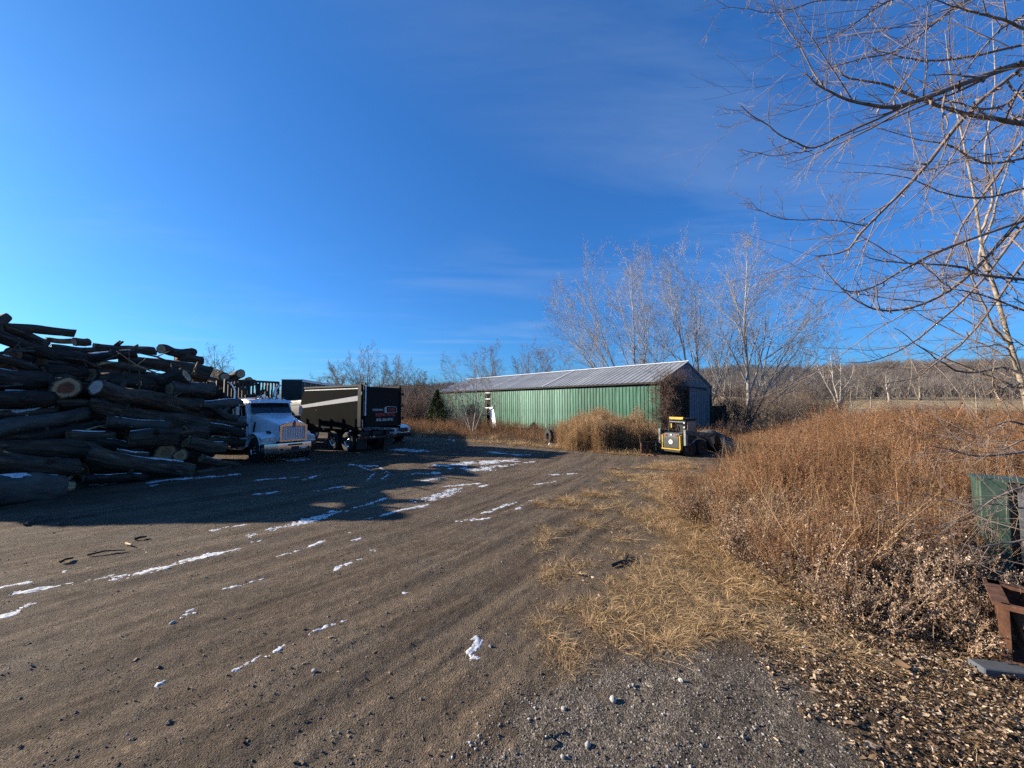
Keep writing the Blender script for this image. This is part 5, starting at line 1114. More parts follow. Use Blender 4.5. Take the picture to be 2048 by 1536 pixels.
board(1670, 1240, 1732, 1238, .07, .03, M['fresh_wood'], 'upper pale splinter of split wood in the leaves', 'wood piece')
board(1690, 1243, 1758, 1266, .05, .03, M['fresh_wood'], 'longer pale splinter slanting below the upper one', 'wood piece')
board(1762, 1236, 1792, 1238, .06, .03, M['fresh_wood'], 'short pale wood chip right of the two splinters', 'wood piece')
a_, b_ = ground_at(1665, 1140), ground_at(1722, 1122); put_log(a_ + Vector((0, 0, .10)), b_ + Vector((0, 0, .14)), .08, .07, 'small weathered log lying at the foot of the tall weeds', None, 'bark_smooth', 'cut_grey', .01, None, 55, cat='log')
stick('stick', [(1222, 1136), (1245, 1129), (1272, 1126)], .028, M['timber_dark'], 'dark bark strip lying on the gravel at the straw edge', 'stick'); stick('stick', [(1246, 1132), (1253, 1121), (1256, 1113)], .03, M['timber_dark'], 'short dark stub standing out from the bark strip', 'stick')
stick('stick', [(1086, 1504), (1088, 1488), (1084, 1478), (1098, 1464), (1114, 1473)], .008, M['bark'], 'thin forked twig on the ground at bottom centre', 'stick')
stick('stick', [(50, 1052), (85, 1031)], .03, M['bark_smooth'], 'left stick of those lying in the shade before the pile', 'stick'); stick('stick', [(115, 1053), (140, 1040), (190, 1030)], .025, M['bark_smooth'], 'long stick lying in the shade before the pile', 'stick')
stick('stick', [(270, 1080), (280, 1079), (292, 1075)], .028, M['bark_brown'], 'dark chunk just outside the shadow edge on the left', 'stick'); stick('stick', [(175, 1113), (210, 1107), (250, 1103)], .020, M['bark_brown'], 'dark bark slab lying on the sunlit dirt at left', 'stick'); stick('stick', [(120, 1127), (130, 1124), (145, 1119)], .026, M['bark_brown'], 'short dark chunk left of the bark slab', 'stick')
stick('stick', [(252, 1089), (262, 1094)], .02, M['fresh_wood'], 'bright wood chip by the shadow edge on the left', 'stick')
for k, (u, v, r_, lab) in enumerate([(1226, 1405, .035, 'grey stone casting a dark shadow on the gravel'), (1127, 1424, .022, 'pale pebble left of the grey stone'), (1176, 1497, .024, 'pale rounded stone near the bottom, right of the forked twig'), (1126, 1522, .020, 'pale stone beside the forked twig at the bottom edge'), (345, 1249, .032, 'tan stone alone on the dirt at left'), (628, 1346, .026, 'light stone on the dirt right of the snow streak'), (1610, 1303, .035, 'pale stone at the straw and gravel edge'), (1362, 1368, .026, 'white stone on the gravel near its right edge')]):
    s_ = ground_at(u, v); rock('stone', (s_.x, s_.y, gz1(s_.x, s_.y) + r_ * .35), r_, 21 + k, mat('stone_%d' % k, (.30, .27, .23), (.42, .39, .35), 20, .9), lab)

# ------------------------------------------------------------------ trees
M['tree_pale'] = mat('pale_tree_bark', (.22, .19, .16), (.46, .42, .37), 3.0, .9, stretch=(1, 1, .4))
M['tree_grey'] = mat('grey_tree_bark', (.13, .105, .085), (.26, .22, .18), 4, .9, stretch=(1, 1, .4))
M['tree_dark'] = mat('dark_tree_bark', (.050, .040, .032), (.11, .09, .072), 5, .9)
M['twig_pale'] = mat('pale_twig_bark', (.26, .225, .195), (.40, .36, .32), 2, .85)
M['twig'] = mat('twig_bark', (.15, .105, .075), (.25, .185, .135), 3, .85)
M['twig_near'] = mat('near_twig_bark', (.11, .080, .062), (.27, .20, .155), 6, .7)
M['twig_red'] = mat('red_vine_bark', (.095, .058, .040), (.165, .105, .075), 4, .9)
M['birch'] = mat('birch_bark', (.11, .085, .062), (.40, .32, .23), 2.6, .8, stretch=(1, 1, 1.3), c3=(.52, .44, .33))
def bare_tree(label, base, seed, stems, n=(9, 6, 5, 4), lf=(.42, .42, .45, .5), ang=(42, 42, 40, 38), up=(.03, .05, .04, .03), t0=.22, mats=('tree_grey', 'twig'), cat='tree', group=None, name='tree', rtw=.010, wan=.07, tip=.07, tl=.6, trunk_n=10):
    """stems: (dx, dy, dz, length, radius) from the base"""
    rg = np.random.default_rng(seed); S = np.array(stems, float); B = len(S)
    S0 = np.zeros((B, 3)); S0[:, :2] = rg.normal(size=(B, 2)) * .10 * (B > 1)
    P0, R0 = grow(rg, S0, S[:, :3], S[:, 3], 16, wan * .6, up[0], S[:, 4], S[:, 4] * tip, .8)
    e = empty(name, base, 0, label, cat, group)
    V, F = tubes(P0, R0, trunk_n); link('trunk', np_mesh('trunk', V, F, smooth=True), M[mats[0]], e)
    parts = []; P, Rr = P0, R0; sides = (5, 4, 3, 3); Ks = (9, 6, 4, 3)
    for k in range(len(n)):
        P, Rr = kids(rg, P, Rr, n[k], t0 if k == 0 else .18, .98, ang[k], 9, lf[k], Ks[k], wan * (1.2 if k < 2 else 1.6), up[min(k + 1, len(up) - 1)], .55, .32, .3, tl if k == 0 else .4, rtw)
        parts.append(tubes(P, Rr, sides[k]))
    V, F = join_np(parts[:1]); lo = link('limbs', np_mesh('limbs', V, F, smooth=True), M[mats[0]], e)
    V, F = join_np(parts[1:]); link('crown', np_mesh('crown', V, F), M[mats[1]], e)
    return e
def base_at(u, y, v=None):
    x = (u - 1024) / FPX * y; return (x, y, gz1(x, y) - .1)
# the three tall trees behind the barn
bare_tree('tall bare tree with fanned pale stems behind the barn roof, leftmost of three', base_at(1278, 47), 1, [(-.75, 0, 1, 19, .13), (-.40, .1, 1, 20, .15), (-.12, 0, 1, 20.5, .19), (.16, .15, 1, 20, .14), (-.95, .1, 1, 17, .12), (.42, 0, 1, 16, .11), (-.55, -.2, 1, 18, .10), (.05, -.2, 1, 18, .10)], (11, 7, 5, 3), lf=(.50, .48, .50, .60), ang=(28, 30, 30, 30), up=(.015, .05, .05, .04), wan=.045, rtw=.0075, mats=('tree_pale', 'twig_pale'), group='tall trees behind the barn', t0=.20)
bare_tree('tall bare tree with reddish vine-wrapped twin stems right behind the barn peak', base_at(1402, 45), 2, [(-.24, 0, 1, 20, .19), (.04, .1, 1, 20.5, .19), (.40, 0, 1, 18, .12), (-.60, .1, 1, 17, .11), (.2, -.2, 1, 18, .1)], (13, 7, 5, 3), lf=(.48, .48, .50, .60), ang=(30, 30, 30, 30), up=(.015, .05, .05, .04), wan=.045, rtw=.0075, mats=('tree_pale', 'twig_pale'), group='tall trees behind the barn', t0=.22)
bare_tree('tallest bare tree with straight trunk and big right limb beside the barn', base_at(1490, 41), 3, [(.0, 0, 1, 19.5, .25), (.62, .1, 1, 17, .15), (-.65, .0, 1, 13, .11), (.32, -.1, 1, 16.5, .12), (1.0, 0, 1, 13, .10)], (16, 7, 5, 3), lf=(.46, .48, .50, .60), ang=(34, 32, 30, 30), up=(.015, .05, .05, .04), wan=.045, rtw=.0075, mats=('tree_pale', 'twig_pale'), group='tall trees behind the barn', t0=.15)
bare_tree('vase-shaped bare tree standing alone in the field on the right', base_at(1678, 92), 4, [(-.35, 0, 1, 15, .30), (-.1, .1, 1, 15, .28), (.25, 0, 1, 15, .28), (.5, .1, 1, 12, .2)], (8, 6, 5, 4), up=(.03, .05, .04, .03), mats=('tree_pale', 'twig'), rtw=.010, t0=.3)
bare_tree('slender pale sapling standing in the brown weeds on the right', base_at(1951, 34), 5, [(.02, 0, 1, 6.0, .085)], (10, 5, 4), lf=(.5, .4, .4), ang=(45, 40, 40), mats=('birch', 'twig'), t0=.2, rtw=.004)
bare_tree('dead white tree in front of the far wood', base_at(1840, 118), 6, [(.05, 0, 1, 7.5, .32), (-.4, 0, 1, 6, .2), (.4, 0, 1, 5, .18)], (6, 3), lf=(.4, .35), mats=('birch', 'birch'), rtw=.03, t0=.4)
bare_tree('pale bare tree left of the dead white one by the far wood', base_at(1778, 112), 7, [(-.1, 0, 1, 9, .28), (.2, 0, 1, 8, .2)], (8, 5, 4), mats=('tree_pale', 'twig'), rtw=.012)
bare_tree('short leaning dead snag in the field grass', base_at(1740, 95), 8, [(.1, 0, 1, 4.5, .2)], (3, 2), mats=('birch', 'birch'), rtw=.03, t0=.6)
bare_tree('short upright dead snag left of the leaning one', base_at(1703, 98), 9, [(-.05, 0, 1, 5.5, .2)], (3, 2), mats=('birch', 'birch'), rtw=.03, t0=.6)
# left skyline
bare_tree('bare tree showing above the log pile behind the truck load', base_at(432, 52), 10, [(0, 0, 1, 9.5, .22), (-.3, 0, 1, 8, .16), (.3, 0, 1, 8, .16)], (11, 7, 5, 4), lf=(.5, .45, .5, .5), ang=(32, 34, 36, 36), mats=('tree_grey', 'twig'), rtw=.008)
for k, (u, y, h, lab) in enumerate([(695, 58, 9.0, 'leftmost bare tree rising behind the black dump truck'), (738, 56, 10.5, 'tallest bushy bare tree behind the black dump truck'), (775, 62, 9.5, 'thin bare tree right of the tallest one behind the dump truck'), (806, 60, 8.5, 'bare tree above the dump truck tailgate corner'), (663, 66, 8.0, 'small bare tree at the left end of the row behind the trucks'), (852, 64, 7.2, 'reddish bare tree between the dump truck and the evergreen')]):
    bare_tree(lab, base_at(u, y), 20 + k, [(0, 0, 1, h, .15), (-.35, 0, 1, h * .9, .12), (.3, .1, 1, h * .9, .12), (-.15, -.2, 1, h * .85, .1), (.6, 0, 1, h * .7, .09), (-.7, 0, 1, h * .7, .09)], (11, 7, 5, 3), lf=(.5, .45, .5, .5), ang=(30, 32, 34, 36), up=(.02, .04, .03, .03), mats=('tree_grey', 'twig_red' if k == 5 else 'twig'), group='bare trees behind the trucks', rtw=.008, t0=.15)
bare_tree('bare tree entwined with reddish vines right of the dump truck', base_at(832, 50), 30, [(0, 0, 1, 7.0, .12), (.2, .1, 1, 6, .1), (-.2, 0, 1, 6, .1)], (10, 7, 6), mats=('twig_red', 'twig_red'), rtw=.008, t0=.1)
bare_tree('faint bare tree behind the left half of the barn roof', base_at(985, 72), 31, [(0, 0, 1, 13.0, .18), (.2, 0, 1, 11.5, .14), (-.3, 0, 1, 11, .14)], (12, 7, 5, 3), lf=(.5, .45, .5, .5), ang=(30, 32, 34, 36), mats=('tree_grey', 'twig'), rtw=.009)
bare_tree('faint bare tree behind the middle of the barn roof', base_at(1052, 74), 32, [(0, 0, 1, 13.0, .18), (.35, 0, 1, 12, .14), (-.3, 0, 1, 11, .14)], (12, 7, 5, 3), lf=(.5, .45, .5, .5), ang=(30, 32, 34, 36), mats=('tree_grey', 'twig'), rtw=.009)
bare_tree('faint bare tree right of the middle one behind the barn roof', base_at(1095, 76), 33, [(0, 0, 1, 12.5, .16), (.3, 0, 1, 12, .14), (-.2, 0, 1, 12, .14)], (12, 7, 5, 3), lf=(.5, .45, .5, .5), ang=(30, 32, 34, 36), mats=('tree_grey', 'twig'), rtw=.009)
# small trees before the barn wall
b_ = at(947, 878, 33.5)
bare_tree('small pale multi-stemmed tree in front of the green barn wall', (b_.x, b_.y, 0), 40, [(-.30, 0, 1, 6.0, .075), (.12, -.05, 1, 6.8, .085), (-.55, .1, 1, 4.6, .05), (.45, 0, 1, 4.8, .05)], (12, 7, 5), lf=(.55, .45, .5), up=(.03, .04, .03), mats=('tree_pale', 'twig'), rtw=.007, t0=.3, ang=(45, 40, 40))
b_ = at(1041, 882, 28.5)
bare_tree('thin sapling in front of the faded barn panels', (b_.x, b_.y, 0), 41, [(0, 0, 1, 3.4, .03)], (7, 4), lf=(.4, .4), mats=('tree_grey', 'twig'), rtw=.004, t0=.3)
b_ = at(925, 875, 36)
bare_tree('low tangled thorny shrub left of the small barn tree', (b_.x, b_.y, 0), 42, [(-.4, 0, 1, 2.6, .03), (.3, 0, 1, 2.8, .03), (-.9, .2, 1, 2.2, .02), (.8, 0, 1, 2.0, .02), (0, .3, 1, 2.9, .03)], (6, 5, 4), lf=(.6, .5, .5), wan=.14, mats=('tree_grey', 'twig'), rtw=.005, t0=.1, cat='shrub', name='shrub')

# columnar evergreen at the far barn corner
ev = at(874, 846, 43.0); eo = empty('evergreen_shrub', (ev.x, ev.y, 0), 0, 'dark narrow evergreen shrub at the far left corner of the barn', 'shrub')
rg = np.random.default_rng(3); n_ = 5200; hh = rg.random(n_) ** .8 * 4.1; rr_ = 1.25 * (1 - (hh / 4.15) ** 1.5) * (.55 + .45 * rg.random(n_)) * (1 + .25 * vnoise(hh * 2.5, rg.random(n_) * 6, 4)); aa = rg.uniform(0, 6.283, n_)
c_ = np.stack([rr_ * np.cos(aa), rr_ * np.sin(aa), hh], -1); d1 = unit(np.stack([np.cos(aa), np.sin(aa), rg.uniform(.5, 1.8, n_)], -1) + .3 * rg.normal(size=(n_, 3))); d2 = unit(np.cross(d1, rg.normal(size=(n_, 3))))
s_ = rg.uniform(.06, .15, n_)[:, None]; V = np.stack([c_ - d2 * s_ * .4, c_ + d2 * s_ * .4, c_ + d1 * s_ * 1.8], 1).reshape(-1, 3); me = np_mesh('foliage', V, np.arange(n_ * 3).reshape(-1, 3)); attr(me, 'tone', np.repeat(rg.random(n_), 3))
link('foliage', me, attr_mat('evergreen_leaf', (.025, .045, .014), (.085, .11, .03), .7, .0), eo)
m = MB(); m.tube([(0, 0, -.1), (0, 0, 1.5), (.02, 0, 3.6)], [.09, .07, .02], 8); m.build('trunk', M['tree_dark'], eo)

# ------------------------------------------------------------------ bushes and vines
def bush(label, base, seed, R_, H_, n0=40, nk=(9, 6), mat_='twig', rtw=.006, cat='bush', lean=1.0, name='bush', wan=.10):
    rg = np.random.default_rng(seed); a = rg.uniform(0, 6.283, n0); q = np.sqrt(rg.random(n0))
    S = np.stack([np.cos(a) * q * R_ * .45, np.sin(a) * q * R_ * .45, np.zeros(n0)], -1); D = np.stack([np.cos(a) * q * R_ / H_ * lean, np.sin(a) * q * R_ / H_ * lean, np.ones(n0)], -1)
    P, Rr = grow(rg, S, D, H_ * rg.uniform(.6, 1.05, n0) * (1.15 - .3 * q), 8, wan, -.01, np.full(n0, rtw * 2.4), np.full(n0, rtw))
    e = empty(name, base, 0, label, cat); V, F = tubes(P, Rr, 4); link('stems', np_mesh('stems', V, F), M[mat_], e)
    ps = []
    for k, nn in enumerate(nk):
        P, Rr = kids(rg, P, Rr, nn, .15, .98, 40, 14, .42, 5 if k == 0 else 4, wan * 1.4, .02, .6, .4, .4, .5, rtw); ps.append(tubes(P, Rr, 3))
    V, F = join_np(ps); link('twigs', np_mesh('twigs', V, F), M[mat_], e); return e
# tangle of vines over the near barn corner
rg = np.random.default_rng(12); ps = []
vn = empty('vine', (BO.x, BO.y, 0), R(BA), 'thick brown vine tangle climbing the near corner of the barn', 'vine')
n_ = 700; t_ = rg.random(n_); cx = rg.normal(size=n_) * .55; S = np.stack([np.clip(cx * .6, -.6, 1.6) - .15, -rg.random(n_) ** 1.5 * 3.6 + .25, rg.random(n_) ** .8 * 4.6], -1); S[:, 0] = np.where(S[:, 1] < -.4, -.10 - rg.random(n_) * .5, S[:, 0]); S[:, 1] = np.where(S[:, 0] > .1, .05 + rg.random(n_) * .35, S[:, 1])
P, Rr = grow(rg, S, rg.normal(size=(n_, 3)) * np.array([.5, .8, .9]) + np.array([-.1, 0, .35]), rg.uniform(.5, 1.8, n_), 8, .30, -.02, np.full(n_, .014), np.full(n_, .006))
V, F = tubes(P, Rr, 3); link('stems', np_mesh('stems', V, F), M['twig_red'], vn)
P, Rr = kids(rg, P, Rr, 7, .1, .95, 55, 20, .45, 4, .3, 0, .6, .5, .4, .2, .006); V, F = tubes(P, Rr, 3); link('twigs', np_mesh('twigs', V, F), M['twig_red'], vn)
cr = empty('vine', (BO.x, BO.y, 0), R(BA), 'dark creeper clinging to the left middle of the green barn wall', 'vine')
n_ = 260; S = np.stack([rg.normal(size=n_) * 1.1 + 24.5, np.full(n_, .0) + rg.random(n_) * .12, rg.random(n_) ** 1.6 * 2.2], -1); P, Rr = grow(rg, S, rg.normal(size=(n_, 3)) * np.array([.6, .08, .5]) + np.array([0, 0, .5]), rg.uniform(.5, 1.6, n_), 8, .22, 0, np.full(n_, .014), np.full(n_, .007))
V, F = tubes(P, Rr, 3); link('stems', np_mesh('stems', V, F), M['tree_dark'], cr); P, Rr = kids(rg, P, Rr, 6, .1, .95, 55, 20, .4, 4, .25, 0, .6, .5, .4, .2, .007); V, F = tubes(P, Rr, 3); link('twigs', np_mesh('twigs', V, F), M['tree_dark'], cr)
bush('dark tangled bush against the right side of the barn end', base_at(1462, 38), 50, 2.6, 4.6, 70, (9, 6), 'twig_red', .008)
bush('wide brushy bush under the tallest tree beside the barn', base_at(1535, 40), 51, 3.6, 4.2, 80, (9, 6), 'twig', .008)
bush('dense greyish bush left of the lone field tree', base_at(1625, 62), 52, 5.5, 6.0, 110, (10, 6), 'tree_dark', .010)
bush('brushy thicket bush between the barn tree and the grey bush', base_at(1575, 55), 53, 4.5, 6.0, 90, (10, 6), 'twig', .010)
bush('low dark red thicket at the foot of the lone field tree', base_at(1710, 66), 54, 6.0, 2.2, 100, (9, 5), 'twig_red', .010)
bush('round grey-brown bush in the pale field', base_at(1868, 70), 55, 4.2, 3.3, 110, (10, 6), 'twig', .008)
bush('smaller grey bush left of the round one in the field', base_at(1800, 72), 56, 3.5, 3.6, 80, (9, 5), 'twig', .010)
bush('low brushy bush at the foot of the barn end behind the loader', base_at(1408, 30), 57, 2.0, 1.3, 60, (8, 5), 'twig', .006)
bush('scrubby bush behind the gravel mound', base_at(1450, 29), 58, 1.6, 1.7, 50, (8, 5), 'twig_red', .006)
bush('tall hazy thicket right of the dump truck', base_at(818, 46), 59, 2.0, 4.2, 90, (9, 6), 'twig_red', .007)
bush('brushy thicket beside the evergreen shrub', base_at(858, 54), 60, 3.5, 5.0, 90, (9, 6), 'twig', .008)
bush('small dark hollow bush against the left barn wall', (at(926, 862, 39).x, 39.5, 0), 61, 1.0, 1.7, 40, (8, 5), 'twig_red', .005)

# ------------------------------------------------------------------ pale-barked tree behind the weeds at the right edge
rg = np.random.default_rng(8)
def poly3(pts, y0, y1, K=22):
    """photograph points -> smooth curve, depth running from y0 to y1"""
    P = np.array([list(at(u, v, y0 + (y1 - y0) * i / (len(pts) - 1))) for i, (u, v) in enumerate(pts)]); n = len(P)
    t = np.linspace(0, n - 1, K); i = np.minimum(t.astype(int), n - 2); f_ = (t - i)[:, None]
    a_, b_, c_, d_ = P[np.maximum(i - 1, 0)], P[i], P[i + 1], P[np.minimum(i + 2, n - 1)]
    return .5 * ((2 * b_) + (c_ - a_) * f_ + (2 * a_ - 5 * b_ + 4 * c_ - d_) * f_ ** 2 + (3 * b_ - a_ - 3 * c_ + d_) * f_ ** 3)
bt = empty('tree', tuple(ground_at(2075, 905)), 0, 'pale-barked leaning tree rising at the right edge behind the weeds', 'tree'); B0 = np.array(bt.location)
TR = [([(2075, 905), (2060, 830), (2036, 740), (2012, 660), (1990, 580), (1965, 500), (1950, 400), (1930, 300), (1905, 180), (1890, 60)], 17, 18, .12, .012), ([(2050, 790), (2075, 700), (2062, 560), (2050, 400), (2060, 200), (2052, 20)], 17, 17, .09, .012),
      ([(2036, 745), (2010, 735), (1985, 738), (1940, 745), (1900, 735), (1870, 715), (1830, 685), (1790, 655)], 17, 15, .07, .012), ([(2000, 620), (1985, 560), (1960, 520), (1985, 440), (2010, 350), (2040, 250)], 17.5, 18, .08, .02), ([(1960, 470), (1985, 400), (1970, 300), (1990, 180), (1985, 40)], 17.7, 18, .06, .015),
      ([(2020, 690), (1985, 650), (1965, 600), (1940, 540), (1930, 470)], 17.3, 16, .06, .012), ([(2040, 750), (2015, 700), (1990, 690), (1955, 695), (1915, 700)], 17.2, 15.5, .05, .01), ([(2035, 770), (1995, 775), (1985, 760), (1990, 720)], 17, 16, .05, .01), ([(1990, 780), (2000, 800), (2010, 790)], 17, 16.5, .03, .01)]
P = np.stack([poly3(p, a_, b_) for p, a_, b_, _, _ in TR]) - B0; Rr = np.stack([np.linspace(a_, b_, 22) for _, _, _, a_, b_ in TR])
P[1:] += rg.normal(size=P[1:].shape) * .02
V, F = tubes(P, Rr, 9); link('trunk', np_mesh('trunk', V, F, smooth=True), M['birch'], bt); ps = []
P1, R1 = kids(rg, P, Rr, 12, .15, .97, 55, 14, .26, 9, .10, .01, .45, .3, .35, .4, .006); ps.append(tubes(P1, R1, 4))
P2, R2 = kids(rg, P1, R1, 8, .1, .97, 45, 12, .42, 6, .12, .03, .6, .4, .35, .4, .004); ps.append(tubes(P2, R2, 3))
P3, R3 = kids(rg, P2, R2, 5, .1, .97, 42, 12, .45, 4, .12, .03, .7, .5, .35, .4, .0035); ps.append(tubes(P3, R3, 3))
V, F = join_np(ps); link('crown', np_mesh('crown', V, F), M['twig'], bt)

# ------------------------------------------------------------------ near tree standing just outside the frame on the right: its boughs reach into the picture
NT = Vector((11.2, 5.6, 0)); nt_o = empty('overhanging_tree', tuple(NT), 0, 'near bare tree whose long drooping boughs hang in from the upper right', 'tree')
def c8(pts): return [(1400 + x / 2.0216, y / 2.0216) for x, y in pts]
BR_ = [([(1310, 255), (1100, 325), (890, 400), (760, 430), (620, 410), (500, 360), (425, 298)], 5.6, 5.2, .024, 4.4), ([(500, 360), (420, 230), (340, 110), (280, 0), (262, -60)], 5.3, 5.1, .009, None), ([(900, 398), (720, 490), (560, 560), (455, 605), (350, 565), (230, 480), (165, 430)], 5.5, 5.0, .014, None), ([(455, 605), (380, 622), (300, 630), (165, 600)], 5.1, 5.0, .006, None),
  ([(1310, 500), (1080, 465), (890, 400), (770, 340), (600, 310), (540, 240)], 5.9, 5.7, .019, 3.9), ([(1310, 270), (1090, 450), (900, 690), (670, 920), (590, 1010), (465, 1035)], 6.3, 5.6, .020, 4.6), ([(670, 915), (500, 885), (330, 885), (240, 845), (190, 800)], 5.7, 5.5, .007, None), ([(1310, 890), (1000, 1000), (850, 1070), (710, 1155), (610, 1180), (545, 1150), (465, 1040)], 6.4, 6.0, .014, 2.9),
  ([(850, 1070), (660, 960), (570, 890), (510, 815)], 6.2, 6.1, .007, None), ([(1310, 870), (1100, 1100), (940, 1215), (790, 1255), (690, 1240), (590, 1180), (465, 1045)], 6.8, 6.2, .016, 3.2), ([(1310, 1130), (1120, 1110), (1050, 1080), (850, 1065), (700, 1050), (655, 1020)], 6.6, 6.3, .013, 2.6), ([(1310, 180), (1010, 245), (860, 240), (740, 215), (700, 190)], 6.6, 6.2, .012, 4.7),
  ([(1310, -60), (1090, 0), (960, 90), (800, 205), (640, 240), (480, 290)], 6.2, 5.6, .014, 5.3), ([(900, -90), (760, 0), (680, 50), (560, 140), (470, 195)], 5.6, 5.3, .009, 5.7), ([(760, 0), (480, 5), (330, 40), (200, 35), (85, 35)], 5.6, 5.4, .007, None), ([(1310, 560), (1200, 700), (1050, 920), (985, 1100), (1000, 1250)], 7.2, 6.6, .016, 4.0),
  ([(1310, 900), (1150, 1120), (1000, 1270), (880, 1370), (720, 1450), (600, 1465)], 7.4, 6.6, .014, 3.0), ([(1310, 1050), (1180, 1230), (1060, 1380), (930, 1480), (850, 1530), (700, 1560)], 7.6, 6.8, .013, 2.8), ([(1310, 360), (1190, 430), (1010, 400), (870, 395)], 6.4, 5.6, .013, 4.2), ([(1310, 60), (1180, 150), (1060, 330), (1080, 470)], 6.0, 5.8, .010, 5.0),
  ([(1310, 640), (1150, 660), (1000, 580), (880, 560), (640, 500)], 6.9, 6.4, .012, 3.7), ([(1310, 760), (1150, 800), (980, 780), (830, 720), (620, 695)], 7.0, 6.5, .011, 3.5), ([(1310, 1250), (1150, 1190), (1000, 1160), (840, 1160)], 7.4, 7.0, .010, 2.5), ([(1310, 120), (1150, 60), (1010, 20), (860, -40)], 5.8, 5.6, .012, 5.4), ([(1310, 460), (1180, 520), (1050, 640), (900, 690), (700, 668)], 6.6, 6.2, .010, 4.0)]
LOW = [([(2048, 905), (1960, 915), (1900, 903), (1842, 888)], 5.6, 5.3, .010, 2.0), ([(2048, 878), (1990, 902), (1930, 899)], 5.4, 5.2, .006, 2.1), ([(2048, 850), (2010, 848), (1970, 855)], 5.2, 5.0, .009, 2.2), ([(2048, 975), (1990, 1000), (1960, 1020), (1870, 1060)], 4.9, 4.7, .007, 1.6), ([(2048, 1075), (1960, 1092), (1880, 1102)], 4.8, 4.7, .007, 1.2), ([(2048, 1015), (1980, 1010), (1900, 1035)], 5.0, 4.8, .006, 1.6)]
Ps, Rs = [], []
for pts, y0, y1, r0, zt in BR_ + LOW:
    px = c8(pts) if (pts, y0, y1, r0, zt) in BR_ else pts
    Q = poly3(px, y0, y1, 26)
    if zt is not None:      # carry the bough on to the trunk outside the frame
        st = np.array([NT.x, NT.y, zt]); k = np.linspace(0, 1, 9)[:-1, None]; d0 = unit(Q[0] - Q[1]); ln = np.linalg.norm(st - Q[0])
        c1 = Q[0] + d0 * ln * .4; bz = (1 - k) ** 2 * st + 2 * k * (1 - k) * c1 + k ** 2 * Q[0]; Q = np.concatenate([bz, Q])
        t_ = np.linspace(0, len(Q) - 1, 26); i = np.minimum(t_.astype(int), len(Q) - 2); Q = Q[i] * (1 - (t_ - i)[:, None]) + Q[i + 1] * (t_ - i)[:, None]
        rr_ = np.linspace(r0 * 1.9, r0 * .22, 26)
    else: rr_ = np.linspace(r0, r0 * .3, 26)
    Ps.append(Q); Rs.append(rr_)
P = np.stack(Ps); Rr = np.stack(Rs); rg = np.random.default_rng(15)
wob = np.cumsum(rg.normal(size=P.shape) * .006, axis=1); P = P + wob - wob[:, -1:] * np.linspace(0, 1, 26)[None, :, None]
o_ = np.array(NT)
V, F = tubes(P - o_, Rr * 1.25, 6); link('boughs', np_mesh('boughs', V, F, smooth=True), M['twig_near'], nt_o)
Rr = Rr * 1.25; P1, R1 = kids(rg, P, Rr, 10, .25, .99, 38, 14, .20, 9, .07, .025, .5, .35, .6, .2, .0034); P2, R2 = kids(rg, P1, R1, 4, .1, .95, 42, 14, .42, 6, .08, .03, .65, .5, .5, .3, .0026); P3, R3 = kids(rg, P2, R2, 2, .1, .95, 45, 15, .45, 4, .10, .03, .8, .6, .5, .3, .0022)
Pb, Rb = kids(rg, P[:25], Rr[:25], 26, .25, .99, 60, 20, .010, 3, .1, 0, .8, .7, .5, .1, .0022)      # buds and spurs
V, F = join_np([tubes(P1 - o_, R1, 4), tubes(P2 - o_, R2, 3), tubes(P3 - o_, R3, 3), tubes(Pb - o_, Rb, 3)]); link('crown', np_mesh('crown', V, F), M['twig_near'], nt_o)
m = MB(); m.tube([(0, 0, -.2), (.05, 0, .4), (0, .05, 2.0), (-.05, .1, 4.2), (.0, .1, 6.5), (.1, .1, 8.0)], [.30, .22, .18, .14, .08, .03], 14); m.build('trunk', M['tree_grey'], nt_o, 60)

# ------------------------------------------------------------------ far wood (reads as one mass): small tree forms scattered over the slope and along the field edge
def small_tree(seed, H_, n0=3):
    rg = np.random.default_rng(seed); S = np.zeros((n0, 3)); D = rg.normal(size=(n0, 3)) * np.array([.28, .28, 0]) + np.array([0, 0, 1])
    P, Rr = grow(rg, S, D, H_ * rg.uniform(.85, 1.05, n0), 7, .05, .02, np.full(n0, .16), np.full(n0, .03)); ps = [tubes(P, Rr, 4)]
    P, Rr = kids(rg, P, Rr, 12, .15, .98, 40, 10, .42, 4, .08, .05, .6, .4, .3, .6, .035); ps.append(tubes(P, Rr, 3))
    P, Rr = kids(rg, P, Rr, 5, .15, .98, 40, 10, .5, 3, .1, .04, .7, .6, .3, .4, .028); ps.append(tubes(P, Rr, 3))
    V, F = join_np(ps); me = np_mesh('wood_tree', V, F); me.materials.append(M['wood_far'] if seed % 3 else M['wood_far2']); return ('wood_tree', me)
M['wood_far'] = mat('far_tree_bark', (.090, .073, .066), (.150, .126, .116), .4, .95, obj_var=.35); M['wood_far2'] = mat('far_tree_grey', (.13, .115, .10), (.25, .22, .19), .4, .95, obj_var=.4)
rg = np.random.default_rng(21); prot = [small_tree(200 + k, 9.5) for k in range(7)]
n_ = 620; u_ = rg.uniform(1400, 2350, n_); y_ = rg.uniform(120, 205, n_) + 20 * (u_ < 1500); XY = np.stack([(u_ - 1024) / FPX * y_, y_], -1); sc = rg.uniform(.5, 1.05, n_)
n2 = 260; u2 = rg.uniform(-300, 1300, n2); y2 = rg.uniform(75, 140, n2); XY = np.concatenate([XY, np.stack([(u2 - 1024) / FPX * y2, y2], -1)]); sc = np.concatenate([sc, rg.uniform(.35, .62, n2)])
XYZ = np.concatenate([XY, gz(XY[:, 0], XY[:, 1])[:, None] - .2], 1)
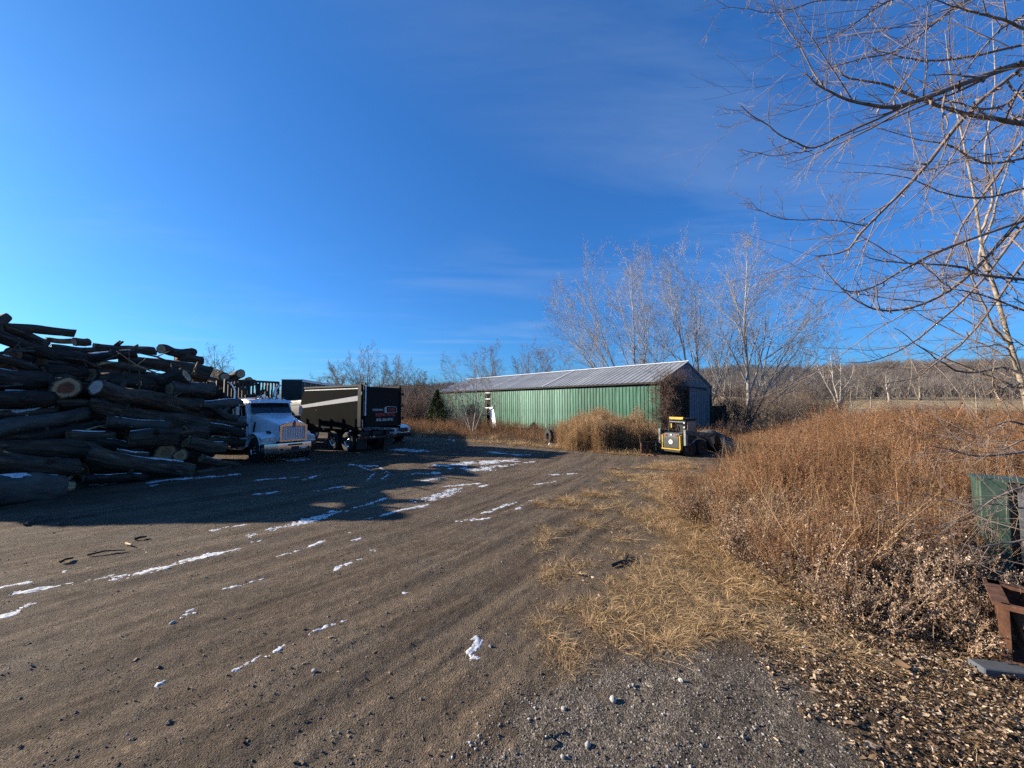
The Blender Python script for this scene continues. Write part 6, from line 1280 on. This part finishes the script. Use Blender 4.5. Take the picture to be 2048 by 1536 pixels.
n3 = 5200; a3 = np.radians(rg.uniform(28, 120, n3)); q3 = rg.random(n3) ** .9; d3 = 262 + 556 * q3; Z3 = hill_z(a3, q3) - 2.2
XYZ = np.concatenate([XYZ, np.stack([d3 * np.cos(a3), d3 * np.sin(a3), Z3], -1)]); sc = np.concatenate([sc, rg.uniform(.8, 1.35, n3)])
scatter('far_wood', prot, XYZ, sc, seed=5, label='bare brown woodland covering the far slope and field edge', cat='woodland')
# ------------------------------------------------------------------ weeds, grass, litter (stuff)
def quads_leaf(rg, C, size, dirs=None, curl=.35):
    """small bent leaves: two triangles folded along the middle"""
    n = len(C); d = unit(rg.normal(size=(n, 3)) if dirs is None else dirs); s = unit(np.cross(d, rg.normal(size=(n, 3)))); nn = np.cross(d, s); L = size[:, None]
    V = np.stack([C, C + d * L * .5 + s * L * .28 + nn * L * curl * .3, C + d * L, C + d * L * .5 - s * L * .28 + nn * L * curl * .3], 1)
    i = np.arange(n)[:, None] * 4; return V.reshape(-1, 3), np.concatenate([i + np.array([[0, 1, 2]]), i + np.array([[0, 2, 3]])])
def pack(name, groups, material):
    """groups: (V, F, tone per vertex); quads are split so that everything is triangles"""
    Vs, Fs, Ts, o = [], [], [], 0
    for V, F, tn in groups:
        F = np.asarray(F)
        if F.shape[1] == 4: F = np.concatenate([F[:, [0, 1, 2]], F[:, [0, 2, 3]]])
        Vs.append(V); Fs.append(F + o); o += len(V); Ts.append(np.full(len(V), tn) if np.isscalar(tn) else tn)
    me = np_mesh(name, np.concatenate(Vs), np.concatenate(Fs)); attr(me, 'tone', np.concatenate(Ts)); me.materials.append(material); return (name, me)
M['weed'] = attr_mat('dry_goldenrod', (.12, .064, .036), (.46, .30, .18), .9, .50, trans=.18, mid=(.27, .132, .060))
M['weed2'] = attr_mat('dry_aster', (.13, .082, .052), (.56, .44, .33), .9, .35, trans=.15, mid=(.26, .165, .10))
M['straw'] = attr_mat('dry_grass', (.24, .145, .068), (.60, .42, .225), .8, .35, trans=.2, mid=(.41, .262, .122))
M['straw2'] = attr_mat('flattened_brown_grass', (.11, .066, .034), (.52, .36, .19), .85, .35, trans=.12, mid=(.27, .168, .085))
M['reed'] = attr_mat('dry_reed', (.20, .118, .06), (.52, .36, .20), .85, .32, trans=.2, mid=(.37, .225, .11))
def weed_proto(seed, H=(1.0, 1.55), n0=9, R_=.17, m_='weed', leaves=26, plume=9, fluff=.6, lean=.14):
    rg = np.random.default_rng(seed); a = rg.uniform(0, 6.283, n0); q = np.sqrt(rg.random(n0)) * R_
    S = np.stack([np.cos(a) * q, np.sin(a) * q, np.full(n0, -.03)], -1); D = np.stack([np.cos(a) * q, np.sin(a) * q, np.ones(n0) * 1.0], -1) + rg.normal(size=(n0, 3)) * np.array([lean, lean, 0])
    P, Rr = grow(rg, S, D, rg.uniform(H[0], H[1], n0), 7, .07, -.015, np.full(n0, .0040), np.full(n0, .0018)); g = [(*tubes(P, Rr, 3), np.repeat(np.where(rg.random(n0) < .3, rg.uniform(.7, .95, n0), rg.uniform(.1, .5, n0)), 21))]
    P1, R1 = kids(rg, P, Rr, plume, .55, .99, 38, 12, .17, 4, .14, -.03, .6, .5, .4, .35, .0013); g.append((*tubes(P1, R1, 3), .45))
    i = rg.integers(0, n0, leaves * n0); t = rg.random(leaves * n0) * .95; k = np.minimum((t * 6).astype(int), 5); w = (t * 6 - k)[:, None]; C = P[i, k] * (1 - w) + P[i, k + 1] * w
    dr = rg.normal(size=C.shape); dr[:, 2] -= .6; V, F = quads_leaf(rg, C, rg.uniform(.018, .048, len(C)), dr, .8); g.append((V, F, np.repeat(rg.uniform(.0, .7, len(C)), 4)))
    m = n0 * plume * 5; i = rg.integers(0, len(P1), m); k = rg.integers(0, 3, m); w = rg.random((m, 1)); C = P1[i, k] * (1 - w) + P1[i, k + 1] * w + rg.normal(size=(m, 3)) * .008
    V, F = quads_leaf(rg, C, rg.uniform(.008, .022, m), None, .5); g.append((V, F, np.repeat(np.where(rg.random(m) < fluff * .5, rg.uniform(.75, 1, m), rg.uniform(.35, .7, m)), 4)))
    return pack('weed_clump', g, M[m_])
def tuft_proto(seed, n0=34, L=(.18, .5), flat=.8, m_='straw', w=.0032, R_=.10, zmax=9.0):
    rg = np.random.default_rng(seed); a = rg.uniform(0, 6.283, n0); q = rg.random(n0) * R_
    S = np.stack([np.cos(a) * q, np.sin(a) * q, np.full(n0, -.01)], -1); D = np.stack([np.cos(a), np.sin(a), 1.1 - flat * rg.random(n0)], -1) + .35 * rg.normal(size=(n0, 3))
    D[:, 2] = np.abs(D[:, 2]); P, Rr = grow(rg, S, D, rg.uniform(L[0], L[1], n0), 6, .12, -.22 * flat, np.full(n0, w), np.full(n0, w * .3)); P[:, :, 2] = np.maximum(P[:, :, 2], .004 + .03 * rg.random((n0, 1)) * np.linspace(0, 1, 6))
    P[:, :, 2] = zmax * np.tanh(P[:, :, 2] / zmax)
    T = np.diff(P, axis=1); T = np.concatenate([T, T[:, -1:]], 1); sd = unit(np.cross(T, np.array([0, 0, 1.]) + .3 * rg.normal(size=(n0, 1, 3)))) * Rr[:, :, None]
    V = np.stack([P - sd, P + sd], 2).reshape(-1, 3); ii = np.arange(n0 * 12).reshape(n0, 6, 2); F = np.stack([ii[:, :-1, 0], ii[:, :-1, 1], ii[:, 1:, 1], ii[:, 1:, 0]], -1).reshape(-1, 4)
    return pack('grass_tuft', [(V, F, np.repeat(rg.random(n0), 12))], M[m_])
def reed_proto(seed, n0=14, H=(1.5, 2.15), R_=.30):
    rg = np.random.default_rng(seed); a = rg.uniform(0, 6.283, n0); q = np.sqrt(rg.random(n0)) * R_; S = np.stack([np.cos(a) * q, np.sin(a) * q, np.zeros(n0)], -1)
    P, Rr = grow(rg, S, np.stack([rg.normal(size=n0) * .07, rg.normal(size=n0) * .07, np.ones(n0)], -1), rg.uniform(H[0], H[1], n0), 7, .04, -.01, np.full(n0, .005), np.full(n0, .002)); g = [(*tubes(P, Rr, 3), .3)]
    P1, R1 = kids(rg, P, Rr, 8, .1, .95, 28, 9, .22, 4, .10, -.10, .9, .5, .4, .2, .002); g.append((*tubes(P1, R1, 3), np.repeat(rg.uniform(.3, .9, len(P1)), 12)))
    m = n0 * 26; i = rg.integers(0, n0, m); w = rg.random((m, 1)); C = P[i, 5] * (1 - w) + P[i, 6] * w + rg.normal(size=(m, 3)) * .025; V, F = quads_leaf(rg, C, rg.uniform(.02, .05, m), None, .5); g.append((V, F, np.repeat(rg.uniform(.4, .95, m), 4)))
    return pack('reed_clump', g, M['reed'])
rg = np.random.default_rng(31)
# tall brown weeds of the right-hand field
dn = lambda x, y: np.clip(1.0 / (1 + (np.hypot(x, y) / 13.0) ** 2.2), .035, 1)
XY = rand_in(WEEDS, 14500, rg, dens=lambda x, y: dn(x, y) * np.clip(.75 + 1.5 * fbm(x * .8, y * .8, 77, 3), .1, 1), amp=1.8); ds = np.hypot(XY[:, 0], XY[:, 1]); edge = np.clip(-sdf(WEEDS, XY[:, 0], XY[:, 1]) / 3.2, .0, 1)
sc = (.42 + .62 * edge) * rg.lognormal(0, .20, len(XY)) * (1 + .35 * sst(14, 50, ds)) * (1 + .45 * fbm(XY[:, 0] * .5, XY[:, 1] * .5, 71, 3)); sc *= np.where(ds < 9, .95, 1.0); sc *= 1 - .34 * sst(16, 45, ds); uu = 1024 + FPX * XY[:, 0] / XY[:, 1]; keep = ~((XY[:, 0] / XY[:, 1] > 1.15) & (ds < 9.2)) & ~((XY[:, 1] > 12.5) & (XY[:, 1] < 26) & (uu < 1446)); XY, ds, edge, sc = XY[keep], ds[keep], edge[keep], sc[keep]
prot = [weed_proto(k, m_='weed') for k in range(6)] + [weed_proto(20 + k, m_='weed2', fluff=.9, H=(.8, 1.2)) for k in range(2)]
pk_ = np.where((rg.random(len(XY)) < .13) | ((edge < .45) & (rg.random(len(XY)) < .55)), rg.integers(6, 8, len(XY)), rg.integers(0, 6, len(XY)))
scatter('tall_weeds', prot, XY, sc, tilt=.19, idx=pk_, seed=6, label='dense tall rust-brown dead weeds covering the field on the right', cat='weeds')
XY = rand_in(WEEDS, 520, rg, bx=(3.5, 16, 4.5, 20), amp=1.6)
XY = XY[~((XY[:, 1] > 10) & (1024 + FPX * XY[:, 0] / XY[:, 1] < 1450))]
def stalk_proto(seed):
    rg = np.random.default_rng(seed); n0 = 4; S = rg.normal(size=(n0, 3)) * np.array([.12, .12, 0]); D = rg.normal(size=(n0, 3)) * np.array([.32, .32, 0]) + np.array([0, 0, 1.])
    P, Rr = grow(rg, S, D, rg.uniform(1.0, 1.9, n0), 8, .05, -.03, np.full(n0, .0042), np.full(n0, .0016)); P1, R1 = kids(rg, P, Rr, 7, .4, .98, 40, 14, .16, 4, .12, -.02, .6, .5, .5, .3, .0013)
    return pack('stalk', [(*tubes(P, Rr, 3), .85), (*tubes(P1, R1, 3), .7)], M['reed'])
scatter('weed_stalks', [stalk_proto(170 + k) for k in range(4)], XY, rg.uniform(.6, 1.1, len(XY)), tilt=.12, seed=26, label='pale bare stalks standing out of the brown weeds', cat='weeds')
# shorter grey fluffy weeds along the near edge
LOWW = [(3.75, 4.6), (4.1, 5.7), (4.3, 7.8), (4.6, 9.4), (5.6, 9.4), (6.3, 6.3), (6.6, 5.4), (5.6, 4.3), (4.6, 3.9)]
XY = rand_in(LOWW, 1250, rg, amp=1.2); XY = XY[(XY[:, 0] / XY[:, 1] < 1.14) | (rg.random(len(XY)) < .25)]; scatter('low_weeds', [weed_proto(40 + k, H=(.30, .62), n0=11, R_=.16, m_='weed2', leaves=22, plume=7, fluff=1.0, lean=.3) for k in range(5)], XY, rg.lognormal(-.1, .28, len(XY)), tilt=.3, seed=7, label='low grey-brown weeds with pale fluffy seed heads at the field edge', cat='weeds')
# tall tan grass against the barn, and scrub along its foot
REED = [(2.9, 24.8), (3.3, 22.0), (5.4, 20.3), (7.6, 20.6), (8.4, 22.2), (8.0, 24.5), (5.5, 26.0)]
XY = rand_in(REED, 900, rg, amp=1.2); XY = XY[(1024 + FPX * XY[:, 0] / XY[:, 1] > 1114) | (XY[:, 1] > 26.2)]; scatter('tall_grass', [reed_proto(60 + k) for k in range(5)], XY, rg.uniform(.50, 1.02, len(XY)) * (.75 + .20 * np.clip(-sdf(REED, XY[:, 0], XY[:, 1]) / .8, 0, 1)) * (1 + .55 * fbm(XY[:, 0] * .9, XY[:, 1] * .9, 79, 2)), tilt=.07, seed=8, label='tall tan dry grass standing before the barn wall', cat='grass')
FOOT = [(-14, 38), (-9.5, 31.5), (-4.5, 29.2), (-1.0, 27.0), (2.6, 24.0), (4, 27), (8, 31), (4, 36), (-8, 47), (-14, 52)]
XY = rand_in(FOOT, 1300, rg, amp=1.0); scatter('barn_scrub', [weed_proto(80 + k, H=(.5, 1.1), n0=10, R_=.30, m_='weed', leaves=20) for k in range(3)] + [tuft_proto(90, 60, (.4, .9), .5, 'straw', .006, .25)], XY, rg.uniform(.4, 1.15, len(XY)) * (.65 + .5 * sst(28, 40, XY[:, 1])), tilt=.2, seed=9, label='brown scrubby weeds along the foot of the barn', cat='weeds')
BEH = [(10.5, 23.5), (12.5, 25.0), (16, 28), (20, 36), (14, 33), (9.5, 28), (9.4, 25.5)]
XY = rand_in(BEH, 500, rg, amp=.6); scatter('yard_end_scrub', [weed_proto(100 + k, H=(.35, .8), n0=10, R_=.25, m_='weed', leaves=16) for k in range(3)], XY, rg.uniform(.7, 1.2, len(XY)), tilt=.2, seed=10, label='short scrub between the loader and the barn end', cat='weeds')
# flattened straw between the track and the weeds
pr = [tuft_proto(110 + k, 20, (.03, .16), 1.0, 'straw2', .0020, .18, .022) for k in range(5)] + [tuft_proto(120 + k, 34, (.12, .32), .8, 'straw', .0024, .13, .10) for k in range(2)]
def straw_d(x, y): return np.clip(.55 + 1.1 * fbm(x * .9, y * .9, 81, 3) * 1.6 - .1, .02, 1)
XY = rand_in(STRAW, 4200, rg, amp=2.8, dens=straw_d); XE = -sdf(WEEDS, XY[:, 0], XY[:, 1]); pk_ = np.where((XE > -.7) & (rg.random(len(XY)) < .22), rg.integers(5, 7, len(XY)), rg.integers(0, 5, len(XY)))
scatter('straw', pr, XY, rg.uniform(.6, 1.1, len(XY)) * np.where(np.hypot(*XY.T) > 8, 1.2, 1.0), tilt=.04, idx=pk_, seed=11, label='flattened pale straw between the dirt track and the weeds', cat='straw')
YELL = [(2.9, 5.6), (3.4, 7.9), (4.2, 10), (5.6, 12.6), (5.0, 9.6), (4.4, 7.6), (4.1, 5.4), (3.5, 4.8)]
XY = rand_in(YELL, 360, rg, amp=1.5); scatter('yellow_grass', [tuft_proto(130 + k, 46, (.14, .40), .8, 'straw', .0026, .16, .15) for k in range(4)], XY, rg.uniform(.7, 1.25, len(XY)), tilt=.12, seed=12, label='bright yellow dry grass tufts before the weeds', cat='grass')
SPOT = np.concatenate([np.array([ground_at(u, v).to_2d() for u, v in ((1100, 1150), (1085, 1255), (1150, 1310), (1125, 1335), (1100, 1160), (1160, 1230), (1140, 1220))]).repeat(16, 0)]); SPOT = SPOT + rg.normal(size=SPOT.shape) * .10
FARS = rand_in([(-6, 28), (-2.5, 26), (2, 22.5), (5, 20.2), (6.4, 19.2), (7.2, 20.0), (5, 21.4), (0, 25.5)], 700, rg, amp=.7)
XY = np.concatenate([SPOT, FARS]); scatter('grass_bits', [tuft_proto(140 + k, 22, (.05, .20), .9, 'straw', .0026, .09) for k in range(3)], XY, np.concatenate([np.full(len(SPOT), .7), rg.uniform(1.4, 2.6, len(FARS))]), tilt=.1, seed=13, label='scattered wisps of dry grass on the yard', cat='grass')
XY = rand_in(LEAVES, 520, rg, bx=(2.2, 6.2, 2.2, 6), amp=.9); scatter('leaf_straw', [tuft_proto(150 + k, 16, (.05, .22), 1.0, 'straw', .0022, .14, .045) for k in range(3)], XY, rg.uniform(.6, 1.1, len(XY)), tilt=.1, seed=14, label='wisps of pale straw among the fallen leaves', cat='straw')
# dead leaves
n_ = 34000; XY = np.concatenate([rand_in(LEAVES, n_, rg, bx=(1.9, 6.4, 2.2, 6), amp=.75, grow_=.28), rand_in(STRAW, 2600, rg, amp=1.4)]); n_ = len(XY)
C = np.concatenate([XY, (gz(XY[:, 0], XY[:, 1]) + rg.random(n_) ** 2 * .05 + .004)[:, None]], 1); a = rg.uniform(0, 6.283, n_); d = unit(np.stack([np.cos(a), np.sin(a), rg.normal(size=n_) * .35], -1)); s = unit(np.cross(d, np.array([0, 0, 1.]) + .45 * rg.normal(size=(n_, 3)))); nn = np.cross(s, d)
L = rg.lognormal(-3.8, .45, n_)[:, None]; cu = rg.uniform(-.9, 1.5, (n_, 1)) * L; wv = rg.uniform(.12, .42, (n_, 1)); wu = rg.uniform(.12, .42, (n_, 1)); sk = rg.uniform(-.2, .3, (n_, 1))
V = np.stack([C - d * L * .5, C + s * L * wv + d * L * sk + nn * cu * .35, C + d * L * .5 + nn * cu * .2, C - s * L * wu - d * L * sk * .5 + nn * cu * .35, C + nn * (-.08) * cu], 1).reshape(-1, 3); i = np.arange(n_)[:, None] * 5
F = np.concatenate([i + np.array([[0, 4, 1]]), i + np.array([[1, 4, 2]]), i + np.array([[2, 4, 3]]), i + np.array([[3, 4, 0]])]); me = np_mesh('fallen_leaves', V, F); attr(me, 'tone', np.repeat(rg.random(n_), 5))
tag(link('fallen_leaves', me, attr_mat('dead_leaf', (.085, .046, .022), (.56, .43, .30), .8, .0, trans=.12, mid=(.25, .165, .10))), 'carpet of fallen brown leaves at the bottom right', 'leaves', kind='stuff')
# gravel and crumbs lying on the yard
base = np.array([[1, 0, 0], [-1, 0, 0], [0, 1, 0], [0, -1, 0], [0, 0, 1], [0, 0, -1]], float); bf = np.array([[0, 2, 4], [2, 1, 4], [1, 3, 4], [3, 0, 4], [2, 0, 5], [1, 2, 5], [3, 1, 5], [0, 3, 5]])
n_ = 46000; rr_ = 2.3 * (14 / 2.3) ** rg.random(n_) ** 1.1; aa = np.radians(rg.uniform(32, 146, n_)); x, y = rr_ * np.cos(aa), rr_ * np.sin(aa)
k = (sdf(LEAVES, x, y) > 0) & (sdf(WEEDS, x, y) > .2) & ((sdf(STRAW, x, y) > 0) | (rg.random(n_) < .25)) & (x > -9); ina = sdf(ASPHALT, x, y) < .25; k &= ina | (rg.random(n_) < .72 * np.clip(.5 + 1.5 * fbm(x * .8, y * .8, 91, 3), .1, 1)); x, y, ina = x[k], y[k], ina[k]; n_ = len(x)
sz = rg.lognormal(-5.6, .50, n_) * np.where(ina, 1.05, .9) * (1 + .05 * np.hypot(x, y)); sz = np.clip(sz, .002, .028); J = base[None] * (sz[:, None, None] * rg.uniform(.6, 1.35, (n_, 6, 3)) * np.array([1, 1, .65])); a = rg.uniform(0, 6.283, n_); ca, sa_ = np.cos(a)[:, None], np.sin(a)[:, None]
V = np.stack([x[:, None] + J[..., 0] * ca - J[..., 1] * sa_, y[:, None] + J[..., 0] * sa_ + J[..., 1] * ca, (gz(x, y) + sz * .25)[:, None] + J[..., 2] + J[..., 0] * .2], -1).reshape(-1, 3); F = (np.arange(n_)[:, None, None] * 6 + bf[None]).reshape(-1, 3)
me = np_mesh('gravel', V, F, flat=True); tn = np.where(ina, rg.beta(2, 2.4, n_), rg.beta(1.6, 3.2, n_)); attr(me, 'tone', np.repeat(tn, 6))
tag(link('gravel', me, attr_mat('gravel_stone', (.085, .070, .058), (.50, .46, .41), .9, .0, mid=(.21, .18, .15))), 'loose gravel and crumbs scattered over the yard', 'gravel', kind='stuff')
# wood chips and bark crumbs
n_ = 2600; rr_ = 2.5 * (22 / 2.5) ** rg.random(n_); aa = np.radians(rg.uniform(35, 146, n_)); x, y = rr_ * np.cos(aa), rr_ * np.sin(aa); k = (x < 3.2) & (x > -13) & (rg.random(n_) < np.clip(.45 + 1.6 * fbm(x * .4, y * .4, 95, 3), .05, 1)); x, y = x[k], y[k]; n_ = len(x)
L = rg.lognormal(-4.2, .5, n_) * (1 + .05 * np.hypot(x, y)); w = L * rg.uniform(.10, .4, n_); a = rg.uniform(0, 6.283, n_); z = gz(x, y) + .006; ca, sa_ = np.cos(a), np.sin(a); h = rg.uniform(.002, .008, n_)
cor = [(-1, -1, 0), (1, -1, 0), (1, 1, 0), (-1, 1, 0), (-.8, -.7, 1), (.8, -.7, 1), (.8, .7, 1), (-.8, .7, 1)]
V = np.stack([np.stack([x + p * L * .5 * ca - q * w * .5 * sa_, y + p * L * .5 * sa_ + q * w * .5 * ca, z + r_ * h - .002], -1) for p, q, r_ in cor], 1).reshape(-1, 3); bf = np.array([[4, 5, 6, 7], [0, 1, 5, 4], [1, 2, 6, 5], [2, 3, 7, 6], [3, 0, 4, 7]]); F = (np.arange(n_)[:, None, None] * 8 + bf[None]).reshape(-1, 4)
me = np_mesh('wood_chips', V, F, flat=True); attr(me, 'tone', np.repeat(rg.random(n_) ** 1.6, 8)); tag(link('wood_chips', me, attr_mat('wood_chip', (.05, .033, .022), (.55, .40, .24), .9, .0, mid=(.17, .115, .072))), 'bark crumbs and wood chips strewn over the dirt yard', 'wood chips', kind='stuff')
